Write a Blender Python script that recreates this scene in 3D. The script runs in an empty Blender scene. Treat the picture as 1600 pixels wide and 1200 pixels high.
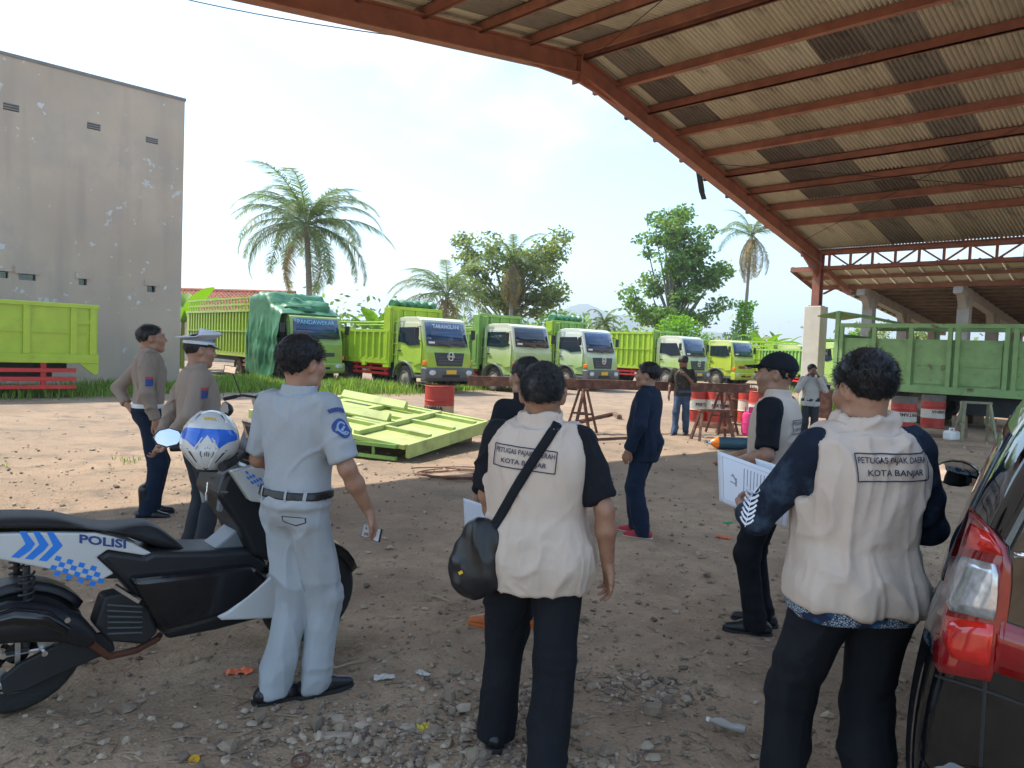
import bpy, math, random
import numpy as np
from mathutils import Vector, Matrix, Euler
from mathutils.bvhtree import BVHTree
R = math.radians
PI = math.pi
scene = bpy.context.scene
col = scene.collection
random.seed(7)
rng = np.random.default_rng(11)

# ------------------------------------------------------------------ camera
CAM_H, FPX, PITCH, ROLL = 1.66, 1180.0, R(2.67), R(2.35)
cd = bpy.data.cameras.new('camera')
cd.sensor_width = 36.0
cd.lens = 36.0 * FPX / 1600.0
cd.clip_start = 0.05
cd.clip_end = 12000
cam = bpy.data.objects.new('camera', cd)
col.objects.link(cam)
CROT = Matrix.Rotation(PI / 2 - PITCH, 3, 'X') @ Matrix.Rotation(ROLL, 3, 'Z')
cam.matrix_world = Matrix.Translation((0, 0, CAM_H)) @ CROT.to_4x4()
scene.camera = cam

# ------------------------------------------------------------------ light
SUNV = Vector((-0.64, 0.29, 1.03)).normalized()          # towards the sun
SUN_EL = math.asin(SUNV.z)
sd = bpy.data.lights.new('sun', 'SUN')
sd.energy = 2.25
sd.angle = R(0.6)
sd.color = (1.0, 0.93, 0.82)
so = bpy.data.objects.new('sun', sd)
so.rotation_euler = SUNV.to_track_quat('Z', 'Y').to_euler()
so.location = (-30, 10, 60)
col.objects.link(so)
world = bpy.data.worlds.new('World')
scene.world = world
world.use_nodes = True
wn, wl = world.node_tree.nodes, world.node_tree.links
wn.clear()
sky = wn.new('ShaderNodeTexSky')
sky.sky_type = 'NISHITA'
sky.sun_disc = False
sky.sun_elevation = SUN_EL
sky.sun_rotation = math.atan2(SUNV.x, SUNV.y)
sky.air_density = 1.0
sky.dust_density = 1.2
sky.ozone_density = 1.0
bg = wn.new('ShaderNodeBackground')
bg.inputs['Strength'].default_value = 0.112
wo = wn.new('ShaderNodeOutputWorld')
tc = wn.new('ShaderNodeTexCoord')
mp = wn.new('ShaderNodeMapping')
mp.inputs['Scale'].default_value = (1.0, 1.0, 2.2)
mp.inputs['Location'].default_value = (3.1, 0.4, 0.2)
wl.new(tc.outputs['Generated'], mp.inputs['Vector'])
nz = wn.new('ShaderNodeTexNoise')
nz.inputs['Scale'].default_value = 3.2
nz.inputs['Detail'].default_value = 7
nz.inputs['Roughness'].default_value = 0.55
wl.new(mp.outputs['Vector'], nz.inputs['Vector'])
cr = wn.new('ShaderNodeValToRGB')
cr.color_ramp.elements[0].position = 0.47
cr.color_ramp.elements[1].position = 0.66
wl.new(nz.outputs['Fac'], cr.inputs['Fac'])
mulc = wn.new('ShaderNodeMath')
mulc.operation = 'MULTIPLY'
mulc.inputs[1].default_value = 0.75
wl.new(cr.outputs['Color'], mulc.inputs[0])
mx = wn.new('ShaderNodeMix')
mx.data_type = 'RGBA'
wl.new(mulc.outputs['Value'], mx.inputs['Factor'])
tint = wn.new('ShaderNodeMix'); tint.data_type = 'RGBA'; tint.blend_type = 'MULTIPLY'; tint.inputs['Factor'].default_value = 1.0
tint.inputs['B'].default_value = (.80, .96, 1.0, 1)
wl.new(sky.outputs['Color'], tint.inputs['A'])
wl.new(tint.outputs['Result'], mx.inputs['A'])
mx.inputs['B'].default_value = (3.6, 3.65, 3.7, 1)
wl.new(mx.outputs['Result'], bg.inputs['Color'])
wl.new(bg.outputs['Background'], wo.inputs['Surface'])
scene.view_settings.view_transform = 'Standard'
scene.view_settings.look = 'None'
scene.view_settings.exposure = 1.82
scene.view_settings.gamma = 1.0
scene.cycles.max_bounces = 6
scene.cycles.diffuse_bounces = 4
scene.cycles.glossy_bounces = 3
scene.cycles.transmission_bounces = 4
scene.cycles.transparent_max_bounces = 6
scene.cycles.volume_bounces = 0
scene.cycles.use_denoising = True
scene.cycles.caustics_reflective = False
scene.cycles.caustics_refractive = False
scene.cycles.sample_clamp_indirect = 6
scene.view_settings.use_curve_mapping = False

# ------------------------------------------------------------------ pixels to positions
def ray(u, v):
    return CROT @ Vector(((u - 800) / FPX, -(v - 600) / FPX, -1))
def gp(u, v, z=0.0):
    d = ray(u, v)
    t = (z - CAM_H) / d.z
    return Vector((d.x * t, d.y * t, z))
def at(u, v, Y):
    d = ray(u, v)
    t = Y / d.y
    return Vector((d.x * t, Y, CAM_H + d.z * t))
def horizon(u):
    return 545 + (u - 800) * math.tan(ROLL)
def along(u, Y, z=0.0):
    """point at depth Y and height z below/above column u (roll taken into account)"""
    v = horizon(u) + (CAM_H - z) * FPX / Y
    return at(u, v, Y)
PV, GV = Vector((.70711, -.70711, 0)), Vector((.70711, .70711, 0))
def on_grid(p, g, z=0.0):
    return PV * p + GV * g + Vector((0, 0, z))

# ------------------------------------------------------------------ scene helpers
def tag(o, label=None, cat=None, group=None, kind=None):
    if label: o['label'] = label
    if cat: o['category'] = cat
    if group: o['group'] = group
    if kind: o['kind'] = kind
    return o
def empty(name, loc=(0, 0, 0), rz=0.0, label=None, cat=None, group=None):
    o = bpy.data.objects.new(name, None)
    o.location = loc
    o.rotation_euler = (0, 0, rz)
    o.empty_display_size = 0.2
    col.objects.link(o)
    return tag(o, label, cat, group)
def copy_tree(o, parent=None):
    c = o.copy()
    col.objects.link(c)
    c.parent = parent
    for ch in list(o.children):
        copy_tree(ch, c)
    return c
def link(name, me, parent=None, loc=None, rot=None):
    o = bpy.data.objects.new(name, me)
    col.objects.link(o)
    o.parent = parent
    if loc is not None: o.location = loc
    if rot is not None: o.rotation_euler = rot
    return o

class MB:
    def __init__(s):
        s.v, s.f, s.m, s.s = [], [], [], []
    def add(s, vs, fs, m=0, smooth=False):
        b = len(s.v)
        s.v += [tuple(x) for x in vs]
        for f in fs:
            s.f.append([b + i for i in f]); s.m.append(m); s.s.append(smooth)
        return s
    def bx(s, x0, x1, y0, y1, z0, z1, m=0):
        vs = [(x0,y0,z0),(x1,y0,z0),(x1,y1,z0),(x0,y1,z0),(x0,y0,z1),(x1,y0,z1),(x1,y1,z1),(x0,y1,z1)]
        return s.add(vs, [(3,2,1,0),(4,5,6,7),(0,1,5,4),(1,2,6,5),(2,3,7,6),(3,0,4,7)], m)
    def box(s, c, size, rot=None, m=0):
        c = Vector(c); h = [q / 2 for q in size]
        M = rot if rot is not None else Matrix.Identity(3)
        vs = [c + M @ Vector((x*h[0], y*h[1], z*h[2])) for z in (-1,1) for x, y in ((-1,-1),(1,-1),(1,1),(-1,1))]
        return s.add(vs, [(3,2,1,0),(4,5,6,7),(0,1,5,4),(1,2,6,5),(2,3,7,6),(3,0,4,7)], m)
    def bar(s, a, b, w, h, up=(0,0,1), m=0):
        a, b = Vector(a), Vector(b)
        d = b - a
        L = d.length
        x = d.normalized(); u = Vector(up)
        y = u.cross(x)
        if y.length < 1e-4: y = Vector((0,1,0)).cross(x)
        y.normalize(); z = x.cross(y)
        M = Matrix((x, y, z)).transposed()
        return s.box((a + b) / 2, (L, w, h), M, m)
    def pipe(s, pts, r, n=10, m=0, caps=True, smooth=True):
        pts = [Vector(p) for p in pts]
        if not hasattr(r, '__len__'): r = [r] * len(pts)
        vs, fs = [], []
        ref = None
        for i, p in enumerate(pts):
            t = (pts[min(i+1, len(pts)-1)] - pts[max(i-1, 0)])
            t = t.normalized() if t.length > 1e-9 else Vector((0,0,1))
            if ref is None:
                ref = Vector((0,0,1)) if abs(t.z) < .9 else Vector((1,0,0))
            x = (ref - t * ref.dot(t))
            x = x.normalized() if x.length > 1e-6 else t.orthogonal().normalized()
            ref = x
            y = t.cross(x)
            for k in range(n):
                a = 2*PI*k/n
                vs.append(p + (x*math.cos(a) + y*math.sin(a)) * r[i])
        for i in range(len(pts)-1):
            for k in range(n):
                k2 = (k+1) % n
                fs.append((i*n+k, i*n+k2, (i+1)*n+k2, (i+1)*n+k))
        s.add(vs, fs, m, smooth)
        if caps:
            s.add(vs[:n], [tuple(range(n))[::-1]], m)
            s.add(vs[-n:], [tuple(range(n))], m)
        return s
    def tube(s, a, b, r0, r1=None, n=10, m=0, caps=True):
        return s.pipe([a, b], [r0, r0 if r1 is None else r1], n, m, caps)
    def lathe(s, prof, n=24, M=None, m=0, smooth=True):
        """prof: (radius, height) list turned about local z"""
        M = M or Matrix.Identity(4)
        vs, fs = [], []
        for (r, h) in prof:
            for k in range(n):
                a = 2*PI*k/n
                vs.append(M @ Vector((r*math.cos(a), r*math.sin(a), h)))
        for i in range(len(prof)-1):
            for k in range(n):
                k2 = (k+1) % n
                fs.append((i*n+k, i*n+k2, (i+1)*n+k2, (i+1)*n+k))
        return s.add(vs, fs, m, smooth)
    def prism(s, poly, f, m=0, smooth=False):
        """poly: 2D points; f(a, b, side) -> 3D point, side 0 or 1"""
        n = len(poly)
        vs = [f(a, b, 0) for a, b in poly] + [f(a, b, 1) for a, b in poly]
        fs = [tuple(range(n))[::-1], tuple(range(n, 2*n))]
        fs += [(i, (i+1) % n, n + (i+1) % n, n + i) for i in range(n)]
        return s.add(vs, fs, m, smooth)
    def loft(s, rings, m=0, smooth=True, caps=True, closed=True):
        n = len(rings[0]); vs = [p for r_ in rings for p in r_]; fs = []
        for i in range(len(rings)-1):
            for k in range(n if closed else n-1):
                k2 = (k+1) % n
                fs.append((i*n+k, i*n+k2, (i+1)*n+k2, (i+1)*n+k))
        s.add(vs, fs, m, smooth)
        if caps and closed:
            s.add(rings[0], [tuple(range(n))[::-1]], m); s.add(rings[-1], [tuple(range(n))], m)
        return s
    def mesh(s, name, mats, fix=True):
        me = bpy.data.meshes.new(name)
        me.from_pydata(s.v, [], s.f)
        for m_ in (mats if isinstance(mats, (list, tuple)) else [mats]): me.materials.append(m_)
        me.polygons.foreach_set('material_index', s.m)
        me.polygons.foreach_set('use_smooth', s.s)
        me.update()
        return me
    def build(s, name, mats, parent=None, loc=None, rot=None, bevel=0, seg=2, subsurf=0, sharp=None):
        me = s.mesh(name, mats)
        if bevel or sharp or any(s.s):
            import bmesh
            bm = bmesh.new(); bm.from_mesh(me)
            bmesh.ops.remove_doubles(bm, verts=bm.verts, dist=1e-5)
            bmesh.ops.recalc_face_normals(bm, faces=bm.faces)
            bm.to_mesh(me); bm.free()
        if any(s.s) or sharp:
            me.set_sharp_from_angle(angle=R(sharp or 38))
            if sharp: me.polygons.foreach_set('use_smooth', [True]*len(me.polygons))
        o = link(name, me, parent, loc, rot)
        if bevel:
            b = o.modifiers.new('bevel', 'BEVEL'); b.width = bevel; b.segments = seg
            b.limit_method = 'ANGLE'; b.angle_limit = R(35)
        if subsurf:
            b = o.modifiers.new('sub', 'SUBSURF'); b.levels = subsurf; b.render_levels = subsurf
        return o

_tc = {}
def text_geo(txt, size=1.0, bold=.012):
    """flat lettering in the XY plane, centred; returns verts (n,2), faces"""
    if (txt, bold) in _tc: v, f = _tc[(txt, bold)]
    else:
        cu = bpy.data.curves.new('t', 'FONT'); cu.body = txt; cu.align_x = 'CENTER'; cu.align_y = 'CENTER'
        cu.size = 1.0; cu.offset = bold; cu.resolution_u = 3
        o = bpy.data.objects.new('t', cu); col.objects.link(o)
        dg = bpy.context.evaluated_depsgraph_get()
        me = bpy.data.meshes.new_from_object(o.evaluated_get(dg))
        v = [(q.co.x, q.co.y) for q in me.vertices]; f = [tuple(p.vertices) for p in me.polygons]
        bpy.data.objects.remove(o); bpy.data.curves.remove(cu); bpy.data.meshes.remove(me)
        xs = [a for a, b in v]; ys = [b for a, b in v]
        cx, cy, h = (min(xs)+max(xs))/2, (min(ys)+max(ys))/2, max(ys)-min(ys)
        v = [((a-cx)/h, (b-cy)/h) for a, b in v]
        _tc[(txt, bold)] = (v, f)
    return [(a*size, b*size) for a, b in v], f

# ------------------------------------------------------------------ materials
def mat(name, c, rough=0.6, metal=0.0, var=0.12, vscale=3.0, bump=0.0, bscale=40.0, c2=None, c2pos=(0.5, 0.65), c2scale=4.0,
        spec=0.5, coat=0.0, trans=0.0, emis=None, rnd=0.0, sheen=0.0, alpha=1.0):
    m = bpy.data.materials.new(name); m.use_nodes = True
    n, l = m.node_tree.nodes, m.node_tree.links
    b = n['Principled BSDF']
    b.inputs['Roughness'].default_value = rough; b.inputs['Metallic'].default_value = metal
    b.inputs['Specular IOR Level'].default_value = spec; b.inputs['Coat Weight'].default_value = coat
    b.inputs['Coat Roughness'].default_value = 0.05
    b.inputs['Transmission Weight'].default_value = trans; b.inputs['Sheen Weight'].default_value = sheen
    b.inputs['Alpha'].default_value = alpha
    t = n.new('ShaderNodeTexCoord')
    nz = n.new('ShaderNodeTexNoise'); nz.inputs['Scale'].default_value = vscale; nz.inputs['Detail'].default_value = 5
    l.new(t.outputs['Object'], nz.inputs['Vector'])
    rp = n.new('ShaderNodeValToRGB')
    rp.color_ramp.elements[0].position = .3; rp.color_ramp.elements[1].position = .7
    lo = [max(0, q*(1-var)) for q in c]; hi = [min(1, q*(1+var)) for q in c]
    rp.color_ramp.elements[0].color = (*lo, 1); rp.color_ramp.elements[1].color = (*hi, 1)
    l.new(nz.outputs['Fac'], rp.inputs['Fac'])
    out = rp.outputs['Color']
    if c2:
        n2 = n.new('ShaderNodeTexNoise'); n2.inputs['Scale'].default_value = c2scale; n2.inputs['Detail'].default_value = 8
        n2.inputs['Roughness'].default_value = .62
        l.new(t.outputs['Object'], n2.inputs['Vector'])
        r2 = n.new('ShaderNodeValToRGB'); r2.color_ramp.elements[0].position = c2pos[0]; r2.color_ramp.elements[1].position = c2pos[1]
        l.new(n2.outputs['Fac'], r2.inputs['Fac'])
        mxx = n.new('ShaderNodeMix'); mxx.data_type = 'RGBA'
        l.new(r2.outputs['Color'], mxx.inputs['Factor']); l.new(out, mxx.inputs['A']); mxx.inputs['B'].default_value = (*c2, 1)
        out = mxx.outputs['Result']
    if rnd:
        oi = n.new('ShaderNodeObjectInfo'); hs = n.new('ShaderNodeHueSaturation')
        mr = n.new('ShaderNodeMapRange'); mr.inputs['To Min'].default_value = 1-rnd; mr.inputs['To Max'].default_value = 1+rnd
        l.new(oi.outputs['Random'], mr.inputs['Value']); l.new(mr.outputs['Result'], hs.inputs['Value'])
        l.new(out, hs.inputs['Color']); out = hs.outputs['Color']
    l.new(out, b.inputs['Base Color'])
    if bump:
        n3 = n.new('ShaderNodeTexNoise'); n3.inputs['Scale'].default_value = bscale; n3.inputs['Detail'].default_value = 4
        l.new(t.outputs['Object'], n3.inputs['Vector'])
        bp_ = n.new('ShaderNodeBump'); bp_.inputs['Strength'].default_value = bump; bp_.inputs['Distance'].default_value = .01
        l.new(n3.outputs['Fac'], bp_.inputs['Height']); l.new(bp_.outputs['Normal'], b.inputs['Normal'])
    if emis:
        b.inputs['Emission Color'].default_value = (*emis, 1); b.inputs['Emission Strength'].default_value = 1
    return m
def leafmat(name, c, rnd=.25, trans=.35):
    m = bpy.data.materials.new(name); m.use_nodes = True
    n, l = m.node_tree.nodes, m.node_tree.links
    n.clear()
    out = n.new('ShaderNodeOutputMaterial'); d = n.new('ShaderNodeBsdfDiffuse'); t = n.new('ShaderNodeBsdfTranslucent')
    g = n.new('ShaderNodeBsdfGlossy'); g.inputs['Roughness'].default_value = .45; g.inputs['Color'].default_value = (.5,.5,.5,1)
    ge = n.new('ShaderNodeNewGeometry'); hs = n.new('ShaderNodeHueSaturation'); hs.inputs['Color'].default_value = (*c, 1)
    mr = n.new('ShaderNodeMapRange'); mr.inputs['To Min'].default_value = 1-rnd; mr.inputs['To Max'].default_value = 1+rnd
    l.new(ge.outputs['Random Per Island'], mr.inputs['Value']); l.new(mr.outputs['Result'], hs.inputs['Value'])
    mr2 = n.new('ShaderNodeMapRange'); mr2.inputs['To Min'].default_value = .485; mr2.inputs['To Max'].default_value = .512
    l.new(ge.outputs['Random Per Island'], mr2.inputs['Value']); l.new(mr2.outputs['Result'], hs.inputs['Hue'])
    l.new(hs.outputs['Color'], d.inputs['Color'])
    h2 = n.new('ShaderNodeHueSaturation'); h2.inputs['Value'].default_value = 1.5; h2.inputs['Saturation'].default_value = 1.1
    l.new(hs.outputs['Color'], h2.inputs['Color']); l.new(h2.outputs['Color'], t.inputs['Color'])
    m1 = n.new('ShaderNodeMixShader'); m1.inputs['Fac'].default_value = trans
    l.new(d.outputs['BSDF'], m1.inputs[1]); l.new(t.outputs['BSDF'], m1.inputs[2])
    m2 = n.new('ShaderNodeMixShader'); m2.inputs['Fac'].default_value = .06
    l.new(m1.outputs['Shader'], m2.inputs[1]); l.new(g.outputs['BSDF'], m2.inputs[2]); l.new(m2.outputs['Shader'], out.inputs['Surface'])
    return m
M = {}
M['lime'] = mat('lime_paint', (.36,.52,.035), .38, var=.1, c2=(.2,.27,.04), c2pos=(.62,.8), c2scale=2.5, coat=.2)
M['lime_dull'] = mat('dull_green_paint', (.20,.37,.08), .55, var=.15, c2=(.16,.09,.04), c2pos=(.62,.74), c2scale=5)
M['lime_dark'] = mat('dark_green_paint', (.13,.24,.05), .55, var=.2)
M['weathered_green'] = mat('weathered_green_paint', (.25,.40,.16), .65, var=.16, c2=(.15,.09,.05), c2pos=(.60,.70), c2scale=3.3, bump=.2, bscale=14)
M['red'] = mat('red_paint', (.62,.03,.03), .4, var=.12, coat=.2)
M['black_metal'] = mat('black_chassis', (.018,.018,.02), .6, var=.3)
M['rubber'] = mat('tyre_rubber', (.028,.026,.025), .85, var=.2, c2=(.16,.13,.1), c2pos=(.45,.7), c2scale=3, bump=.3, bscale=60)
M['rim'] = mat('dusty_rim', (.33,.29,.24), .6, metal=.3, var=.2)
M['glass'] = mat('vehicle_glass', (.012,.02,.035), .04, var=.1, spec=.8)
M['grey_plastic'] = mat('grey_plastic', (.10,.105,.11), .5, var=.1)
M['chrome'] = mat('chrome', (.75,.76,.78), .15, metal=1, var=.04)
M['white'] = mat('white_paint', (.78,.78,.76), .4, var=.05)
M['orange_lens'] = mat('orange_lens', (.8,.2,.02), .25, var=.1)
M['clear_lens'] = mat('clear_lens', (.6,.62,.64), .12, var=.1, spec=.8)
M['plate'] = mat('yellow_plate', (.75,.45,.03), .5)
M['steel_red'] = mat('red_oxide_steel', (.31,.125,.085), .6, var=.18, c2=(.20,.09,.07), c2pos=(.5,.75), c2scale=2, bump=.1)
M['rust'] = mat('rusty_steel', (.14,.06,.04), .75, var=.3, c2=(.28,.13,.07), c2pos=(.5,.7), c2scale=6, bump=.3, bscale=30)
M['concrete'] = mat('concrete', (.30,.28,.25), .85, var=.12, bump=.2, bscale=25)
M['pillar'] = mat('cream_plaster', (.62,.58,.50), .85, var=.07, bump=.15, bscale=12)
M['tarp'] = mat('green_tarpaulin', (.045,.18,.085), .45, var=.25, vscale=5, bump=.2, bscale=9)
M['wood'] = mat('old_wood', (.20,.13,.08), .8, var=.25, vscale=9, bump=.25, bscale=30)
M['skin'] = mat('skin_tan', (.36,.19,.12), .5, var=.16, vscale=10, bump=.10, bscale=170, c2=(.30,.13,.085), c2pos=(.5,.8), c2scale=16)
M['skin_dark'] = mat('skin_brown', (.20,.10,.065), .5, var=.1, vscale=14)
M['hair'] = mat('black_hair', (.011,.0095,.009), .5, var=.4, vscale=40, spec=.45)
M['hair_grey'] = mat('greying_hair', (.022,.021,.021), .6, var=.5, vscale=50, spec=.25, c2=(.12,.115,.11), c2pos=(.55,.75), c2scale=12)
M['black_cloth'] = mat('black_cloth', (.012,.013,.017), .9, var=.2, bump=.25, bscale=45, spec=.25)
M['navy_cloth'] = mat('navy_cloth', (.012,.021,.042), .9, var=.15, bump=.25, bscale=45, spec=.25)
M['charcoal_cloth'] = mat('charcoal_cloth', (.035,.038,.045), .85, var=.15, bump=.25, bscale=45, spec=.25)
M['grey_uniform'] = mat('grey_uniform', (.36,.38,.40), .85, var=.05, bump=.22, bscale=45)
M['beige_vest'] = mat('beige_vest', (.60,.485,.395), .88, var=.05, bump=.22, bscale=45)
M['tan_uniform'] = mat('tan_uniform', (.29,.225,.18), .85, var=.06, bump=.22, bscale=45)
M['black_leather'] = mat('black_leather', (.012,.012,.014), .35, var=.2)
M['black_rubber'] = mat('black_sole', (.02,.02,.02), .8)
M['white_rubber'] = mat('white_sole', (.6,.57,.52), .8)
M['ink'] = mat('navy_ink', (.02,.025,.06), .8)
M['paper'] = mat('white_paper', (.80,.83,.90), .7, var=.02)
M['eye'] = mat('eye', (.03,.02,.015), .15)
M['blue'] = mat('blue_decal', (.02,.22,.75), .35, var=.05)
M['gloss_white'] = mat('gloss_white', (.62,.62,.60), .22, var=.03, coat=.4)
M['gloss_black'] = mat('gloss_black', (.008,.008,.010), .16, var=.1, coat=.5)
M['satin_black'] = mat('satin_black', (.014,.015,.018), .42, var=.15)
M['seat_vinyl'] = mat('seat_vinyl', (.02,.02,.022), .5, var=.12, bump=.15, bscale=180)
# ================================================================== numpy noise
def vnoise(p, seed=0):
    """value noise, p (n,3) -> (n,) in -1..1"""
    p = np.asarray(p, np.float64); i = np.floor(p).astype(np.int64); f = p - i
    f = f*f*(3-2*f)
    def h(a, b, c):
        n = (a*374761393 + b*668265263 + c*2147483647 + seed*1274126177) & 0x7fffffff
        n = (n ^ (n >> 13)) * 1274126177 & 0x7fffffff
        n = (n ^ (n >> 16)) * 668265263 & 0x7fffffff
        return ((n ^ (n >> 15)) & 0xffff) / 32767.5 - 1
    r = 0
    for dx in (0,1):
        for dy in (0,1):
            for dz in (0,1):
                w = (f[:,0] if dx else 1-f[:,0])*(f[:,1] if dy else 1-f[:,1])*(f[:,2] if dz else 1-f[:,2])
                r = r + w*h(i[:,0]+dx, i[:,1]+dy, i[:,2]+dz)
    return r
def np_mesh(name, v, f, mats, smooth=True, mi=None):
    me = bpy.data.meshes.new(name)
    v = np.asarray(v, np.float32); f = np.asarray(f, np.int32)
    k = f.shape[1]
    me.vertices.add(len(v)); me.vertices.foreach_set('co', v.ravel())
    me.loops.add(f.size); me.loops.foreach_set('vertex_index', f.ravel())
    me.polygons.add(len(f)); me.polygons.foreach_set('loop_start', np.arange(0, f.size, k, dtype=np.int32))
    for m_ in (mats if isinstance(mats, (list, tuple)) else [mats]): me.materials.append(m_)
    if mi is not None: me.polygons.foreach_set('material_index', np.asarray(mi, np.int32))
    me.update(calc_edges=True)
    me.polygons.foreach_set('use_smooth', np.full(len(f), smooth))
    me.validate()
    return me
# ================================================================== ground
def ground_material():
    m = bpy.data.materials.new('packed_earth'); m.use_nodes = True
    n, l = m.node_tree.nodes, m.node_tree.links
    b = n['Principled BSDF']; b.inputs['Roughness'].default_value = .95; b.inputs['Specular IOR Level'].default_value = .2
    t = n.new('ShaderNodeTexCoord')
    def noise(s, d=6, r=.6, w=0):
        q = n.new('ShaderNodeTexNoise'); q.inputs['Scale'].default_value = s; q.inputs['Detail'].default_value = d
        q.inputs['Roughness'].default_value = r; q.inputs['Distortion'].default_value = w
        l.new(t.outputs['Object'], q.inputs['Vector']); return q.outputs['Fac']
    def ramp(fac, p0, p1, c0=(0,0,0), c1=(1,1,1)):
        q = n.new('ShaderNodeValToRGB'); q.color_ramp.elements[0].position = p0; q.color_ramp.elements[1].position = p1
        q.color_ramp.elements[0].color = (*c0, 1); q.color_ramp.elements[1].color = (*c1, 1)
        l.new(fac, q.inputs['Fac']); return q.outputs['Color']
    def mix(f, a, b_, mode='MIX'):
        q = n.new('ShaderNodeMix'); q.data_type = 'RGBA'; q.blend_type = mode
        l.new(f, q.inputs['Factor']) if not isinstance(f, float) else setattr(q.inputs['Factor'], 'default_value', f)
        for s, x in (('A', a), ('B', b_)):
            if isinstance(x, tuple): q.inputs[s].default_value = (*x, 1)
            else: l.new(x, q.inputs[s])
        return q.outputs['Result']
    base = ramp(noise(.35, 5, .6, .4), .35, .68, (.27,.20,.145), (.40,.285,.195))
    c = mix(ramp(noise(1.6, 8, .68), .48, .64), base, (.21,.165,.125))
    c = mix(ramp(noise(9, 6, .7), .56, .70), c, (.30,.245,.19))
    c = mix(ramp(noise(34, 5, .7), .60, .68), c, (.11,.088,.07))
    c = mix(ramp(noise(60, 3, .6), .66, .72), c, (.50,.45,.38))
    # paler, warmer earth under the shed roof, painted in to brighten its shade
    sep = n.new('ShaderNodeSeparateXYZ'); l.new(t.outputs['Object'], sep.inputs[0])
    q = n.new('ShaderNodeMath'); q.operation = 'SUBTRACT'; l.new(sep.outputs['X'], q.inputs[0]); l.new(sep.outputs['Y'], q.inputs[1])
    nzv = noise(.7, 5, .6)
    q2 = n.new('ShaderNodeMath'); q2.operation = 'MULTIPLY_ADD'; l.new(nzv, q2.inputs[0]); q2.inputs[1].default_value = 5.0; l.new(q.outputs[0], q2.inputs[2])
    mr = n.new('ShaderNodeMapRange'); mr.inputs['From Min'].default_value = -8.5; mr.inputs['From Max'].default_value = -3.5
    l.new(q2.outputs[0], mr.inputs['Value'])
    shade_lift = mix(ramp(noise(5, 7, .7), .4, .65), (.40,.28,.18), (.52,.37,.245))
    shade_lift = mix(ramp(noise(.8, 6, .65, .6), .46, .66), shade_lift, (.28,.195,.13))
    shade_lift = mix(ramp(noise(40, 5, .7), .57, .68), shade_lift, (.20,.14,.095))
    shade_lift = mix(ramp(noise(75, 3, .6), .65, .72), shade_lift, (.56,.45,.34))
    c = mix(mr.outputs['Result'], c, shade_lift)
    l.new(c, b.inputs['Base Color'])
    v = n.new('ShaderNodeTexVoronoi'); v.inputs['Scale'].default_value = 45; l.new(t.outputs['Object'], v.inputs['Vector'])
    ad = n.new('ShaderNodeMath'); ad.operation = 'ADD'; l.new(noise(22, 8, .7), ad.inputs[0]); 
    mu = n.new('ShaderNodeMath'); mu.operation = 'MULTIPLY'; mu.inputs[1].default_value = -.35; l.new(v.outputs['Distance'], mu.inputs[0]); l.new(mu.outputs[0], ad.inputs[1])
    bu = n.new('ShaderNodeBump'); bu.inputs['Strength'].default_value = .8; bu.inputs['Distance'].default_value = .03
    l.new(ad.outputs[0], bu.inputs['Height']); l.new(bu.outputs['Normal'], b.inputs['Normal'])
    return m
def ground_z(x, y):
    x = np.asarray(x, float); y = np.asarray(y, float)
    r = np.hypot(x, y - 8)
    a = np.clip(1.6 - r/18, 0, 1)
    P3 = np.stack([x, y, 0*x], -1).reshape(-1, 3)
    z = .016*vnoise(P3*.9, 1) + .010*vnoise(P3*2.7, 2) + .007*vnoise(P3*7.1, 3) + .004*vnoise(P3*16, 4)
    return (z.reshape(x.shape) - .004) * a
N = 330
u = np.linspace(-1, 1, N); K = 9.2
xs = 5000*np.sinh(K*u)/math.sinh(K)
ys = 5000*np.sinh(K*(u+.0))/math.sinh(K) + 5
GX, GY = np.meshgrid(xs, ys, indexing='ij')
GZ = ground_z(GX, GY)
vv = np.stack([GX, GY, GZ], -1).reshape(-1, 3)
ii = np.arange(N*N).reshape(N, N)
ff = np.stack([ii[:-1,:-1], ii[1:,:-1], ii[1:,1:], ii[:-1,1:]], -1).reshape(-1, 4)
M['earth'] = ground_material()
tag(link('ground', np_mesh('ground', vv, ff, M['earth'])), kind='structure')

# hills
M['hill'] = mat('forested_hill', (.05,.09,.05), .95, var=.35, vscale=.02)
def hill(pts, Y, depth, seed):
    mb_v, mb_f = [], []
    us = np.linspace(pts[0][0], pts[-1][0], 90)
    hv = np.interp(us, [p[0] for p in pts], [p[1] for p in pts])
    rows = 14
    for j in range(rows):
        t = j/(rows-1); prof = math.sin(PI*t)**.8
        for k, uu in enumerate(us):
            q = at(uu, hv[k], Y)
            nz_ = 1 + .12*vnoise(np.array([[uu*.03, t*4, seed]]))[0] + .05*vnoise(np.array([[uu*.11, t*9, seed]]))[0]
            mb_v.append((q.x*(1+(t-.5)*depth/Y), Y+(t-.5)*depth, max(-2, q.z*prof*nz_) if 0 < j < rows-1 else -2))
    n = len(us)
    for j in range(rows-1):
        for k in range(n-1):
            mb_f.append((j*n+k, j*n+k+1, (j+1)*n+k+1, (j+1)*n+k))
    return tag(link('hills', np_mesh('hills', mb_v, mb_f, M['hill'])), kind='structure')
hill([(560,540),(700,520),(800,508),(860,492),(890,478),(912,476),(935,486),(970,492),(1010,500),(1060,508),(1120,518),(1180,528),(1260,540),(1400,556),(1700,585)], 2300, 900, 3)
hill([(-500,495),(-200,490),(60,500),(300,515),(470,525),(640,536)], 2900, 700, 8)

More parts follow.
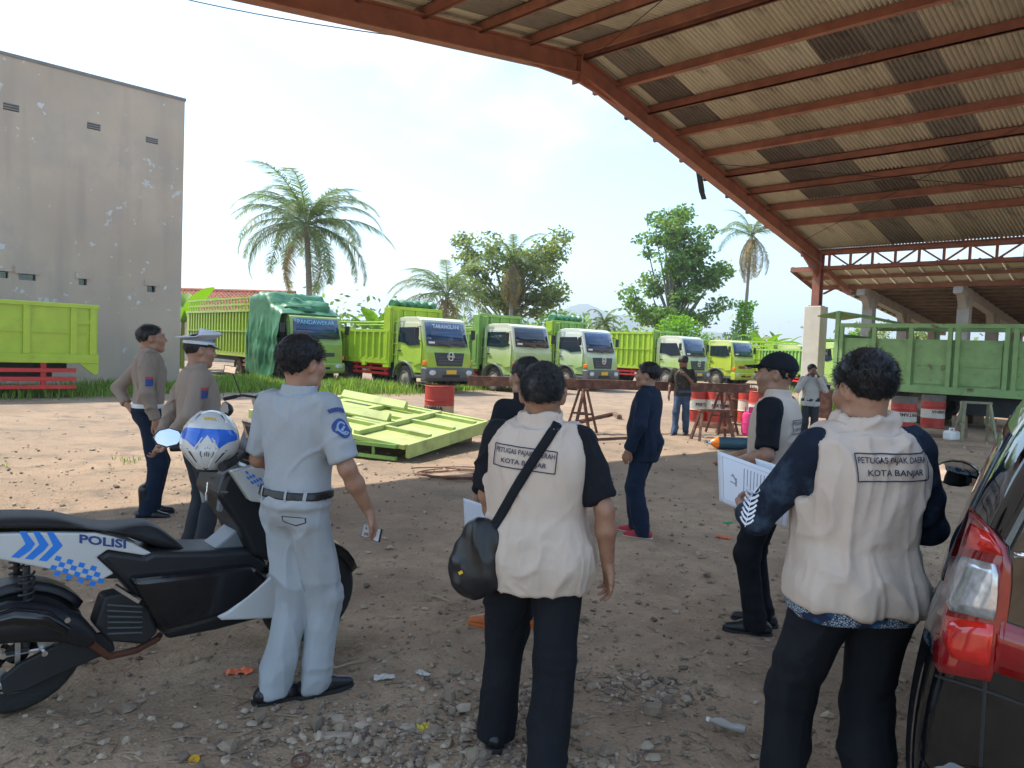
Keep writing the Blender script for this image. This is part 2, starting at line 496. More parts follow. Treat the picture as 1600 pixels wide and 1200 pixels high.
# ================================================================== left storage building
def plaster():
    m = mat('stained_plaster', (.52,.42,.325), .92, var=.1, vscale=.45, c2=(.44,.375,.315), c2pos=(.45,.7), c2scale=.7, bump=.15, bscale=9)
    n, l = m.node_tree.nodes, m.node_tree.links
    b = n['Principled BSDF']; src = b.inputs['Base Color'].links[0].from_socket
    t = n.new('ShaderNodeTexCoord')
    a = n.new('ShaderNodeTexNoise'); a.inputs['Scale'].default_value = .55; a.inputs['Detail'].default_value = 2; l.new(t.outputs['Object'], a.inputs['Vector'])
    c = n.new('ShaderNodeTexNoise'); c.inputs['Scale'].default_value = 3.6; c.inputs['Detail'].default_value = 3; c.inputs['Roughness'].default_value = .5; l.new(t.outputs['Object'], c.inputs['Vector'])
    mu = n.new('ShaderNodeMath'); mu.operation = 'MULTIPLY_ADD'; mu.inputs[1].default_value = .42; l.new(a.outputs['Fac'], mu.inputs[0]); l.new(c.outputs['Fac'], mu.inputs[2])
    r = n.new('ShaderNodeValToRGB'); r.color_ramp.elements[0].position = .905; r.color_ramp.elements[1].position = .925; l.new(mu.outputs[0], r.inputs['Fac'])
    mxx = n.new('ShaderNodeMix'); mxx.data_type = 'RGBA'; l.new(r.outputs['Color'], mxx.inputs['Factor']); l.new(src, mxx.inputs['A']); mxx.inputs['B'].default_value = (.60,.60,.60,1)
    # damp streaks running down
    w = n.new('ShaderNodeMapping'); w.inputs['Scale'].default_value = (1.3,1.3,.12); l.new(t.outputs['Object'], w.inputs['Vector'])
    s = n.new('ShaderNodeTexNoise'); s.inputs['Scale'].default_value = 1.6; s.inputs['Detail'].default_value = 6; l.new(w.outputs['Vector'], s.inputs['Vector'])
    r3 = n.new('ShaderNodeValToRGB'); r3.color_ramp.elements[0].position = .5; r3.color_ramp.elements[1].position = .72; r3.color_ramp.elements[1].color = (.55,.55,.55,1); l.new(s.outputs['Fac'], r3.inputs['Fac'])
    m3 = n.new('ShaderNodeMix'); m3.data_type = 'RGBA'; l.new(r3.outputs['Color'], m3.inputs['Factor']); l.new(mxx.outputs['Result'], m3.inputs['A']); m3.inputs['B'].default_value = (.37,.31,.26,1)
    l.new(m3.outputs['Result'], b.inputs['Base Color'])
    return m
M['plaster'] = plaster()
M['dark_hole'] = mat('dark_interior', (.05,.055,.065), .9)
M['block'] = mat('vent_block', (.22,.21,.20), .9)
WALL_P, WALL_G1, WALL_H = -25.4, 9.85, 9.25
def wallpt(u, v):
    d = ray(u, v); t = WALL_P/((d.x-d.y)*.70711)
    return ((d.x+d.y)*t*.70711, CAM_H + d.z*t)
bld = empty('storage_building', (0,0,0), -PI/4, 'tall blank plaster building with peeling grey wall and small vents', 'building')
holes = []
def hole(u0, v0, u1, v1):
    a, b = wallpt(u0, v0), wallpt(u1, v1)
    holes.append((min(a[0],b[0]), max(a[0],b[0]), min(a[1],b[1]), max(a[1],b[1])))
for q in ((5,159,30,176),(136,190,157,205),(228,213,247,226),(-105,132,-78,150)): hole(*q)
nv = len(holes)
for q in ((0,423,13,435),(29,427,56,439),(123,435,136,446),(230,446,243,457),(-40,420,-12,432)): hole(*q)
gs = sorted(set([-16, WALL_G1] + [h[0] for h in holes] + [h[1] for h in holes]))
zs = sorted(set([-.3, WALL_H] + [h[2] for h in holes] + [h[3] for h in holes]))
mb = MB()
for i in range(len(gs)-1):
    for j in range(len(zs)-1):
        cg, cz = (gs[i]+gs[i+1])/2, (zs[j]+zs[j+1])/2
        if any(h[0] < cg < h[1] and h[2] < cz < h[3] for h in holes): continue
        mb.add([(WALL_P,gs[i],zs[j]),(WALL_P,gs[i+1],zs[j]),(WALL_P,gs[i+1],zs[j+1]),(WALL_P,gs[i],zs[j+1])], [(0,1,2,3)])
for h in holes:
    a, b, c, d = h; q = WALL_P-.22
    mb.add([(WALL_P,a,c),(WALL_P,b,c),(WALL_P,b,d),(WALL_P,a,d),(q,a,c),(q,b,c),(q,b,d),(q,a,d)], [(0,1,5,4),(1,2,6,5),(2,3,7,6),(3,0,4,7)])
    mb.add([(q,a,c),(q,b,c),(q,b,d),(q,a,d)], [(0,1,2,3)], 1)
W2 = WALL_P-16
mb.add([(WALL_P,WALL_G1,-.3),(W2,WALL_G1,-.3),(W2,WALL_G1,WALL_H),(WALL_P,WALL_G1,WALL_H),(WALL_P,-16,-.3),(W2,-16,-.3),(W2,-16,WALL_H),(WALL_P,-16,WALL_H)],
       [(0,1,2,3),(4,5,6,7)[::-1],(1,5,6,2),(3,2,6,7)])
mb.build('wall', [M['plaster'], M['dark_hole']], bld)
cop = MB(); cop.bx(WALL_P-.25, WALL_P+.03, -16, WALL_G1+.03, WALL_H, WALL_H+.09)
cop.bx(W2, WALL_P-.25, WALL_G1-.22, WALL_G1+.03, WALL_H, WALL_H+.09)
cop.build('parapet_cap', M['block'], bld)
for i, h in enumerate(holes[:nv]):
    for k in range(3):
        z = h[2] + (h[3]-h[2])*(k+.5)/3
        MB().box((WALL_P-.05,(h[0]+h[1])/2,z),(.12,h[1]-h[0]-.01,.045),Matrix.Rotation(R(-25),3,'Y')).build('louvre_slat', M['block'], bld)
for h in holes[nv:]:
    fr = MB(); w = .06
    g0, g1, z1 = h[0]-.09, h[1]+.09, h[3]
    fr.bx(WALL_P, WALL_P+.035, g0, g1, z1+.0, z1+.19)
    fr.build('lintel', M['plaster'], bld)
    gl = MB(); gl.bx(WALL_P-.18, WALL_P-.165, h[0], h[1], h[2], h[3]); gl.build('pane', M['glass'], bld)

# ================================================================== the steel shed
shed = empty('steel_shed', (0,0,0), -PI/4, 'open steel shed with red oxide frame and corrugated roof', 'shed')
RG, RZ, SR, SL = 12.72, 8.28, .2138, .138
PE = -1.7; FP = -11.09; EG = 25.68; OP = -11.78
def zr(g): return RZ - (g-RG)*SR if g >= RG else RZ - (RG-g)*SL
def rib_beam(mb, a, b, depth, width, tf=.03):
    """I section between two points, depth measured downwards from the line"""
    a, b = Vector(a), Vector(b)
    dn = Vector((0,0,-1)); x = (b-a).normalized(); dn = (dn - x*dn.dot(x)).normalized()
    for off, w, h in ((tf/2, width, tf), (depth-tf/2, width, tf)):
        mb.bar(a+dn*off, b+dn*off, w, h)
    mb.bar(a+dn*(depth/2), b+dn*(depth/2), .02, depth-2*tf)
def ipt(p, g, dz): return (p, g, zr(g)+dz)
for p in (FP, -2.4):
    for nm, g0, g1 in (('rafter', RG+.001, EG+.1), ('rafter', RG-.001, -1.7)):
        m_ = MB(); rib_beam(m_, ipt(p,g0,-.14), ipt(p,g1,-.14), .42, .24)
        m_.build(nm, M['steel_red'], shed)
    hp = MB()
    hp.prism([(RG-1.5, zr(RG-1.5)-.57), (RG, RZ-.72), (RG+1.5, zr(RG+1.5)-.57), (RG, RZ-.55)], lambda a, b, s: (p-.03+.06*s, a, b))
    hp.bx(p-.13, p+.13, RG-.02, RG+.02, RZ-.76, RZ-.12)
    hp.build('haunch_plate', M['steel_red'], shed)
    ep = MB()
    ep.prism([(EG-.15, zr(EG)-.2), (EG-.15, zr(EG)-1.0), (EG-1.6, zr(EG-1.6)-.57), (EG-1.3, zr(EG-1.3)-.4)], lambda a, b, s: (p-.03+.06*s, a, b))
    ep.build('knee_plate', M['steel_red'], shed)
# posts on cream pillars
def post(p, g, lab=None):
    m_ = MB()
    for q in (-.14, .14): m_.bx(p-.13, p+.13, g+q-.015, g+q+.015, 3.55, zr(g)-.12)
    m_.bx(p-.012, p+.012, g-.125, g+.125, 3.55, zr(g)-.12)
    m_.bx(p-.2, p+.2, g-.2, g+.2, 3.53, 3.56)
    m_.build('steel_post', M['steel_red'], shed)
    q = MB(); q.bx(p-.29, p+.29, g-.29, g+.29, -.3, 3.53); q.build('pillar', M['pillar'], shed, bevel=.02)
for p in (FP, -2.4):
    post(p, EG); post(p, -1.5)
# purlins: one object each
pm = MB(); PL = PE - OP
pm.bx(0, PL, -.035, .035, -.2, -.005); pm.bx(0, PL, -.035, .06, -.2, -.185); pm.bx(0, PL, -.035, .06, -.02, -.005)
pme = pm.mesh('purlin', M['steel_red'])
pg = [RG+.16 + 1.27*k for k in range(0, 9)] + [RG-.16 - 1.38*k for k in range(0, 12)]
pg.append(EG+.12)
for g in pg:
    o = link('purlin', pme, shed, (OP, g, zr(g)), (math.atan(-SR) if g > RG else math.atan(SL), 0, 0))
# fascia along the gable verge
for g0, g1 in ((RG+.01, EG+.3), (RG-.01, -1.95)):
    m_ = MB(); m_.bar(ipt(OP-.02,g0,-.03), ipt(OP-.02,g1,-.03), .03, .15); m_.build('fascia', M['steel_red'], shed)
# tie rods under the roof
for (p0,g0),(p1,g1) in (((-11,18.2),(-2.5,23.0)),((-2.4,17.5),(-11,24.2)),((-11,12.9),(-2.4,8.0))):
    m_ = MB(); m_.tube(ipt(p0,g0,-.24), ipt(p1,g1,-.24), .009, n=6); m_.build('tie_rod', M['black_metal'], shed)
# corrugated sheets
def corr(w, L, pitch, amp, mat_, per=4, name='sheet', thick=False):
    n = int(round(w/pitch))*per
    m_ = MB(); vs = []; fs = []
    for j in (0, 1):
        for k in range(n+1):
            vs.append((k*w/n, (j-.5)*L, amp*math.sin(2*PI*k/per + .4)))
    for k in range(n): fs.append((k, k+1, n+1+k+1, n+1+k))
    m_.add(vs, fs, 0, True)
    return m_.mesh(name, mat_)
SC = [((.50,.46,.37),.12),((.44,.40,.32),.15),((.38,.345,.275),.15),((.22,.20,.175),.2),((.15,.125,.11),.25),((.54,.51,.42),.1)]
def sheetmat(i, c, v):
    m = mat('roof_sheet_%d' % i, c, .8, var=v, vscale=1.5, c2=[q*.55 for q in c], c2pos=(.55,.75), c2scale=2.2)
    return m
smats = [sheetmat(i, c, v) for i, (c, v) in enumerate(SC)]
SW = 1.0
shm = [corr(SW+.06, 1.0, SW/10, .030, m_, 6) for m_ in smats]
def bays():
    r = [RG] + sorted([g for g in pg if g > RG+.5]) ; l_ = [RG] + sorted([g for g in pg if g < RG-.5], reverse=True)
    return [(r[i], r[i+1]) for i in range(len(r)-1)] + [(l_[i+1], l_[i]) for i in range(len(l_)-1)]
rr = random.Random(5)
restv = MB()
row_mat = {}
for (g0, g1) in bays():
    k = 0; p = OP-.06
    gm = (g0+g1)/2; ln = math.hypot(g1-g0, zr(g1)-zr(g0)) + .12
    while p < PE-.5:
        key = (k, g0 > RG)
        prev = row_mat.get(key)
        mi = prev if (prev is not None and rr.random() < .55) else rr.choices(range(6), [30,24,14,14,8,12])[0]
        if p < -10.9: mi = rr.choice([0,5])
        row_mat[key] = mi
        visible = (-1.0 > p) and g0 > 4.5
        z = zr(gm) + .028 + .004*(k % 2)
        ang = math.atan(-SR) if gm > RG else math.atan(SL)
        if visible:
            o = link('roof_sheet', shm[mi], shed, (p, gm, z), (ang + rr.uniform(-.004,.004), 0, rr.uniform(-.004,.004)))
            o.scale = (1, ln, 1)
        else:
            dz = (zr(g1)-zr(g0))/2
            n = 26
            vs = []
            for j in (-1, 1):
                for q in range(n+1):
                    vs.append((p + q*(SW+.05)/n, gm + j*ln/2, z + j*dz*1.04 + .02*(1 if q % 2 else -1)))
            restv.add(vs, [(q, q+1, n+2+q, n+1+q) for q in range(n)], rr.choice([0,1,2]), True)
        p += SW; k += 1
o = link('roof_sheets', restv.mesh('roof_sheets', smats[:3]), shed); o['kind'] = 'stuff'
# ridge capping above
rc = MB()
for s_ in (1, -1):
    rc.bar((OP, RG+s_*.22, zr(RG+s_*.22)+.075), (PE, RG+s_*.22, zr(RG+s_*.22)+.075), .46, .015, up=(0, .25*s_, 1))
rc.build('ridge_cap', smats[1], shed)
# eaves truss: chords, posts, diagonals are parts
TZ0, TZ1 = 4.84, 5.36
for z in (TZ0, TZ1):
    m_ = MB(); m_.bx(FP+.1, -2.4, EG-.05, EG+.05, z-.045, z+.045); m_.build('truss_chord', M['steel_red'], shed)
vm = MB(); vm.bx(-.035, .035, -.035, .035, TZ0+.03, TZ1-.03); vme = vm.mesh('truss_post', M['steel_red'])
dmE = []
for s_ in (1, -1):
    d_ = MB(); d_.bar((-.30*s_, .004, TZ0+.05), (.30*s_, .004, TZ1-.05), .05, .06, up=(0,1,0)); dmE.append(d_.mesh('truss_diagonal', M['steel_red']))
p = FP+.35; k = 0
while p < -2.6:
    link('truss_post', vme, shed, (p, EG, 0))
    if k >= 0: link('truss_diagonal', dmE[(k+1) % 2], shed, (p+.35, EG, 0))
    p += .70; k += 1
# loose strip of sheet hanging from the verge
hs_ = at(1120, 322, 21.5)
lp = ( (hs_.x-hs_.y)*.70711, (hs_.x+hs_.y)*.70711, hs_.z)
m_ = MB(); m_.bar((OP, lp[1]-.22, zr(lp[1])+.02), (OP-.02, lp[1]+.05, zr(lp[1])-.55), .17, .02); m_.bar((OP-.02, lp[1]+.05, zr(lp[1])-.55), (OP-.03, lp[1]+.2, zr(lp[1])-.72), .15, .02)
m_.build('hanging_strip', M['black_metal'], shed)

# ------------------------------------------------------------------ lower canopy beyond the posts
can = empty('lean_to_canopy', (0,0,0), -PI/4, 'low red framed canopy fixed to the far side of the shed posts', 'canopy')
def zc(g): return 4.93 - (g-26.0)*.25
for g, h in ((26.02,.14),(26.95,.12),(27.9,.15)):
    m_ = MB(); m_.bx(-12.2, 4, g-.03, g+.03, zc(g)-h, zc(g)-.005); m_.build('purlin', M['steel_red'], can)
for p in (FP+.16, -2.2):
    m_ = MB(); m_.bar((p,EG+.2,zc(EG)-.22),(p,28.05,zc(28.05)-.22),.12,.2); m_.build('rafter', M['steel_red'], can)
    m_ = MB(); m_.bar((p,EG+.16,zc(26)-.95),(p,27.1,zc(27.1)-.3),.05,.06); m_.build('brace', M['steel_red'], can)
m_ = MB(); m_.bar((-12.23,26.0,zc(26)-.06),(-12.23,28.05,zc(28.05)-.06),.03,.16); m_.build('end_fascia', M['steel_red'], can)
cs = MB(); 
for j in (0,1):
    pass
def canopy_sheet(mi):
    m_ = MB(); prof = [(0,0),(.06,0),(.085,.03),(.115,.03),(.14,0),(.60,0)]
    vs = [(a, y, b) for y in (-1.03,1.03) for a, b in prof]
    m_.add(vs, [(k,k+1,7+k,6+k) for k in range(5)]); return m_.mesh('sheet', smats[mi])
cme = [canopy_sheet(i) for i in (5,0,1)]
p = -12.25; k = 0
while p < 3.5:
    link('roof_sheet', rr.choice(cme), can, (p, 27.0, zc(27.0)+.012), (math.atan(-.25), 0, 0)); p += .58

# ------------------------------------------------------------------ concrete framed shed further back
con = empty('concrete_shed', (0,0,0), -PI/4, 'low open shed with grey concrete columns and sloping beams', 'shed')
def zk(g): return 4.75 - (g-30.5)*.105
cg = (31.6, 35.7, 40.0)
for p in (-11.5, -8.1, -4.7, -1.3, 2.1):
    for g in cg:
        m_ = MB(); m_.bx(p-.2, p+.2, g-.2, g+.2, -.3, zk(g)-.32); m_.build('column', M['concrete'], con)
        for s_ in (1,-1):
            h_ = MB(); h_.prism([(g+s_*.201, zk(g)-.33), (g+s_*.201, zk(g)-.85), (g+s_*.75, zk(g+s_*.75)-.34)], lambda a, b, s: (p-.13+.26*s, a, b)); h_.build('corbel', M['concrete'], con)
    m_ = MB(); m_.bar((p,30.6,zk(30.6)-.24),(p,41.4,zk(41.4)-.24),.3,.36); m_.build('beam', M['concrete'], con)
M['dark_timber'] = mat('dark_timber', (.14,.10,.07), .85, var=.25)
g = 30.6
while g < 42.4:
    m_ = MB(); m_.bx(-12.6, 4, g-.05, g+.05, zk(g)-.10, zk(g)+.02); m_.build('purlin', M['dark_timber'], con); g += .78
m_ = MB(); n = 340
vs = []
for j in (30.2, 42.8):
    for q in range(n+1): vs.append((-12.9+17*q/n, j, zk(j)+.045+.018*math.sin(q*PI/2)))
m_.add(vs, [(q,q+1,n+2+q,n+1+q) for q in range(n)], 0, True); m_.build('roof_sheets', smats[2], con)

# ------------------------------------------------------------------ tiled house far behind the first truck
M['rooftile'] = mat('clay_tile', (.40,.15,.09), .85, var=.3, vscale=5, c2=(.22,.12,.09), c2pos=(.5,.7), c2scale=3)
M['cream_wall'] = mat('cream_wall', (.55,.50,.42), .9)
hc = along(318, 52)
hou = empty('tiled_house', (hc.x-1.0, hc.y+3, 0), R(-12), 'far house with red clay tile roof behind the slatted truck', 'house')
m_ = MB(); m_.bx(-6,6,-3.5,3.5,-.3,3.0); m_.build('wall', M['cream_wall'], hou)
for s_ in (1,-1):
    nt, nr = 46, 17; vs = []; fs = []
    for j in range(nr):
        for e in (0,1):
            t = (j+e*.999)/nr; zz = 4.95 - t*2.2 + (.05 if e else 0)*1.0 + .0
            for k in range(nt*4+1):
                vs.append((-6.8+13.6*k/(nt*4), s_*t*4.3, zz + .035*math.sin(k*PI/2)))
    w = nt*4+1
    for j in range(nr*2-1):
        for k in range(w-1): fs.append((j*w+k, j*w+k+1, (j+1)*w+k+1, (j+1)*w+k))
    m_ = MB(); m_.add(vs, fs, 0, True); m_.build('roof', M['rooftile'], hou)
m_ = MB(); m_.pipe([(-6.9,0,5.0),(6.9,0,5.0)], .13, 8); m_.build('ridge_tiles', M['rooftile'], hou)

# ------------------------------------------------------------------ cable
a, b = at(-250, -175, 17), on_grid(OP, RG-2.0, zr(RG-2.0)-.15)
pts = [a.lerp(b, t) - Vector((0,0,.55*math.sin(PI*t))) for t in np.linspace(0,1,24)]
m_ = MB(); m_.pipe(pts, .012, 6)
tag(m_.build('overhead_cable', M['black_metal']), 'thin black cable slung across the sky to the shed roof', 'cable')

# ------------------------------------------------------------------ hazy air over the whole valley
hz = MB(); hz.bx(-3800, 3800, -300, 4200, -3.2, 230)
hm = bpy.data.materials.new('haze'); hm.use_nodes = True; hn = hm.node_tree.nodes; hn.clear()
ho = hn.new('ShaderNodeOutputMaterial'); hp = hn.new('ShaderNodeVolumePrincipled')
hp.inputs['Color'].default_value = (.86,.93,1.0,1); hp.inputs['Density'].default_value = .00055; hp.inputs['Anisotropy'].default_value = .3
hm.node_tree.links.new(hp.outputs['Volume'], ho.inputs['Volume'])
tag(hz.build('haze', hm), 'pale haze in the air over the valley', 'haze', kind='stuff')
# ================================================================== trucks
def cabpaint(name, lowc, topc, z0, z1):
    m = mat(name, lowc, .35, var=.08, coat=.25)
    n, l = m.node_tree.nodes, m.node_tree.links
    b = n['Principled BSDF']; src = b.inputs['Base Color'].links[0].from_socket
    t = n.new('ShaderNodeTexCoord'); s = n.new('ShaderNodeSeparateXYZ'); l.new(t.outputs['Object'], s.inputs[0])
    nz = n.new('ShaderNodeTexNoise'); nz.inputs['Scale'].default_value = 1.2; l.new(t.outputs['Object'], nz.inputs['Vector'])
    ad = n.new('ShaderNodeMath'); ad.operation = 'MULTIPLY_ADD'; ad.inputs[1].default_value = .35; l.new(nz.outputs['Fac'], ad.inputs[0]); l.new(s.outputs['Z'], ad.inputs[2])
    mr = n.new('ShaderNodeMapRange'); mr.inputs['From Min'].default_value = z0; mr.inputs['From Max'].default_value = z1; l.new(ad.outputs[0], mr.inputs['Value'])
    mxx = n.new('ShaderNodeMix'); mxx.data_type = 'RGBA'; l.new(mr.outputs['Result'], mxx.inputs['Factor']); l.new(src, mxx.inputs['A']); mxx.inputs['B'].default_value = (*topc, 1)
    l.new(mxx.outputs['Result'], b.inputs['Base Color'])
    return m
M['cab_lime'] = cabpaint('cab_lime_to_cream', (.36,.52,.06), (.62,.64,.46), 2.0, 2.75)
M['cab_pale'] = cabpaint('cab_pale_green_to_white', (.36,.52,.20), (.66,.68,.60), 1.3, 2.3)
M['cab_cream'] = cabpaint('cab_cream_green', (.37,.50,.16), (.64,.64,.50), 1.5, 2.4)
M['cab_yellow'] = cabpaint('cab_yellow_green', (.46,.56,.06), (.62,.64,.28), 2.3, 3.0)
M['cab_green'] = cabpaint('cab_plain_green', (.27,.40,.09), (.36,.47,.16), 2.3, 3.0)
M['dark_grille'] = mat('dark_grille', (.045,.048,.055), .5, var=.15)
M['letter_white'] = mat('white_lettering', (.65,.72,.80), .6)
M['letter_blue'] = mat('pale_blue_lettering', (.25,.55,.75), .6)
M['screen_blue'] = mat('tinted_glass', (.015,.05,.13), .05, var=.3, vscale=1.2, spec=.8)

def wheel(parent, x, y, r=.50, w=.27, dual=False, out=-1, steer=0):
    t = MB()
    Mx = Matrix.Translation((x, y, r)) @ Matrix.Rotation(PI/2, 4, 'X')
    ys = [0] if not dual else [0, w+.05]
    for k in ys:
        o_ = -out*k*-1
        Mk = Matrix.Translation((0, -out*k, 0)) @ Mx
        t.lathe([(r*.58,-w/2+.03),(r*.80,-w/2),(r*.95,-w/2+.02),(r,-w/2+.06),(r,w/2-.06),(r*.95,w/2-.02),(r*.80,w/2),(r*.58,w/2-.03),(r*.56,0),(r*.58,-w/2+.03)], 28, Mk)
    ty = t.build('wheel', M['rubber'], parent)
    rm = MB(); s = 1 if out > 0 else -1
    Mo = Matrix.Translation((x, y, r)) @ Matrix.Rotation(-PI/2*s, 4, 'X')
    rm.lathe([(r*.60,w/2-.04),(r*.52,w/2-.02),(r*.48,w/2-.08),(r*.34,w/2-.03 if not dual else w/2-.14),(r*.2,w/2-.02 if not dual else w/2-.14),(r*.18,w/2+.03),(0.001,w/2+.035)], 24, Mo)
    for k in range(8):
        a = 2*PI*k/8
        q0 = Mo @ Vector((r*.29*math.cos(a), r*.29*math.sin(a), w/2-.06)); q1 = Mo @ Vector((r*.29*math.cos(a), r*.29*math.sin(a), w/2+.0))
        rm.tube(q0, q1, .016, n=6)
    rm.build('rim', M['rim'], ty)
    return ty

def emblem(mb, c, r, ax, ay, nrm):
    """ring with a bar mark, flat on the grille"""
    c = Vector(c)
    ring = [c + ax*math.cos(a)*r + ay*math.sin(a)*r*.95 + nrm*.02 for a in np.linspace(0, 2*PI, 25)]
    mb.pipe(ring, r*.13, 6, caps=False)
    mb.bar(c - ax*r*.75 + nrm*.02, c + ax*r*.75 + nrm*.02, .02, r*.24, up=ay)
    for s in (1,-1):
        mb.bar(c + ax*r*.45*s - ay*r*.6 + nrm*.02, c + ax*r*.45*s + ay*r*.6 + nrm*.02, .02, r*.2, up=ax)

def truck(loc, heading, label, cab='modern', paint='cab_lime', bed='low', bedmat='lime', side_h=1.15, head_h=2.15, bed_len=6.2,
          banner=None, banner_mat='letter_white', name='dump_truck', text=True, tarp_roll=False, simple=False, glassm='screen_blue'):
    T = empty(name, loc, heading, label, 'truck', 'green trucks parked in the yard'); T.scale = (.94,.94,.94); head_h = head_h-.2
    W = 1.14
    front = 1.32
    # --- cab: side outline with wheel arch, extruded across
    arch = [(.60*math.cos(a), .50+.60*math.sin(a)) for a in np.linspace(R(8), R(172), 13)]
    if cab == 'modern':
        top = [(-.62,1.0),(-.66,2.5),(-.52,2.74),(-.2,2.80),(.62,2.80),(.86,2.70),(1.16,1.72),(1.27,1.5),(1.30,.98),(1.26,.74),(.66,.74)]
    else:
        top = [(-.62,1.0),(-.64,2.55),(-.5,2.72),(-.2,2.77),(.70,2.77),(.92,2.68),(1.15,1.80),(1.24,1.62),(1.26,.98),(1.24,.70),(.66,.70)]
    poly = top + arch + [(-.62,.62)]
    ring0 = []
    c_ = MB()
    # taper: roof narrower than sill
    def fy(x, z, s):
        w = W - max(0, (z-1.6))*.085
        if x > 1.0: w -= (x-1.0)*.32
        return (x, (-w if s == 0 else w), z)
    c_.prism(poly, fy)
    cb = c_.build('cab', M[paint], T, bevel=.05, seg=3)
    # doors, windows (both sides)
    for s in (-1, 1):
        def off(x, z, e): 
            q = fy(x, z, 0 if s < 0 else 1); return (q[0], q[1]+s*e, q[2])
        d_ = MB()
        dp = [(-.50,1.16),(-.52,2.50),(-.42,2.60),(.66,2.60),(.80,2.52),(1.02,1.76),(1.02,1.10),(.62,.98),(.50,1.12)] if cab == 'modern' else [(-.50,1.16),(-.52,2.52),(.70,2.56),(.84,2.46),(1.02,1.86),(1.02,1.05),(.66,.98),(.50,1.12)]
        d_.prism(dp, lambda a, b, k: off(a, b, -.01 + .022*k)); dd = d_.build('door', M[paint], T, bevel=.008)
        w_ = MB()
        wp = [(-.40,1.86),(-.40,2.40),(.60,2.42),(.92,1.78),(.30,1.72),(-.05,1.84)] if cab == 'modern' else [(-.40,1.84),(-.42,2.42),(.66,2.44),(.88,1.88),(.5,1.80)]
        w_.prism(wp, lambda a, b, k: off(a, b, .0 + .020*k)); w_.build('side_window', M['glass'], dd)
        h_ = MB(); h_.bar(off(-.34,1.52,.03), off(-.16,1.52,.03), .03, .05); h_.build('handle', M['black_metal'], dd)
        tl = MB(); tl.box(off(1.18,1.12,.0), (.20,.10,.17)); tl.build('turn_lamp', M['orange_lens'], T, bevel=.03)
        # mirror on arm
        mr_ = MB(); mx_ = off(.95,2.25,.28)
        mr_.pipe([off(.90,2.45,.0), off(1.0,2.42,.26), off(1.0,2.0,.26), off(.95,1.9,.0)], .014, 6)
        mr_.box((mx_[0]+.06, mx_[1], 2.22), (.07,.17,.36)); mr_.build('mirror', M['black_metal'], T, bevel=.015)
        # wheel arch lip
        al = MB(); al.pipe([off(.62*math.cos(a), .50+.62*math.sin(a), .015) for a in np.linspace(R(5), R(180), 16)], .045, 6); al.build('wheel_arch', M['grey_plastic'], T)
        st = MB(); st.box(off(.86,.62,-.12), (.42,.26,.10)); st.build('step', M['grey_plastic'], T, bevel=.02)
    # windscreen
    fx = (lambda z: 1.16-(z-1.72)*(.30/.98)) if cab == 'modern' else (lambda z: 1.15-(z-1.80)*(.23/.88))
    zb, zt = (1.76, 2.62) if cab == 'modern' else (1.86, 2.62)
    g_ = MB(); vs = []; nn = 9
    for z in (zb, (zb+zt)/2, zt):
        for k in range(nn):
            y = (k/(nn-1)*2-1); w = (fy(1.1, z, 1)[1]-.10)
            vs.append((fx(z)+.075 - .055*y*y*1.0 + .004, y*w, z))
    g_.add(vs, [(j*nn+k, j*nn+k+1, (j+1)*nn+k+1, (j+1)*nn+k) for j in range(2) for k in range(nn-1)], 0, True)
    ws = g_.build('windscreen', M[glassm], T)
    so_ = ws.modifiers.new('s', 'SOLIDIFY'); so_.thickness = .05; so_.offset = -1
    if banner:
        tv, tf = text_geo(banner, .15 if cab == 'modern' else .17)
        xs = max(abs(a) for a, b in tv); k_ = min(1, .78/xs); zc_ = zt-.14
        b_ = MB(); b_.add([(fx(zc_+b)+.095-.055*(a*k_)**2, a*k_, zc_+b) for a, b in tv], tf); b_.build('banner_lettering', M[banner_mat], ws)
    # things seen behind the glass edge: visor stickers low on the screen
    st_ = MB(); st_.bx(fx(zb+.12)+.045, fx(zb+.12)+.088, -.92, -.66, zb+.08, zb+.15); st_.build('sticker', M['white'], ws)
    for yy in (-.22, .5):
        wp_ = MB(); wp_.pipe([(fx(zb)+.10, yy+.28, zb-.05), (fx(zb+.04)+.11, yy, zb+.03), (fx(zb+.05)+.11, yy-.3, zb+.04)], .012, 5); wp_.build('wiper', M['black_metal'], T)
    # grille, bumper, lamps, plate
    fxn = 1.305
    if cab == 'modern':
        gr = MB(); gr.prism([(-.74,1.52),(.74,1.52),(.60,1.02),(-.60,1.02)], lambda a, b, k: (1.275-(b-1.25)*.06+.055*k - (.04 if abs(a) > .65 else 0), a, b))
        gg = gr.build('grille', M['dark_grille'], T, bevel=.02)
        for z in (1.12,1.22,1.33): 
            sl = MB(); sl.bx(1.33, 1.345, -.58, .58, z, z+.035); sl.build('slat', M['grey_plastic'], gg)
        e_ = MB(); emblem(e_, (1.335,0,1.38), .15, Vector((0,1,0)), Vector((0,0,1)), Vector((1,0,0))); e_.build('emblem', M['chrome'], gg)
        bu = MB(); bu.prism([(1.05,.44),(1.30,.46),(1.40,.60),(1.41,.86),(1.34,.96),(1.05,.96)], lambda a, b, k: (a, -1.17+2.34*k, b))
        bb = bu.build('bumper', M['grey_plastic'], T, bevel=.05, seg=3)
        sl = MB(); sl.bx(1.40, 1.415, -.42, .42, .60, .70); sl.build('air_slot', M['black_metal'], bb)
    else:
        gr = MB(); gr.bx(1.22, 1.275, -.72, .72, 1.16, 1.32); gg = gr.build('grille', M['grey_plastic' if paint != 'cab_yellow' else 'red'], T, bevel=.02)
        for z in (1.18, 1.25): 
            sl = MB(); sl.bx(1.272, 1.285, -.66, .66, z, z+.03); sl.build('slat', M['black_metal'], gg)
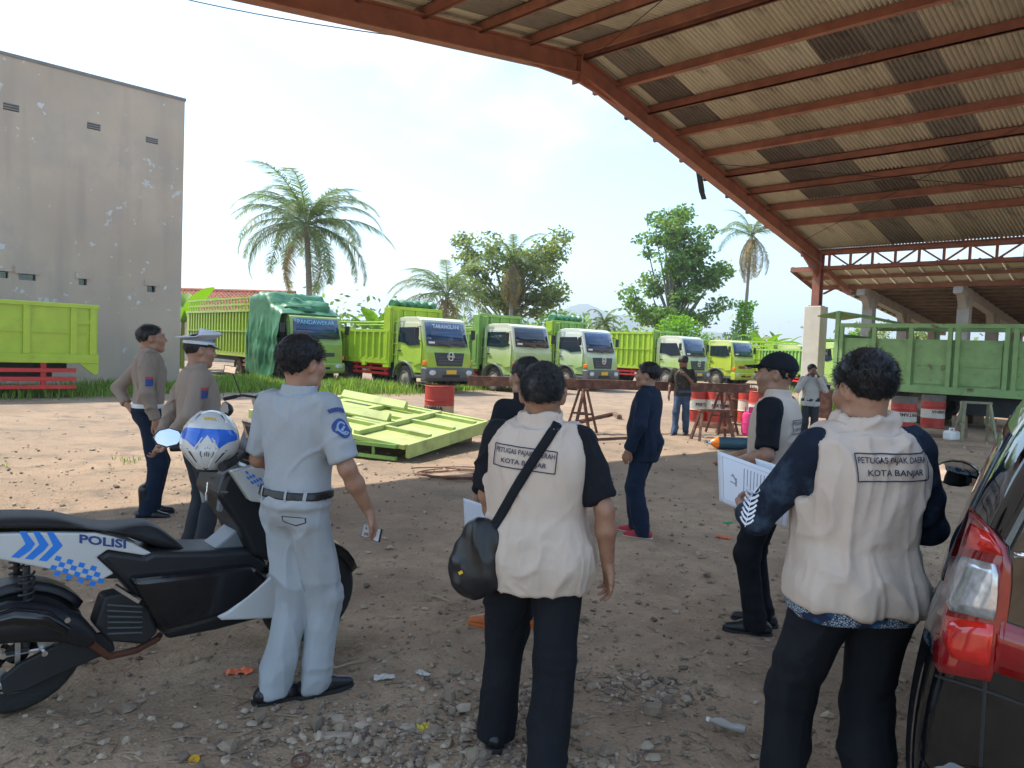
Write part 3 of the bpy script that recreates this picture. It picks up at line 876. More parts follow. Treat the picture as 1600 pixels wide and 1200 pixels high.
        e_ = MB(); emblem(e_, (1.272,0,1.26), .11, Vector((0,1,0)), Vector((0,0,1)), Vector((1,0,0))); e_.build('emblem', M['chrome'], gg)
        bu = MB(); bu.prism([(1.05,.50),(1.28,.50),(1.34,.60),(1.34,.84),(1.29,.92),(1.05,.92)], lambda a, b, k: (a, -1.15+2.30*k, b))
        bb = bu.build('bumper', M[paint], T, bevel=.03)
        sl = MB(); sl.bx(1.335, 1.352, -.5, .02, .66, .75); sl.bx(1.335, 1.352, .08, .5, .66, .75); sl.build('air_slot', M['black_metal'], bb)
    for s in (-1, 1):
        l_ = MB(); l_.lathe([(.001,.02),(.10,.018),(.125,.0),(.13,-.03)], 16, Matrix.Translation((1.41 if cab == 'modern' else 1.345, s*.88, .78)) @ Matrix.Diagonal((1,1.25,.75,1)) @ Matrix.Rotation(PI/2, 4, 'Y'))
        l_.build('headlight', M['clear_lens'], T)
    pl = MB(); pl.bx(1.418, 1.43, -.24, .24, .73, .88); pl.build('number_plate', M['plate'], T)
    mk = MB()
    for k in range(8): mk.bx(1.4305, 1.4325, -.20+k*.052, -.165+k*.052, .77, .84)
    # chassis, tank, wheels
    ch = MB()
    for s in (-1, 1): ch.bx(-bed_len-.6, 1.0, s*.42-.05, s*.42+.05, .72, .98)
    for x in (-5.2,-4,-2.8,-1.4,.2): ch.bx(x-.05, x+.05, -.40, .40, .78, .92)
    ch.bx(-.9,.9,-.36,.36,.5,1.05); ch.bx(-1.6,-.9,-1.0,-.5,.5,.95)
    ch.build('chassis', M['black_metal'], T)
    for s in (-1, 1):
        wheel(T, 0, s*1.0, out=s); wheel(T, -4.05, s*.98, dual=True, out=s)
        mf = MB(); mf.bx(-.70,-.66, s*1.14-(.26 if s > 0 else 0), s*1.14+(0 if s > 0 else .26), .28, .9); mf.build('mudflap', M['black_metal'], T)
    # --- bed
    b0, b1, fz = -.82, -.82-bed_len, 1.16
    BW = 1.22
    fl = MB(); fl.bx(b1, b0, -BW+.03, BW-.03, fz-.12, fz); fl.build('bed_floor', M['lime_dark'], T)
    bm = M[bedmat]
    for s in (-1, 1):
        yo, yi = s*BW, s*(BW-.03)
        if bed == 'low':
            p_ = MB(); p_.bx(b1, b0-.02, min(yo,yi), max(yo,yi), fz-.14, fz+side_h)
            p_.bx(b1, b0-.02, min(yo,yo+s*.06), max(yo,yo+s*.06), fz-.16, fz+.04)
            p_.bx(b1, b0-.02, min(yo,yo+s*.06), max(yo,yo+s*.06), fz+side_h-.09, fz+side_h+.02)
            sp = p_.build('side_panel', bm, T, bevel=.008)
            x = b0-.12; rr_ = []
            rme = None
            while x > b1+.05:
                if rme is None:
                    r_ = MB(); r_.bx(-.05,.05, min(0,s*.075), max(0,s*.075), 0, side_h-.13); rme = r_.mesh('rib', bm)
                link('rib', rme, sp, (x, yo, fz+.04)); x -= .43
            for xk in (-2.4, -4.6):
                q_ = MB(); q_.bx(xk-.12, xk+.12, min(yo,yo+s*.09), max(yo,yo+s*.09), fz-.27, fz-.1); q_.build('hinge', bm, sp)
            rl_ = MB(); rl_.pipe([(b0, s*(BW-.02), fz+side_h+.30), (b1, s*(BW-.02), fz+side_h+.30)], .025, 6); rl_.build('top_rail', bm, T)
        else:   # tall box with open slatted crown
            H = side_h
            p_ = MB(); p_.bx(b1, b0-.02, min(yo,yi), max(yo,yi), fz-.14, fz+H)
            p_.bx(b1, b0-.02, min(yo,yo+s*.05), max(yo,yo+s*.05), fz-.2, fz-.02)
            sp = p_.build('side_panel', bm, T, bevel=.008)
            r_ = MB(); r_.bx(-.06,.06, min(0,s*.07), max(0,s*.07), 0, H+.06); rme = r_.mesh('rib', bm)
            x = b0-.2
            r2 = MB(); r2.bx(-.03,.03, -.02, .02, 0, .56); r2m = r2.mesh('crown_post', bm)
            while x > b1+.05:
                link('rib', rme, sp, (x, yo, fz-.02))
                if bed == 'slat': link('crown_post', r2m, sp, (x, s*(BW-.02), fz+H))
                x -= .36
            q_ = MB(); q_.bx(b1, b0, min(yo,yo+s*.09), max(yo,yo+s*.09), fz+H-.05, fz+H+.05)
            if bed == 'slat':
                for dz in (.27, .55): q_.bx(b1, b0, s*(BW-.02)-.035, s*(BW-.02)+.035, fz+H+dz-.04, fz+H+dz+.04)
            q_.build('top_rail', bm, sp)
            k_ = MB(); k_.bx(b1+.1, b0-.1, min(yo,yo+s*.1), max(yo,yo+s*.1), fz+H*.5-.02, fz+H*.5+.02); k_.build('tie_bar', bm, sp)
        # red side guard
        if not simple:
            for z in (.98, .80, .62):
                r_ = MB(); r_.bx(-3.35, b0-.1, s*1.14-.03, s*1.14+.03, z-.05, z+.05); r_.build('side_guard_rail', M['red'], T, bevel=.01)
            for xk in (-1.2,-2.2,-3.2):
                r_ = MB(); r_.bx(xk-.05, xk+.05, s*1.08-.03, s*1.08+.03, .57, 1.04); r_.build('side_guard_post', M['red'], T)
    # headboard
    hb = MB(); hb.bx(b0-.05, b0, -BW, BW, fz-.1, fz+head_h)
    for y in np.linspace(-BW+.06, BW-.06, 5): hb.bx(b0, b0+.06, y-.05, y+.05, fz-.1, fz+head_h)
    hb.bx(b0-.05, b0+.09, -BW-.02, BW+.02, fz+head_h, fz+head_h+.12)
    hd = hb.build('headboard', M['lime_dull' if bed != 'low' else bedmat], T, bevel=.01)
    for s in (-1, 1):
        cp = MB(); cp.bx(b0-.35, b0+.05, s*BW-.05, s*BW+.05, fz-.3, fz+head_h+.06); cp.build('corner_post', bm, T, bevel=.01)
    tg = MB(); tg.bx(b1-.05, b1, -BW, BW, fz-.1, fz+side_h)
    for y in np.linspace(-BW+.06, BW-.06, 5): tg.bx(b1-.11, b1-.05, y-.05, y+.05, fz-.1, fz+side_h)
    tg.build('tailgate', bm, T)
    ld = MB(); s = -1
    for xx in (b0+.12, b0+.42): ld.pipe([(xx, s*1.16, fz-.05), (xx, s*1.16, fz+head_h)], .02, 6)
    for k in range(5): ld.pipe([(b0+.12, s*1.16, fz+.2+k*.42), (b0+.42, s*1.16, fz+.2+k*.42)], .016, 6)
    ld.build('ladder', bm, T)
    # rolled tarpaulin on the headboard
    if tarp_roll:
        vs = []; 
        rings = []
        for i, y in enumerate(np.linspace(-1.0, 1.05, 22)):
            rad = .16 + .05*math.sin(i*1.7) + .03*math.sin(i*3.1)
            rings.append([(b0-.25 + rad*1.4*math.cos(a) + .03*math.sin(i*2+a*3), y, fz+head_h+.24 + rad*.9*math.sin(a) + .03*math.sin(i*1.3)) for a in np.linspace(0, 2*PI, 13)[:-1]])
        t_ = MB(); t_.loft(rings); 
        o = t_.build('rolled_tarpaulin', M['tarp'])
        o.matrix_world = Matrix.Translation(loc) @ Matrix.Rotation(heading, 4, 'Z') @ Matrix.Scale(.94, 4)
        tag(o, None, 'tarpaulin'); T['_tarp'] = 1
        return T, o
    return T, None

def hd(deg): return R(-90 + deg)      # deg = how far the nose turns to the right of straight at the camera
def frontwheel(u, Y, heading):
    """place so that the right front wheel stands at column u, depth Y"""
    q = along(u, Y)
    ax = Vector((math.cos(heading), math.sin(heading), 0)); rt = Vector((math.sin(heading), -math.cos(heading), 0))
    return Vector((q.x, q.y, 0)) - rt*.94
H45 = R(-45)
h1 = hd(41)
T1, _ = truck(frontwheel(436, 28.0, h1), h1, 'truck half wrapped in green tarpaulin beside the plaster building', cab='old', paint='cab_green', bed='slat', side_h=1.75, head_h=2.35, bed_len=9.6, banner='PANDAWEKAR', banner_mat='letter_blue', glassm='screen_blue')
T2, tr = truck(frontwheel(634, 26.6, H45), H45, 'lime truck with low side panels, tall headboard and yellow number plate', cab='modern', paint='cab_lime', bed='low', side_h=1.12, head_h=2.12, bed_len=6.0, banner='TARANGLANI', tarp_roll=True)
tag(tr, 'rolled green tarpaulin lying on the headboard above the lime truck')
T3, _ = truck(frontwheel(772, 29.2, H45), H45, 'cream cab truck with plain flat grille between two white-roofed trucks', cab='old', paint='cab_cream', bed='low', bedmat='lime_dull', side_h=1.2, head_h=2.1, glassm='glass')
T4, tr = truck(frontwheel(884, 32.6, H45), H45, 'pale green truck with white cab side and tarpaulin on its headboard', cab='modern', paint='cab_pale', bed='box', side_h=1.5, head_h=2.1, tarp_roll=True)
tag(tr, 'rolled green tarpaulin on the headboard of the pale green truck')
T5, _ = truck(frontwheel(1040, 38.0, H45), H45, 'cream and lime truck with tall ribbed box behind the long rusty beam', cab='modern', paint='cab_cream', bed='box', side_h=1.75, head_h=2.0, bedmat='lime')
T6, _ = truck(frontwheel(1118, 41.5, R(-48)), R(-48), 'yellow green truck with red grille strip and orange corner lamps', cab='old', paint='cab_yellow', bed='box', side_h=1.5, head_h=1.7, glassm='screen_blue')
T7, _ = truck(frontwheel(1226, 46.0, H45), H45, 'lime truck mostly hidden behind the capped man and the pillar', cab='modern', paint='cab_yellow', bed='slat', side_h=1.2, head_h=1.7, bedmat='lime')
T8, _ = truck(frontwheel(1286, 37.0, R(-84)), R(-84), 'dull green truck parked just right of the cream pillar', cab='old', paint='cab_green', bed='low', bedmat='lime_dull', side_h=1.2, head_h=1.9)

# --- tarpaulin draped over truck 1
def drape():
    # built in the truck's own frame: ridge over headboard and cab, skirts falling along the right side
    rings = []
    nx, nt = 46, 40
    vs = np.zeros((nx, nt, 3))
    for i in range(nx):
        a = i/(nx-1); x = -2.3 + a*3.1                 # from the bed to the front of the cab roof
        top = np.interp(x, [-2.3,-.85,-.75,-.3,.2,.55,.82], [3.56,3.62,3.62,3.12,2.98,2.92,2.80])
        reach = np.interp(x, [-2.3,-1.2,-.6,0,.5,.8], [.45,.22,.12,.12,.3,1.2])   # how low the skirt hangs on the right
        for j in range(nt):
            b = j/(nt-1)
            # path across: left edge on roof -> right edge -> down
            s = b*(1.15+1.30+ (top-reach))
            if s < 2.45:
                y = 1.15 - s; z = top
            else:
                y = -1.30 - .10*((s-2.45)/(top-reach)); z = top - (s-2.45)
            vs[i, j] = (x, y, z)
    P_ = vs.reshape(-1, 3)
    f1 = vnoise(np.stack([P_[:,0]*2.6+P_[:,2]*.5, P_[:,1]*2.3, P_[:,2]*.9], -1), 21)
    f2 = vnoise(np.stack([P_[:,0]*7, P_[:,1]*6, P_[:,2]*1.6], -1), 22)
    hang = np.clip((2.9-P_[:,2])/1.0, 0, 1)
    roof = np.clip((P_[:,2]-2.7)/.3, 0, 1)
    P_[:,1] -= hang*(.14*np.abs(f1) + .10*np.abs(f2)) + .02
    P_[:,0] += hang*.10*f1
    P_[:,2] += roof*(.10*np.abs(f1)+.10*np.abs(f2)) * (P_[:,1] > -1.25)
    ii = np.arange(nx*nt).reshape(nx, nt)
    ff = np.stack([ii[:-1,:-1], ii[1:,:-1], ii[1:,1:], ii[:-1,1:]], -1).reshape(-1, 4)
    o = link('draped_tarpaulin', np_mesh('draped_tarpaulin', P_, ff, M['tarp']))
    o.location = T1.location; o.rotation_euler = T1.rotation_euler; o.scale = (.94,.94,.92)
    m_ = o.modifiers.new('s', 'SOLIDIFY'); m_.thickness = .02
    tag(o, 'crumpled green tarpaulin hanging over cab and bed of the wrapped truck', 'tarpaulin')
    # heap of bunched cloth above the cab
    vs, fs = [], []
    n1, n2 = 26, 14
    for i in range(n1):
        for j in range(n2):
            th = 2*PI*i/n1; ph = PI*(.02+.5*j/(n2-1))
            d = np.array([math.cos(th)*math.sin(ph)*.62, math.sin(th)*math.sin(ph)*1.0, math.cos(ph)*.42])
            k = 1 + .35*vnoise(np.array([d*3.2+5]), 4)[0] + .22*abs(vnoise(np.array([d*8.0]), 6)[0])
            vs.append((d*k + np.array([-.05, -.05, 3.0])).tolist())
    for i in range(n1):
        for j in range(n2-1):
            a, b = i*n2, ((i+1) % n1)*n2
            fs.append((a+j, b+j, b+j+1, a+j+1))
    h = MB(); h.add(vs, fs, 0, True); h.build('bunched_fold', M['tarp'], o)
drape()

# --- the truck bed cut by the left edge of the picture
lt = empty('truck_bed', (0,0,0), 0, 'lime truck bed with red guard rails in front of the plaster wall', 'truck', 'green trucks parked in the yard')
q = along(151, 19.0); hdg = PI/4
lt.location = (q.x, q.y, 0); lt.rotation_euler = (0, 0, hdg)
Z0, Z1 = .98, 2.30
p_ = MB(); p_.bx(-7, 0, 0, .04, Z0, Z1); p_.bx(-7, .02, -.05, .09, Z1-.08, Z1+.02); p_.bx(-7, .02, -.06, .10, Z0-.12, Z0+.10); p_.build('side_panel', M['lime'], lt, bevel=.008)
p_ = MB(); p_.bx(-7, 0, 2.36, 2.40, Z0, Z1); p_.build('side_panel', M['lime'], lt)
p_ = MB(); p_.bx(-7, 0, .04, 2.36, Z0-.1, Z0); p_.build('bed_floor', M['lime_dark'], lt)
p_ = MB(); p_.bx(-.04, .0, .04, 2.36, Z0, Z1); p_.build('tailgate', M['lime'], lt)
r_ = MB(); r_.bx(-.07,.07,-.07,0,Z0+.1,Z1-.08); rme = r_.mesh('rib', M['lime'])
for x in (-.12,-.55,-1.55,-2.55,-3.55,-4.55): link('rib', rme, lt, (x, -.003, 0))
p_ = MB(); p_.bx(-7, 0, -.035, -.002, 1.60, 1.65); p_.build('tie_bar', M['lime'], lt)
p_ = MB(); p_.bx(-.52, -.14, -.04, -.002, 1.83, 1.95); p_.build('cross_rib', M['lime'], lt)
p_ = MB(); p_.prism([(-.42,Z0-.12),(.02,Z0-.12),(.02,Z0-.38),(-.08,Z0-.40)], lambda a, b, k: (a, -.04+.08*k, b)); p_.build('corner_gusset', M['lime'], lt)
for x in (-.9,-2.0,-3.1): 
    h_ = MB(); h_.bx(x-.16, x+.16, -.08, -.05, Z0-.10, Z0-.02); h_.build('hinge', M['lime'], lt)
for z in (.68,.47,.27):
    r_ = MB(); r_.bx(-6, -.45, .05, .11, z-.05, z+.05); r_.build('side_guard_rail', M['red'], lt, bevel=.01)
for x in (-1.15,-3.0,-4.8):
    r_ = MB(); r_.bx(x-.06, x+.06, .12, .18, .2, .9); r_.build('side_guard_post', M['red'], lt)
ch = MB(); ch.bx(-7,-.5,.7,.85,.65,.88); ch.bx(-7,-.5,1.55,1.7,.65,.88); ch.bx(-2.2,-.9,.4,2.0,.45,.88); ch.build('chassis', M['black_metal'], lt)
for y, s in ((.35,-1),(2.05,1)): wheel(lt, -3.6, y, dual=True, out=s)

# --- weathered green bed standing inside the shed on the right
rt = empty('weathered_truck_bed', (0,0,0), -PI/4, 'weathered green high-sided truck bed behind the upside-down drums', 'truck', 'green trucks parked in the yard')
q = along(1306, 23.0)
rt.location = (q.x, q.y, 0)
Z0, Z1 = 1.05, 2.42
WG = M['weathered_green']
p_ = MB(); p_.bx(0, 9, 0, .04, Z0, Z1-.02); p_.bx(0, 9, -.10, -.002, Z0-.16, Z0+.05); p_.build('side_panel', WG, rt, bevel=.006)
for k, (x0, x1) in enumerate(((.06,.98),(1.02,1.98),(2.02,2.98),(3.1,4.3),(4.5,5.5),(5.6,6.6),(6.7,7.7))):
    d_ = MB(); d_.bx(x0+.09, x1-.05, -.025, .0, Z0+.10, Z1-.10); d_.build('panel', WG, rt, bevel=.008)
    d_ = MB(); d_.bx(x0+.09, x1-.05, -.05, -.0255, Z0+.62, Z0+.66); d_.build('stiffener', WG, rt)
r_ = MB(); r_.bx(-.055,.055,-.10,-.002,Z0+.05,Z1+.30); rme = r_.mesh('rib', WG)
for x in (.05,1.0,2.0,3.0,3.2,4.35,4.55,5.55,6.65,7.7): link('rib', rme, rt, (x, 0, 0))
p_ = MB(); p_.bx(-.08, 9, -.11, .05, Z1+.30, Z1+.42); p_.build('top_rail', WG, rt, bevel=.01)
p_ = MB(); p_.bx(-.06, 0, .05, 2.4, Z0, Z1+.1); p_.build('tailgate', WG, rt)
p_ = MB(); p_.bx(0, 9, 2.36, 2.40, Z0, Z1); p_.bx(0,9,2.34,2.42,Z1+.30,Z1+.40); p_.build('side_panel', WG, rt)
for x in (.0,2.0,4.5,6.6): 
    p_ = MB(); p_.bx(x-.05,x+.05,2.34,2.42,Z1,Z1+.3); p_.build('rib', WG, rt)
p_ = MB(); p_.bx(-.14,-.02,-.12,.0,Z0-.2,Z1+.75); p_.build('corner_post', WG, rt)
p_ = MB(); p_.prism([(-.75,Z1+.66),(-.1,Z1+.80),(2.2,Z1+.32),(2.2,Z1+.28),(-.1,Z1+.72),(-.75,Z1+.62)], lambda a, b, k: (a, .0+2.0*k, b)); p_.build('roof_flap', M['lime_dark'], rt)
p_ = MB(); p_.bx(0, 9, .04, 2.36, Z0-.12, Z0); p_.build('bed_floor', M['black_metal'], rt)
ch = MB(); ch.bx(.2,9,.7,.85,.7,.93); ch.bx(.2,9,1.55,1.7,.7,.93); ch.bx(3.4,5.4,.3,2.1,.35,.9); ch.build('chassis', M['black_metal'], rt)
for x in (2.3, 5.9):
    for y, s in ((.35,-1),(2.05,1)): wheel(rt, x, y, dual=True, out=s)
tri = MB(); tri.prism([(4.95,Z1-.25),(5.09,Z1-.25),(5.02,Z1-.12)], lambda a, b, k: (a, -.0275-.002*k, b)); tri.bx(4.72,5.32,-.0295,-.0275,Z1-.36,Z1-.31); tri.bx(4.72,5.32,-.0295,-.0275,Z1-.46,Z1-.41); tri.build('red_stencil', M['red'], rt)
# ================================================================== vegetation
M['palm_leaf'] = leafmat('palm_leaf', (.155,.215,.07), .4, .4)
M['palm_dry'] = leafmat('dry_palm_leaf', (.26,.19,.06), .35, .3)
M['leaf_mid'] = leafmat('broad_leaf', (.145,.245,.05), .45, .45)
M['leaf_olive'] = leafmat('olive_leaf', (.21,.255,.065), .45, .45)
M['leaf_bright'] = leafmat('bright_leaf', (.17,.34,.03), .35, .45)
M['leaf_dark'] = leafmat('dark_leaf', (.10,.17,.055), .4, .4)
M['banana'] = leafmat('banana_leaf', (.14,.26,.03), .25, .45)
M['grass'] = leafmat('grass_blade', (.19,.29,.05), .5, .4)
M['bark'] = mat('grey_bark', (.19,.165,.135), .9, var=.3, vscale=6, bump=.4, bscale=20)
M['palm_bark'] = mat('palm_bark', (.25,.22,.18), .9, var=.25, vscale=8, bump=.4, bscale=12)
M['coconut'] = mat('coconut_husk', (.30,.21,.09), .7)

def frond(L, droop, rs, dens=60, leafL=.75, width=.055, upper=.0):
    """one pinnate frond growing along +x, bending down"""
    pts = []; ang = upper; x = z = 0; n = 18
    for i in range(n+1):
        pts.append((x, 0, z)); ang -= droop/n*(.5+1.2*i/n); x += L/n*math.cos(ang); z += L/n*math.sin(ang)
    mb = MB(); mb.pipe(pts, [.035*(1-.85*i/n)+.004 for i in range(n+1)], 5)
    for k in range(dens):
        t = .12 + .88*k/(dens-1); i = min(n-1, int(t*n)); f = t*n-i
        b = Vector(pts[i]).lerp(Vector(pts[i+1]), f); tg = (Vector(pts[i+1])-Vector(pts[i])).normalized()
        ll = leafL*(math.sin(PI*min(1, t*.80+.16))**.6)*rs.uniform(.75,1.1)
        for s in (1,-1):
            if rs.random() < .07: continue
            dirv = (tg*rs.uniform(.35,.7) + Vector((0,s,0))*rs.uniform(.7,1.0) + Vector((0,0,rs.uniform(-.35,.15)))).normalized()
            m1 = b + dirv*ll*.5 + Vector((0,0,-.06*ll)); e = b + dirv*ll*.9 + Vector((0,0,-rs.uniform(.30,.62)*ll))
            wv = (tg*width/2)
            mb.add([b-wv, b+wv, m1+wv*.9, m1-wv*.9, e], [(0,1,2,3),(3,2,4)], 0)
    return mb
def palm(name, label, base, H, L, nf, seed, mats=('palm_leaf',), lean=(0,0), r0=.20, vine=None, dry=0, nuts=True, dens=60):
    rs = random.Random(seed)
    T = empty(name, base, 0, label, 'palm tree')
    pts = [(lean[0]*(t**1.6), lean[1]*(t**1.6), H*t) for t in np.linspace(0,1,16)]
    t_ = MB(); t_.pipe(pts, [r0*(1.35 if i == 0 else 1-.35*i/15)+(.012 if i % 2 else 0) for i in range(16)], 10); t_.build('trunk', M['palm_bark'], T)
    top = Vector(pts[-1])
    vars_ = [frond(L*rs.uniform(.9,1.1), rs.uniform(1.3,2.2), rs, dens, L*.17, upper=0) for _ in range(5)]
    mes = [v.mesh('frond', M[mats[0]]) for v in vars_]
    drym = [frond(L*.9, 1.3, rs, dens, L*.15).mesh('frond', M['palm_dry']) for _ in range(2)] if dry else []
    for k in range(nf):
        t = (k+.5)/nf
        el = R(78 - 100*t + rs.uniform(-8,8)); az = k*2.399 + rs.uniform(-.2,.2)
        me = mes[rs.randrange(5)]
        if dry and k >= nf-dry: me = drym[k % 2]; el = R(rs.uniform(-60,-35))
        o = link('frond', me, T, top + Vector((0,0,rs.uniform(-.15,.15))), (0,0,0))
        o.rotation_euler = Euler((rs.uniform(-.3,.3), -el, az), 'XYZ')
        o.scale = (rs.uniform(.85,1.1),)*3
    if nuts:
        c = MB()
        for k in range(7):
            a = rs.uniform(0, 2*PI); q = top + Vector((.32*math.cos(a), .32*math.sin(a), -.35-rs.random()*.3))
            c = MB(); c.lathe([(.001,-.15),(.09,-.11),(.125,0),(.10,.1),(.001,.15)], 10, Matrix.Translation(q)); c.build('coconut', M['coconut'], T)
    if vine:
        z0, z1, rad = vine; v = leaf_cloud(rs, 2800, lambda: cyl(rs, rad, z0, z1), .26)
        v.build('climbing_vine', M['leaf_bright'], T)
    return T
def cyl(rs, rad, z0, z1):
    a = rs.uniform(0, 2*PI); z = rs.uniform(z0, z1); k = rs.uniform(.55,1.1)*(1-.25*abs((z-z0)/(z1-z0)-.45))
    k *= .8+.35*math.sin(z*2.1+a*2)
    return Vector((math.cos(a)*rad*k, math.sin(a)*rad*k, z))
def leaf_cloud(rs, n, f, size):
    mb = MB()
    for _ in range(n):
        c = f(); s = size*rs.uniform(.6,1.3)
        d = Vector((rs.gauss(0,1), rs.gauss(0,1), rs.gauss(-.35,.7))).normalized()
        w = d.orthogonal().normalized(); q = Matrix.Rotation(rs.uniform(0,6.3), 3, d); w = q @ w
        mb.add([c, c+d*s*.5+w*s*.28, c+d*s, c+d*s*.5-w*s*.28], [(0,1,2,3)])
    return mb
def tree(name, label, base, H, spread, seed, leaf='leaf_mid', nleaf=7000, lsize=.26, trunk_r=.28, trunk_h=.3, tips=26, clump=1.0, shape=None, cat='tree'):
    rs = random.Random(seed)
    T = empty(name, base, 0, label, cat)
    th = H*trunk_h
    t_ = MB(); pts = [(rs.uniform(-.1,.1)*i*.4, rs.uniform(-.1,.1)*i*.4, th*i/5) for i in range(6)]
    t_.pipe(pts, [trunk_r*(1.3-.08*i) if i else trunk_r*1.6 for i in range(6)], 9); t_.build('trunk', M['bark'], T)
    top = Vector(pts[-1]); centres = []
    for k in range(tips):
        if shape: e = Vector(shape(rs, k/tips))
        else:
            a = rs.uniform(0,2*PI); rr_ = spread*math.sqrt(rs.random()); zz = th*1.1+(H-th*1.1)*rs.random()**.8*(1-.35*(rr_/spread)**2)
            e = Vector((math.cos(a)*rr_, math.sin(a)*rr_, zz))
        b_ = MB(); st = Vector((0,0,rs.uniform(.55,1.0)*th)) if e.z < H*.7 else top
        mid = st.lerp(e, .5) + Vector((rs.uniform(-.4,.4), rs.uniform(-.4,.4), rs.uniform(.1,.6)))
        q = [st, st.lerp(mid,.55)+Vector((0,0,.1)), mid, mid.lerp(e,.6)+Vector((rs.uniform(-.2,.2),rs.uniform(-.2,.2),0)), e]
        b_.pipe(q, [trunk_r*.42, trunk_r*.32, trunk_r*.22, trunk_r*.12, .015], 6); b_.build('limb', M['bark'], T)
        centres += [(e, clump), (mid.lerp(e,.6), clump*.75)]
    def f():
        c, r_ = centres[rs.randrange(len(centres))]
        while True:
            d = Vector((rs.uniform(-1,1), rs.uniform(-1,1), rs.uniform(-1,1)))
            if .25 < d.length < 1: break
        return c + Vector((d.x*r_, d.y*r_, d.z*r_*.62))
    leaf_cloud(rs, nleaf, f, lsize).build('crown', M[leaf], T)
    return T
def shrub(label, base, w, h, seed, leaf='leaf_mid', n=1800, size=.2, cat='shrub', name='shrub'):
    rs = random.Random(seed)
    T = empty(name, base, 0, label, cat)
    cs_ = [(rs.uniform(-w,w)*.6, rs.uniform(-w,w)*.4, rs.uniform(.25,.85)*h, rs.uniform(.3,.5)*w) for _ in range(9)]
    def f():
        c = cs_[rs.randrange(9)]
        while True:
            d = Vector((rs.uniform(-1,1), rs.uniform(-1,1), rs.uniform(-1,1)))
            if .3 < d.length < 1: break
        return Vector((c[0]+d.x*c[3], c[1]+d.y*c[3], max(.02, c[2]+d.z*c[3]*.8)))
    leaf_cloud(rs, n, f, size).build('foliage', M[leaf], T)
    s_ = MB()
    for c in cs_: s_.pipe([(c[0]*.2,c[1]*.2,0),(c[0]*.6,c[1]*.6,c[2]*.6),(c[0],c[1],c[2])], [.05,.03,.01], 5)
    s_.build('stems', M['bark'], T)
    return T
def banana(label, base, h, seed, nl=7):
    rs = random.Random(seed)
    T = empty('banana_plant', base, 0, label, 'banana plant')
    t_ = MB(); t_.pipe([(0,0,0),(0,0,h*.3),(.03,0,h*.55)], [.14,.11,.07], 8); t_.build('stem', M['leaf_olive'], T)
    for k in range(nl):
        az = k*2.4+rs.uniform(-.4,.4); L = h*rs.uniform(.5,.72); el = R(rs.uniform(40,82)); dr = rs.uniform(.5,1.5)
        n = 12; x = z = 0; ang = el; mb = MB(); L_, R_, C_ = [], [], []
        for i in range(n+1):
            t = i/n; w = L*.17*math.sin(PI*min(1, t*.92+.06))**.6*(1 if i < n else .1)
            ca, sa = math.cos(az), math.sin(az)
            j = rs.uniform(.8,1.0)
            C_.append(Vector((x*ca, x*sa, z-.02))); L_.append(Vector((x*ca-w*j*sa, x*sa+w*j*ca, z+w*.25))); R_.append(Vector((x*ca+w*j*sa, x*sa-w*j*ca, z+w*.25)))
            ang -= dr/n; x += L/n*math.cos(ang); z += L/n*math.sin(ang)
        vs = [p for tr_ in zip(L_, C_, R_) for p in tr_]
        mb.add(vs, [f for i in range(n) for f in ((3*i,3*i+1,3*i+4,3*i+3),(3*i+1,3*i+2,3*i+5,3*i+4))], 0, True)
        o = mb.build('leaf', M['banana'], T, loc=(.03,0,h*.5))
    return T
def base(u, Y):
    q = along(u, Y); return (q.x, q.y, 0)
def ztop(u, v, Y): return at(u, v, Y).z

palm('coconut_palm', 'large full coconut palm rising behind the tarpaulin-wrapped truck', base(484,50), ztop(470,350,50), 5.9, 44, 3, lean=(-.5,0), r0=.24, dens=78, dry=3)
palm('coconut_palm', 'shorter coconut palm behind the lime truck with rolled tarpaulin', base(690,56), ztop(690,462,56), 5.4, 28, 9, lean=(.2,0), dry=6)
palm('old_palm', 'yellowing palm with dead fronds standing inside the broad leafy tree', base(795,60), ztop(795,412,60), 4.2, 22, 15, dry=8, nuts=False)
palm('tall_palm', 'tall thin palm with a vine-wrapped trunk near the shed eave', base(1158,66), ztop(1162,368,66), 4.4, 22, 22, lean=(.25,0), r0=.17, dry=8, vine=(.5, ztop(1158,470,66), 1.0), dens=50)
palm('small_palm', 'small bushy palm showing between two truck headboards', base(940,58), ztop(940,505,58), 2.0, 18, 31, nuts=False, r0=.15, dens=40)
def shA(rs, t):
    return (rs.uniform(-4.3,4.9), rs.uniform(-2,2), rs.uniform(5.0,11.3)*(1 if rs.random() < .8 else .8))
tree('leafy_tree', 'broad olive green tree with spreading thin crown above the cream truck', base(790,62), 12.3, 5, 41, 'leaf_olive', 9500, .36, .25, .35, 34, 1.15, shA)
def shB(rs, t):
    z = 4.5 + 10.2*rs.random(); w = np.interp(z, [4.5,6,8,10,12,15.5], [4.2,4.6,5.4,3.4,2.4,1.1])
    return (rs.uniform(-w,w)*(1 if z > 9 else .95), rs.uniform(-2,2), z)
tree('tall_tree', 'tall irregular green tree standing alone beside the thin palm', base(1046,66), 15.2, 5, 47, 'leaf_mid', 12500, .38, .30, .30, 46, 1.1, shB)
shrub('bright green creeper-covered bush under the tall lone tree', base(1062,60), 3.2, 4.6, 51, 'leaf_bright', 3000, .3)
shrub('dark rounded bush beside the olive tree behind the truck row', base(842,56), 3.2, 4.6, 52, 'leaf_mid', 2600, .28)
shrub('light mixed bush behind the headboard of the lime truck', base(752,55), 3.0, 4.0, 53, 'leaf_olive', 2200, .26)
shrub('low grey green bush at the foot of the short coconut palm', base(622,52), 2.8, 3.6, 54, 'leaf_dark', 1900, .26)
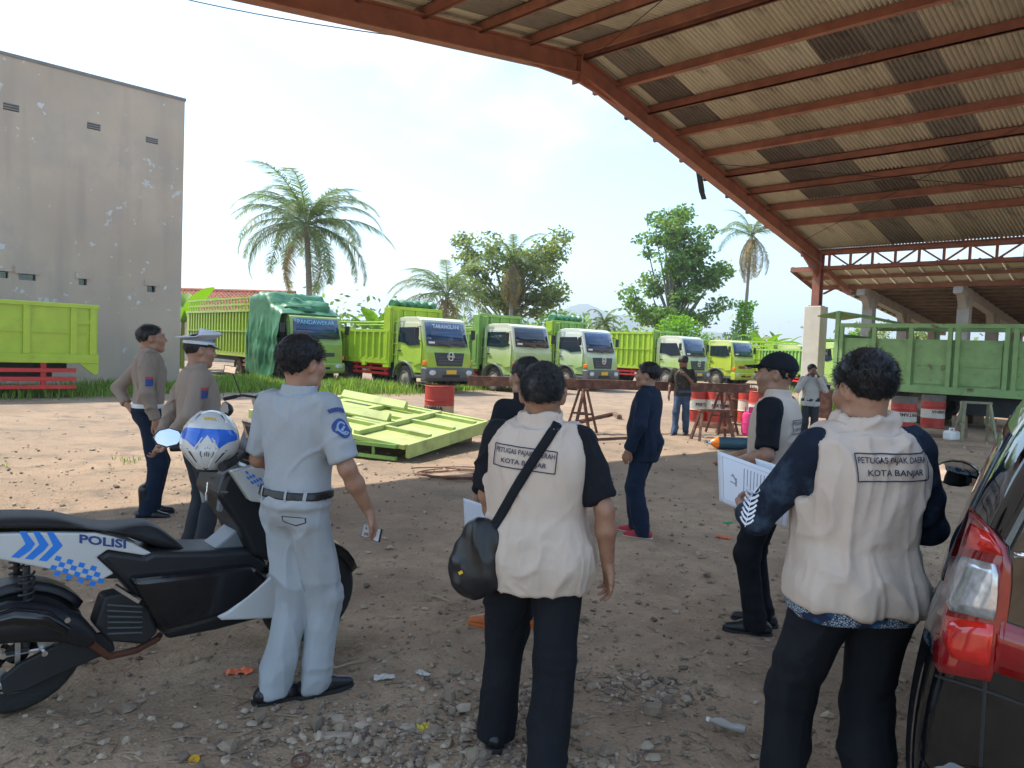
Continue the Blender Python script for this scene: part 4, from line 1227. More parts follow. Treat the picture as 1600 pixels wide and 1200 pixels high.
shrub('green bush right of the tall lone tree behind the yellow truck', base(1112,58), 2.4, 3.6, 55, 'leaf_dark', 1700, .26)
shrub('bush growing behind the slatted truck near the tiled house', base(560,50), 3.0, 3.2, 56, 'leaf_mid', 1900, .25)
shrub('green bush just left of the cream pillar', base(1236,55), 1.4, 2.6, 57, 'leaf_bright', 1100, .22)
shrub('tall bush seen between the pillar and the weathered bed', base(1318,48), 2.2, 4.4, 58, 'leaf_mid', 2000, .24)
tree('far_tree', 'far grey green tree showing under the concrete shed roof', base(1385,75), 6.2, 4, 61, 'leaf_olive', 2600, .32, .2, .4, 18, 1.2)
banana('banana plant beside the corner of the plaster building', base(284,38), 4.6, 71)
banana('banana plant behind the windscreen of the wrapped truck', base(588,46), 4.2, 72)
banana('banana plant behind the rails of the lime truck bed', base(575,44), 3.4, 73)
banana('banana plant growing below the vine-wrapped palm', base(1192,58), 4.4, 74, 9)
banana('banana plant between the vine-wrapped palm and the pillar', base(1216,60), 3.8, 75)
banana('banana plant behind the tall ribbed truck box', base(1000,56), 3.6, 76)
banana('small banana plant left of the vine-wrapped palm', base(1128,60), 3.4, 77)
# far tree line beyond the yard
rs = random.Random(90)
def far_line(u0, u1, Y, h, n, leaf, lab):
    mb = MB()
    cs_ = [(u0+(u1-u0)*rs.random(), Y*rs.uniform(.93,1.1), h*rs.uniform(.5,1)) for _ in range(60)]
    for _ in range(n):
        c = cs_[rs.randrange(60)]; q = along(c[0], c[1])
        p = Vector((q.x+rs.gauss(0,1.7), q.y+rs.gauss(0,1.5), abs(rs.gauss(0,.48))*c[2]*.9)); s = rs.uniform(.5,.9)
        d = Vector((rs.gauss(0,1), rs.gauss(0,1), rs.gauss(-.2,.7))).normalized(); w = d.orthogonal().normalized()
        mb.add([p, p+d*s*.5+w*s*.3, p+d*s, p+d*s*.5-w*s*.3], [(0,1,2,3)])
    o = mb.build('tree_line', M[leaf]); tag(o, lab, 'vegetation', kind='stuff')
far_line(420, 1000, 84, 7.0, 9000, 'leaf_mid', 'low band of mixed trees behind the parked trucks')
far_line(1000, 1700, 92, 5.4, 7000, 'leaf_olive', 'far band of low trees seen past the shed posts')
far_line(-300, 420, 95, 5.0, 2500, 'leaf_mid', 'far band of trees behind the plaster building')

# ------------------------------------------------------------------ grass
def grass(name, lab, spots, n, hgt, seed, wdt=.012):
    rs = random.Random(seed); mb = MB()
    tot = sum(s[4] for s in spots)
    for (x0, y0, x1, y1, wgt, spread) in spots:
        for _ in range(int(n*wgt/tot)):
            t = rs.random(); x = x0+(x1-x0)*t+rs.gauss(0,spread); y = y0+(y1-y0)*t+rs.gauss(0,spread)
            nzz = vn1(x*.55, y*.55)
            if nzz < -.25: continue
            h = hgt*rs.uniform(.35,1.1)*(.7+.5*nzz); a = rs.uniform(0, 6.3); ln = rs.uniform(.1,.6)*h; w = wdt*rs.uniform(.7,1.5)
            dx, dy = math.cos(a), math.sin(a)
            mb.add([(x-dy*w,y+dx*w,0),(x+dy*w,y-dx*w,0),(x+dx*ln*.4+dy*w*.8,y+dy*ln*.4-dx*w*.8,h*.6),(x+dx*ln*.4-dy*w*.8,y+dy*ln*.4+dx*w*.8,h*.6),(x+dx*ln,y+dy*ln,h)], [(0,1,2,3),(3,2,4)])
    o = mb.build(name, M['grass']); tag(o, lab, 'grass', kind='stuff')
def vn1(x, y):
    i, j = math.floor(x), math.floor(y); f, g = x-i, y-j
    h = lambda a, b: (math.sin(a*127.1+b*311.7)*43758.5453) % 1*2-1
    f, g = f*f*(3-2*f), g*g*(3-2*g)
    return (h(i,j)*(1-f)+h(i+1,j)*f)*(1-g)+(h(i,j+1)*(1-f)+h(i+1,j+1)*f)*g
def seg_(u0, v0, u1, v1, w, sp):
    a, b = gp(u0, v0), gp(u1, v1); return (a.x, a.y, b.x, b.y, w, sp)
grass('grass', 'rough grass along the foot of the plaster wall', [seg_(-60,618,215,612,1,.7), seg_(215,607,290,603,.6,.5)], 9000, .34, 3)
grass('grass', 'bright grass growing in front of the wrapped truck', [seg_(300,606,470,612,1.3,.9), seg_(470,610,600,612,1,.8), seg_(330,598,560,602,.8,.8)], 13000, .48, 4)
grass('grass', 'grass strip under and beside the lime truck', [seg_(590,612,760,606,1,.6), seg_(760,604,1000,600,.7,.6)], 6000, .28, 5)
grass('grass', 'sparse grass tuft on the sunlit sand', [seg_(15,735,70,728,1,.16), seg_(70,730,190,722,.5,.16)], 900, .10, 6, .006)
grass('grass', 'weeds growing around the drums and pillar', [seg_(1230,640,1330,635,1,.7), seg_(1390,668,1480,655,.5,.5), seg_(1180,612,1420,608,1.4,1.2)], 6000, .34, 7)
# ================================================================== implicit-surface modelling for people and soft things
def _v(a): return np.asarray(a, np.float32)
class Prim:
    def __init__(s, fn, lo, hi, k=.015, op='u'):
        s.fn, s.lo, s.hi, s.k, s.op = fn, _v(lo), _v(hi), k, op
def seg(a, b, ra, rb, k=.02, op='u', flat=None, cut=None):
    """round cone between a and b; flat=(axis, factor) squashes; cut=(point, normal) keeps the side the normal points away from"""
    a, b = _v(a), _v(b); d = b-a; L2 = float(d@d)+1e-9
    def fn(X, Y, Z):
        px, py, pz = X-a[0], Y-a[1], Z-a[2]
        t = np.clip((px*d[0]+py*d[1]+pz*d[2])/L2, 0, 1)
        ex, ey, ez = px-d[0]*t, py-d[1]*t, pz-d[2]*t
        if flat is not None:
            n, q = _v(flat[0]), flat[1]
            dn = ex*n[0]+ey*n[1]+ez*n[2]; g = (1/q-1)*dn
            ex, ey, ez = ex+n[0]*g, ey+n[1]*g, ez+n[2]*g
        f = np.sqrt(ex*ex+ey*ey+ez*ez) - (ra+(rb-ra)*t)
        if flat is not None: f = f*min(1, flat[1]*1.3)
        if cut is not None:
            c, n = _v(cut[0]), _v(cut[1]); n = n/np.linalg.norm(n)
            f = np.maximum(f, (X-c[0])*n[0]+(Y-c[1])*n[1]+(Z-c[2])*n[2])
        return f
    r = max(ra, rb)+k+.03
    return Prim(fn, np.minimum(a, b)-r, np.maximum(a, b)+r, k, op)
def ell(c, r, k=.015, op='u', M3=None, cut=None):
    c, r = _v(c), _v(r)
    Mi = np.eye(3, dtype=np.float32) if M3 is None else _v(M3).T
    def fn(X, Y, Z):
        x, y, z = X-c[0], Y-c[1], Z-c[2]
        u = (Mi[0,0]*x+Mi[0,1]*y+Mi[0,2]*z)/r[0]; v = (Mi[1,0]*x+Mi[1,1]*y+Mi[1,2]*z)/r[1]; w = (Mi[2,0]*x+Mi[2,1]*y+Mi[2,2]*z)/r[2]
        k0 = np.sqrt(u*u+v*v+w*w)+1e-6; k1 = np.sqrt((u/r[0])**2+(v/r[1])**2+(w/r[2])**2)+1e-6
        f = k0*(k0-1)/k1
        if cut is not None:
            q, n = _v(cut[0]), _v(cut[1]); n = n/np.linalg.norm(n)
            f = np.maximum(f, (X-q[0])*n[0]+(Y-q[1])*n[1]+(Z-q[2])*n[2])
        return f
    R_ = float(max(r))+k+.03
    return Prim(fn, c-R_, c+R_, k, op)
ELL = ell
def tower(tab, infl=0, z0=None, z1=None, k=.02, lean=None, shell=None, op='u', n=2.5):
    """stack of flattened rounds: tab rows (z, half width, half depth, y offset)"""
    t = np.array(tab, float); zz = np.linspace(t[0,0], t[-1,0], 160)
    ker = np.hanning(15); ker /= ker.sum()
    def sm(a): return np.convolve(np.pad(np.interp(zz, t[:,0], a), 7, mode='edge'), ker, 'valid')
    w, d, yo = sm(t[:,1])+infl, sm(t[:,2])+infl, sm(t[:,3])
    z0 = t[0,0] if z0 is None else z0; z1 = t[-1,0] if z1 is None else z1
    def fn(X, Y, Z):
        W = np.interp(Z.ravel(), zz, w).reshape(Z.shape); D = np.interp(Z.ravel(), zz, d).reshape(Z.shape); O = np.interp(Z.ravel(), zz, yo).reshape(Z.shape)
        lx, ly = (0, 0) if lean is None else lean(Z)
        u = np.abs(X-lx)/W; v = np.abs(Y-O-ly)/D
        f = ((u**n+v**n)**(1/n)-1)*np.minimum(W, D)
        if shell is not None: f = np.abs(f)-shell
        return np.maximum(f, np.maximum(z0-Z, Z-z1))
    m = float(max(w.max(), d.max()))+k+.05
    lo = np.array([-m-.25, -m-.25, z0-.03]); hi = np.array([m+.25, m+.25, z1+.03])
    return Prim(fn, lo, hi, k, op)
def sdf_mesh(prims, res):
    lo = np.min([p.lo for p in prims if p.op == 'u'], 0)-res*2; hi = np.max([p.hi for p in prims if p.op == 'u'], 0)+res*2
    n = np.ceil((hi-lo)/res).astype(int)+1
    ax = [lo[i]+res*np.arange(n[i]).astype(np.float32) for i in range(3)]
    F = np.full(n, .5, np.float32)
    for p in prims:
        i0 = np.maximum(0, np.floor((p.lo-lo)/res).astype(int)); i1 = np.minimum(n, np.ceil((p.hi-lo)/res).astype(int)+1)
        if np.any(i1 <= i0): continue
        sl = tuple(slice(a, b) for a, b in zip(i0, i1))
        f = p.fn(ax[0][sl[0]][:,None,None], ax[1][sl[1]][None,:,None], ax[2][sl[2]][None,None,:])
        a = F[sl]
        if p.op == 'u':
            h = np.clip(.5+.5*(f-a)/p.k, 0, 1); F[sl] = f+(a-f)*h - p.k*h*(1-h)
        else:
            g = -f; h = np.clip(.5-.5*(g-a)/p.k, 0, 1); F[sl] = g+(a-g)*h + p.k*h*(1-h)
    S = F < 0
    c = S[:-1,:-1,:-1]
    cnt = np.zeros(c.shape, np.int8)
    for dx in (0,1):
        for dy in (0,1):
            for dz in (0,1): cnt += S[dx:n[0]-1+dx, dy:n[1]-1+dy, dz:n[2]-1+dz]
    act = (cnt > 0) & (cnt < 8)
    idx = np.full(c.shape, -1, np.int32); I = np.argwhere(act); idx[act] = np.arange(len(I))
    acc = np.zeros((len(I), 3)); num = np.zeros(len(I))
    co = [(0,0,0),(1,0,0),(0,1,0),(1,1,0),(0,0,1),(1,0,1),(0,1,1),(1,1,1)]
    val = [F[I[:,0]+a, I[:,1]+b, I[:,2]+d] for a, b, d in co]
    for i in range(8):
        for j in range(i+1, 8):
            di = np.array(co[j])-np.array(co[i])
            if np.abs(di).sum() != 1: continue
            m = (val[i] < 0) != (val[j] < 0)
            t = np.where(m, val[i]/(val[i]-val[j]+1e-12), 0)
            acc += m[:,None]*(np.array(co[i])[None]+di[None]*t[:,None]); num += m
    V = (I+acc/num[:,None])*res+lo
    Q = []
    for axis in range(3):
        o1, o2 = [(1,2),(2,0),(0,1)][axis]
        s0 = [slice(1,-1)]*3; s0[axis] = slice(0,-1); s1 = list(s0); s1[axis] = slice(1,None)
        A, B = S[tuple(s0)], S[tuple(s1)]
        for flip in (False, True):
            E = np.argwhere((A & ~B) if not flip else (~A & B))
            if not len(E): continue
            E = E.copy(); 
            for q in range(3):
                if q != axis: E[:,q] += 1
            def g(d1, d2):
                t = E.copy(); t[:,o1] += d1; t[:,o2] += d2
                return idx[t[:,0], t[:,1], t[:,2]]
            q = np.stack([g(-1,-1), g(0,-1), g(0,0), g(-1,0)], -1)
            Q.append(q[:, ::-1] if flip else q)
    Q = np.concatenate(Q); Q = Q[(Q >= 0).all(1)]
    return V, Q
def relax(V, Q, it=2, lam=.5):
    a = np.concatenate([Q[:,0],Q[:,1],Q[:,2],Q[:,3]]); b = np.concatenate([Q[:,1],Q[:,2],Q[:,3],Q[:,0]])
    e = np.concatenate([np.stack([a,b],1), np.stack([b,a],1)])
    deg = np.bincount(e[:,0], minlength=len(V)).astype(float); deg[deg == 0] = 1
    for _ in range(it):
        S = np.stack([np.bincount(e[:,0], weights=V[e[:,1],k], minlength=len(V)) for k in range(3)], 1)/deg[:,None]
        V = V+(S-V)*lam
    return V
def normals(V, Q):
    n = np.cross(V[Q[:,2]]-V[Q[:,0]], V[Q[:,3]]-V[Q[:,1]])
    N = np.zeros_like(V)
    for k in range(4): np.add.at(N, Q[:,k], n)
    return N/(np.linalg.norm(N, axis=1, keepdims=True)+1e-12)
def soft(prims, res, wr=None, it=2):
    V, Q = sdf_mesh(prims, res); V = relax(V, Q, it)
    if wr is not None:
        N = normals(V, Q); V = V+N*wr(V)[:,None]; V = relax(V, Q, 1, .15)
    return V, Q
def softobj(name, prims, res, m, parent, s=1.0, wr=None, it=2):
    V, Q = soft(prims, res, wr, it)
    return link(name, np_mesh(name, V*s, Q, m), parent)
def ridge(P, f, seed): return 1-np.abs(vnoise(P*np.array(f), seed))*2
def crease(P, f, seed): return np.maximum(0, 1-np.abs(vnoise(P*np.array(f), seed))*1.9)**1.6
def cloth_wr(amp, seed, f=(12,12,3.0), diag=.6, extra=None):
    """folds: long drag lines that run down and across, gathered in patches"""
    def w(V):
        W = np.stack([vnoise(V*4.5+11, seed+20), vnoise(V*4.5+31, seed+21), vnoise(V*4.5+51, seed+22)], 1)*.035
        P = V+W; a = P.copy(); a[:,2] = P[:,2]+diag*.5*P[:,0]; b = P.copy(); b[:,2] = P[:,2]-diag*P[:,0]; b[:,0] = P[:,0]+.3*P[:,2]
        m1 = np.clip(.55+vnoise(V*3.5, seed+5)*1.1, .12, 1.3); m2 = np.clip(vnoise(V*4.2+7, seed+6)*1.5+.25, 0, 1.2)
        r = amp*(1.25*m1*crease(a, f, seed) + .9*m2*crease(b, (f[0]*.55, f[1]*.55, f[2]*3.2), seed+1) + .45*m1*crease(P, (f[0]*2.1, f[1]*2.1, f[2]*1.8), seed+2) - .35) + amp*.35*vnoise(V*7, seed+3)
        if extra is not None: r = r+extra(V)
        return np.maximum(r, -.25*amp-.001)
    return w
def rotm(yaw=0, pitch=0, roll=0):
    return np.array(Matrix.Rotation(yaw, 3, 'Z') @ Matrix.Rotation(pitch, 3, 'X') @ Matrix.Rotation(roll, 3, 'Y'), np.float32)

# ------------------------------------------------------------------ head, hands
def head_prims(c, A, ear=1.0, detail=True, hs=1.0):
    c = _v(c); A = A*np.float32(1.0); B = A; H_ = hs
    def p(q): return c + A @ (_v(q)*hs)
    def s(a, b, ra, rb, k=.012, op='u'): return seg(p(a), p(b), ra*hs, rb*hs, k, op)
    def ell(cc, rr, k=.015, op='u', M3=None): return ELL(cc, tuple(q*hs for q in rr), k, op, M3)
    L = [ell(p((0,-.014,.028)), (.078,.099,.090), .02, M3=A), ell(p((0,.024,-.035)), (.064,.076,.074), .03, M3=A),
         s((0,.062,-.093), (0,.055,-.085), .026, .028, .025), s((-.05,.012,-.075), (0,.066,-.098), .024, .02, .02), s((.05,.012,-.075), (0,.066,-.098), .024, .02, .02),
         s((-.045,.058,-.02), (-.028,.078,-.035), .026, .02, .02), s((.045,.058,-.02), (.028,.078,-.035), .026, .02, .02)]
    if detail:
        L += [s((-.045,.074,.026), (-.012,.088,.024), .011, .010, .014), s((.045,.074,.026), (.012,.088,.024), .011, .010, .014),
              s((0,.088,.018), (0,.112,-.026), .009, .012, .012), s((-.014,.094,-.030), (.014,.094,-.030), .011, .011, .008), 
              ell(p((-.032,.088,.004)), (.017,.012,.010), .010, 's', M3=A), ell(p((.032,.088,.004)), (.017,.012,.010), .010, 's', M3=A),
              s((-.020,.088,-.052), (.020,.088,-.052), .0075, .0075, .008), s((-.018,.087,-.064), (.018,.087,-.064), .0085, .0085, .008)]
        for sx in (-1, 1):
            L += [ell(p((.031*sx,.074,.004)), (.0135,.0135,.0125), .004, M3=A)]
    for sx in (-1, 1):
        L += [ell(p((.080*sx,-.012,-.004)), (.010*ear,.019*ear,.033*ear), .008, M3=A @ rotm(-.35*sx, -.15, .15*sx)),
              ell(p((.089*sx,-.008,.0)), (.005,.010,.018), .004, 's', M3=A)]
    return L
def hair_prims(c, A, bulk=.010, cutf=(0,.050,.055), nape=-.050, fringe=0.0, brow=True, top=0.0, hs=1.0):
    c = _v(c)
    def p(q): return c + A @ (_v(q)*hs)
    cen = _v((0,-.018,.030)); rad = _v((.079+bulk,.099+bulk,.091+bulk+top))
    AT = A.T
    def fn(X, Y, Z):
        x, y, z = (X-c[0])/hs, (Y-c[1])/hs, (Z-c[2])/hs
        a = AT[0,0]*x+AT[0,1]*y+AT[0,2]*z; b = AT[1,0]*x+AT[1,1]*y+AT[1,2]*z; d = AT[2,0]*x+AT[2,1]*y+AT[2,2]*z
        u, v, w = (a-cen[0])/rad[0], (b-cen[1])/rad[1], (d-cen[2])/rad[2]
        k0 = np.sqrt(u*u+v*v+w*w)+1e-6
        hug = np.clip((.06-d)/.09, 0, 1)
        f = (k0*(1+hug*(bulk+.001)/.085*.95)-1)*.09
        # hairline: forehead high, round the ears, low on the nape
        line = np.interp(b.ravel(), [-.13,-.075,-.045,-.02,.012,.03,.05,.075,.10], [nape,nape+.004,-.022,.020,.028,.012,cutf[2]-.02,cutf[2]+.012,cutf[2]+.05]).reshape(b.shape)
        return np.maximum(f, (line-d)*.8)
    L = [Prim(fn, c-.19, c+.19, .006)]
    if fringe: L += [seg(p((-.04,.075,.085)), p((.045,.08,.08)), .025, .022, .02)]
    if brow:
        for sx in (-1, 1): L += [seg(p((.046*sx,.080,.027)), p((.016*sx,.094,.030)), .0045, .0055, .003)]
    return L
def hand_prims(w, d, n, side, curl=.5, spread=.12, thumb=.5, point=None):
    """w wrist, d direction of the fingers, n palm normal, side +1 right -1 left"""
    w, d, n = _v(w), _v(d)/np.linalg.norm(d), _v(n)
    n = n-d*float(n@d); n /= np.linalg.norm(n); t = np.cross(n, d)*side      # towards the thumb
    L = []
    lens = [(.028,.070,.0092),(.010,.078,.0094),(-.009,.072,.0090),(-.027,.056,.0080)]
    for i, (o, ln, r) in enumerate(lens):
        b = w + d*(.086-.006*abs(i-1)) + t*o
        L.append(seg(w + t*o*.75, b, .016, .0125, .012))
        a = spread*(1.2-i*.8); cv = curl*(1+.12*i)
        cur, ang = b, cv*.6
        dirv = d*math.cos(a*.6)+t*math.sin(a*.6)
        for q, fr in enumerate((.45,.31,.24)):
            nd = dirv*math.cos(ang)+n*math.sin(ang)
            e = cur + nd*ln*fr; L.append(seg(cur, e, r*(1-.08*q), r*(1-.08*(q+1)), .004)); cur = e; ang += cv*.85
    b0 = w + d*.018 + t*.022; b1 = w + d*.052 + t*.048 + n*.012; 
    b2 = b1 + (d*.75+t*(.55-thumb*.6)+n*.35*thumb)*.034; b3 = b2 + (d*.9+t*(.2-thumb*.7)+n*.35*thumb)*.028
    L += [seg(b0, b1, .018, .0125, .012), seg(b1, b2, .0115, .0100, .005), seg(b2, b3, .0098, .0085, .004)]
    return L
BODY = [(.78,.150,.105,0),(.86,.168,.118,-.008),(.93,.170,.120,-.012),(1.0,.158,.110,-.004),(1.08,.150,.108,.004),(1.16,.158,.112,.004),(1.25,.172,.117,.0),(1.33,.180,.114,-.006),(1.39,.172,.098,-.010),(1.43,.135,.082,-.012),(1.47,.085,.070,-.012)]
def fit(girth=1.0, belly=0.0):
    return [(z, w*(girth if z < 1.22 else (1+(girth-1)*float(np.interp(z,[1.22,1.40],[1,.25])))), d*girth+belly*math.exp(-((z-1.06)/.13)**2), y+belly*.7*math.exp(-((z-1.06)/.13)**2)) for z, w, d, y in BODY]
def ik(hip, ank, l1, l2, fwd):
    hip, ank, fwd = _v(hip), _v(ank), _v(fwd); d = ank-hip; L = np.linalg.norm(d); L = min(L, l1+l2-.001)
    a = (l1*l1-l2*l2+L*L)/(2*L); h = math.sqrt(max(0, l1*l1-a*a)); x = d/np.linalg.norm(d)
    f = fwd-x*float(fwd@x); f /= np.linalg.norm(f)
    return hip+x*a+f*h
PEOPLE = {}
def person(key, label, loc, rz, H, feet, armR, armL, head=(0,0,0), girth=1.0, belly=0.0, skin='skin', hair='hair', hairkw=None,
           shirt=None, trousers='black_cloth', vest=None, belt=None, shoes='black_leather', sole='black_rubber', sleeve='long', hem=.99, hands=None,
           res=1.0, lean=(0,0), hips=(0,0), seed=1, leg_r=1.0, boots=False, strands=2600, ear=1.0, collar=True, detail=True, hemmat=None, hs=1.05, shw=None):
    s = H/1.70
    root = empty('person', (loc[0], loc[1], 0), rz, label, 'person')
    PEOPLE[key] = root; root_s = s
    tab = fit(girth, belly)
    def ln(Z):
        t = np.clip((Z-.88)/(1.42-.88), 0, 1)
        return hips[0]+(lean[0]-hips[0])*t, hips[1]+(lean[1]-hips[1])*t
    def lp(z): 
        a, b = ln(np.array([z])); return _v((float(np.ravel(a)[0]), float(np.ravel(b)[0]), 0))
    top = lp(1.42)
    SW_ = shw or .178*girth**.5
    sh = {+1: _v((SW_,-.012,1.395))+top, -1: _v((-SW_,-.012,1.395))+top}
    arms = {+1: armR, -1: armL}
    A = rotm(*head); hc = top + _v((0,.012,1.592-.10*(hs-1)))
    neck0 = top + _v((0,-.012,1.40))
    # ---- skin: head, neck, arms, hands as one surface
    L = head_prims(hc, A, ear, detail, hs) + [seg(neck0, hc+A @ _v((0,-.022,-.055)), .060*girth**.3, .055*girth**.3, .03),
         seg(sh[1]+_v((-.05,0,-.01)), sh[-1]+_v((.05,0,-.01)), .045, .045, .03), seg(neck0, lp(1.0)+_v((0,0,1.0)), .06, .05, .03)]
    W = {}
    for sd_ in (1, -1):
        el, wr_ = _v(arms[sd_][0]), _v(arms[sd_][1]); W[sd_] = (el, wr_)
        fd = (wr_-el)/np.linalg.norm(wr_-el)
        L += [seg(sh[sd_], el, .047*girth**.4, .039, .02), seg(el, el+(wr_-el)*.35, .039, .042*girth**.3, .02), seg(el+(wr_-el)*.35, wr_, .041*girth**.3, .026, .02, )]
        hk = dict(curl=.45, d=None, n=None, thumb=.5); hk.update((hands or {}).get(sd_, {}))
        d = hk.pop('d'); n = hk.pop('n')
        d = fd if d is None else _v(d)
        n = _v((-sd_,0,0)) if n is None else _v(n)
        L += hand_prims(wr_, d, n, sd_, **hk)
    body = softobj('body', L, .0052*res, M[skin], root, s, it=1)
    if hair:
        V, Q = soft(hair_prims(hc, A, hs=hs, **(hairkw or {})), .006*res, lambda V: .0035*vnoise(V*60, seed)+.003*vnoise(V*28, seed+1), 1)
        N = normals(V, Q)
        hv, hf, hm = [V*s], [Q], None
        ho = link('hair', np_mesh('hair', V*s, Q, M[hair]), root)
        if strands:
            rg = np.random.default_rng(seed); pick = rg.integers(0, len(V), strands)
            P0 = V[pick]; n0 = N[pick]; q = (P0-hc)@A            # head frame
            dn = np.tile((A@_v((0,-.25,-1)))[None], (strands, 1)); 
            front = np.clip((q[:,1]-.02)/.06, 0, 1)[:,None]; dn = dn*(1-front)+front*(A@_v((.5,.7,-.1)))[None]
            dv = dn*.9+n0*.55+rg.normal(0,.28,(strands,3)); dv /= np.linalg.norm(dv,axis=1,keepdims=True)
            ln_ = rg.uniform(.010,.024,(strands,1))*(np.clip((q[:,2:3]+.06)/.10,.35,1))
            sd = np.cross(dv, n0); sd /= np.linalg.norm(sd,axis=1,keepdims=True)+1e-9
            w = .0011
            vs = np.stack([P0-sd*w-n0*.003, P0+sd*w-n0*.003, P0+dv*ln_+sd*w*.3, P0+dv*ln_-sd*w*.3], 1).reshape(-1,3)
            link('hair_strands', np_mesh('hair_strands', vs*s, np.arange(strands*4).reshape(-1,4), M[hair], smooth=False), ho)
    if detail:
        for sx in (-1, 1):
            e_ = MB(); e_.lathe([(.001,.0124),(.006,.011),(.0105,.006),(.0122,0)], 12, Matrix.Translation(tuple((hc+A@(_v((.031*sx,.0752,.004))*hs))*s)) @ Matrix(A.tolist()).to_4x4() @ Matrix.Rotation(-PI/2, 4, 'X') @ Matrix.Scale(s*.98,4))
            e_.build('eye', M['eye'], root)
    # ---- trousers and shoes
    hz = .90
    T = [tower([r for r in tab if r[0] < 1.1], .008, .955, 1.015, .05, ln), ell(lp(.92)+_v((0,-.012,.925)), (.172*girth,.124*girth+belly*.5,.115), .06)]
    for sd_, (fx, fy, fa) in zip((1,-1), feet):
        hip = lp(.9)+_v((.088*sd_*girth, 0, hz)); lift = 0
        ank = _v((fx, fy, .095)); fwd = _v((math.sin(-fa)*.5, math.cos(fa), .0))
        kn = ik(hip, ank, .425, .400, fwd)
        T += [seg(hip+_v((0,0,-.03)), kn, .090*girth*(1+(leg_r-1)*.4), .074*leg_r, .04), seg(kn, ank+_v((0,-.005,-.07)), .074*leg_r, .066*leg_r, .03, cut=((0,0,.035),(0,0,-1)))]
        # shoe
        ca, sa = math.cos(fa), math.sin(fa)
        def fp(x, y, z): return _v((fx+x*ca-y*sa, fy+x*sa+y*ca, z))
        S = [seg(fp(0,-.055,.045), fp(0,.07,.040), .040, .042, .02), seg(fp(0,.07,.036), fp(.006*sd_,.165,.026), .043, .030, .02), seg(fp(0,-.03,.05), fp(0,-.005,.11), .042, .044, .02)]
        if boots: S += [seg(fp(0,-.01,.08), fp(0,-.015,.26), .050, .058, .02)]
        # flat underside
        S += [Prim(lambda X, Y, Z: (Z-.016)+0*X+0*Y, (fx-.3,fy-.3,-.1), (fx+.3,fy+.3,.12), .004, 's')]
        sh_o = softobj('shoe', S, .0065*res, M[shoes], root, s)
        so_ = MB(); out = []
        for y, w in ((-.098,.018),(-.085,.034),(-.05,.042),(0,.041),(.06,.046),(.11,.048),(.16,.040),(.190,.024),(.198,.008)): out.append((w, y))
        poly = out + [(-w, y) for w, y in out[::-1]]
        so_.prism(poly, lambda a, b, k: tuple(fp(a+.003*sd_, b, .0+.022*k)*s)); so_.build('sole', M[sole], sh_o, bevel=.004)
    tw = cloth_wr(.0125, seed+40, (9,9,2.6), .8, lambda V: .006*np.clip(1-(V[:,2]-.05)/.22,0,1)*ridge(V,(5,5,22),seed+44) + .004*np.exp(-((V[:,2]-.5)/.1)**2)*ridge(V,(6,6,20),seed+45) + .004*np.exp(-((V[:,2]-.82)/.08)**2)*ridge(V,(8,8,16),seed+46))
    tr_o = softobj('trousers', T, .0085*res, M[trousers], root, s, tw)
    if belt:
        softobj('belt', [tower([r for r in tab if r[0] < 1.2], .020, .978, 1.018, .01, ln, shell=.006)], .006*res, M[belt], root, s)
        for a in (-.6,.6,-2.2,2.2,-1.57,1.35):
            pass
    # ---- shirt
    if shirt:
        S = [tower(tab, .014 if not vest else -.004, hem, 1.44, .03, ln), seg(neck0+_v((0,-.004,.015)), sh[1]+_v((-.01,0,-.008)), .056, .060, .03), seg(neck0+_v((0,-.004,.015)), sh[-1]+_v((.01,0,-.008)), .056, .060, .03)]
        if collar:
            S += [tower([(1.40,.078*girth**.5,.074*girth**.5,-.012),(1.47,.072*girth**.5,.068*girth**.5,-.004),(1.51,.070*girth**.5,.066*girth**.5,.002)], 0, 1.41, 1.497, .012, lambda Z: (top[0], top[1]), shell=.008, n=2)]
        for sd_ in (1, -1):
            el, wr_ = W[sd_]; ud = (el-sh[sd_]); 
            if sleeve == 'short':
                ce = sh[sd_]+ud*.86; S += [seg(sh[sd_], sh[sd_]+ud*1.0, .066*girth**.4, .068, .03, cut=(ce, ud))]
            else:
                ce = el+(wr_-el)*.93; S += [seg(sh[sd_], el,   .067*girth**.4, .060, .03), seg(el, el+(wr_-el)*1.0, .060, .045, .02, cut=(ce, wr_-el))]
        ex = None
        softobj('shirt', S, .0075*res, M[shirt], root, s, cloth_wr(.0125, seed+60, (12,12,3.4), 1.0))
    if hemmat:
        softobj('shirt_tail', [tower(tab, .034, hemmat[1], .95, .01, ln)], .008*res, M[hemmat[0]], root, s, cloth_wr(.004, seed+70))
    if vest:
        S = [tower([(z,w+.022*min(1,max(0,(1.08-z)/.2)),d+.022*min(1,max(0,(1.08-z)/.2)),y) for z,w,d,y in tab], .027, vest[1], 1.445, .02, ln), seg(neck0+_v((0,-.004,.02)), sh[1]+_v((-.03,0,.004)), .062, .068, .03), seg(neck0+_v((0,-.004,.02)), sh[-1]+_v((.03,0,.004)), .062, .068, .03),
             tower([(1.40,.086*girth**.4,.082*girth**.4,-.014),(1.47,.080*girth**.4,.076*girth**.4,-.008),(1.53,.078*girth**.4,.074*girth**.4,-.002)], 0, 1.41, 1.505, .012, lambda Z: (top[0], top[1]), shell=.008, n=2)]
        for sd_ in (1, -1):
            el = W[sd_][0]; ud = el-sh[sd_]; ud = ud/np.linalg.norm(ud)
            S += [seg(sh[sd_]+_v((.030*sd_,0,.030)), sh[sd_]+_v((.05*sd_,0,-.12)), .066, .060, .012, 's'), seg(sh[sd_]+_v((.10*sd_,0,.05)), sh[sd_]+_v((.14*sd_,0,-.2)), .07, .07, .012, 's')]
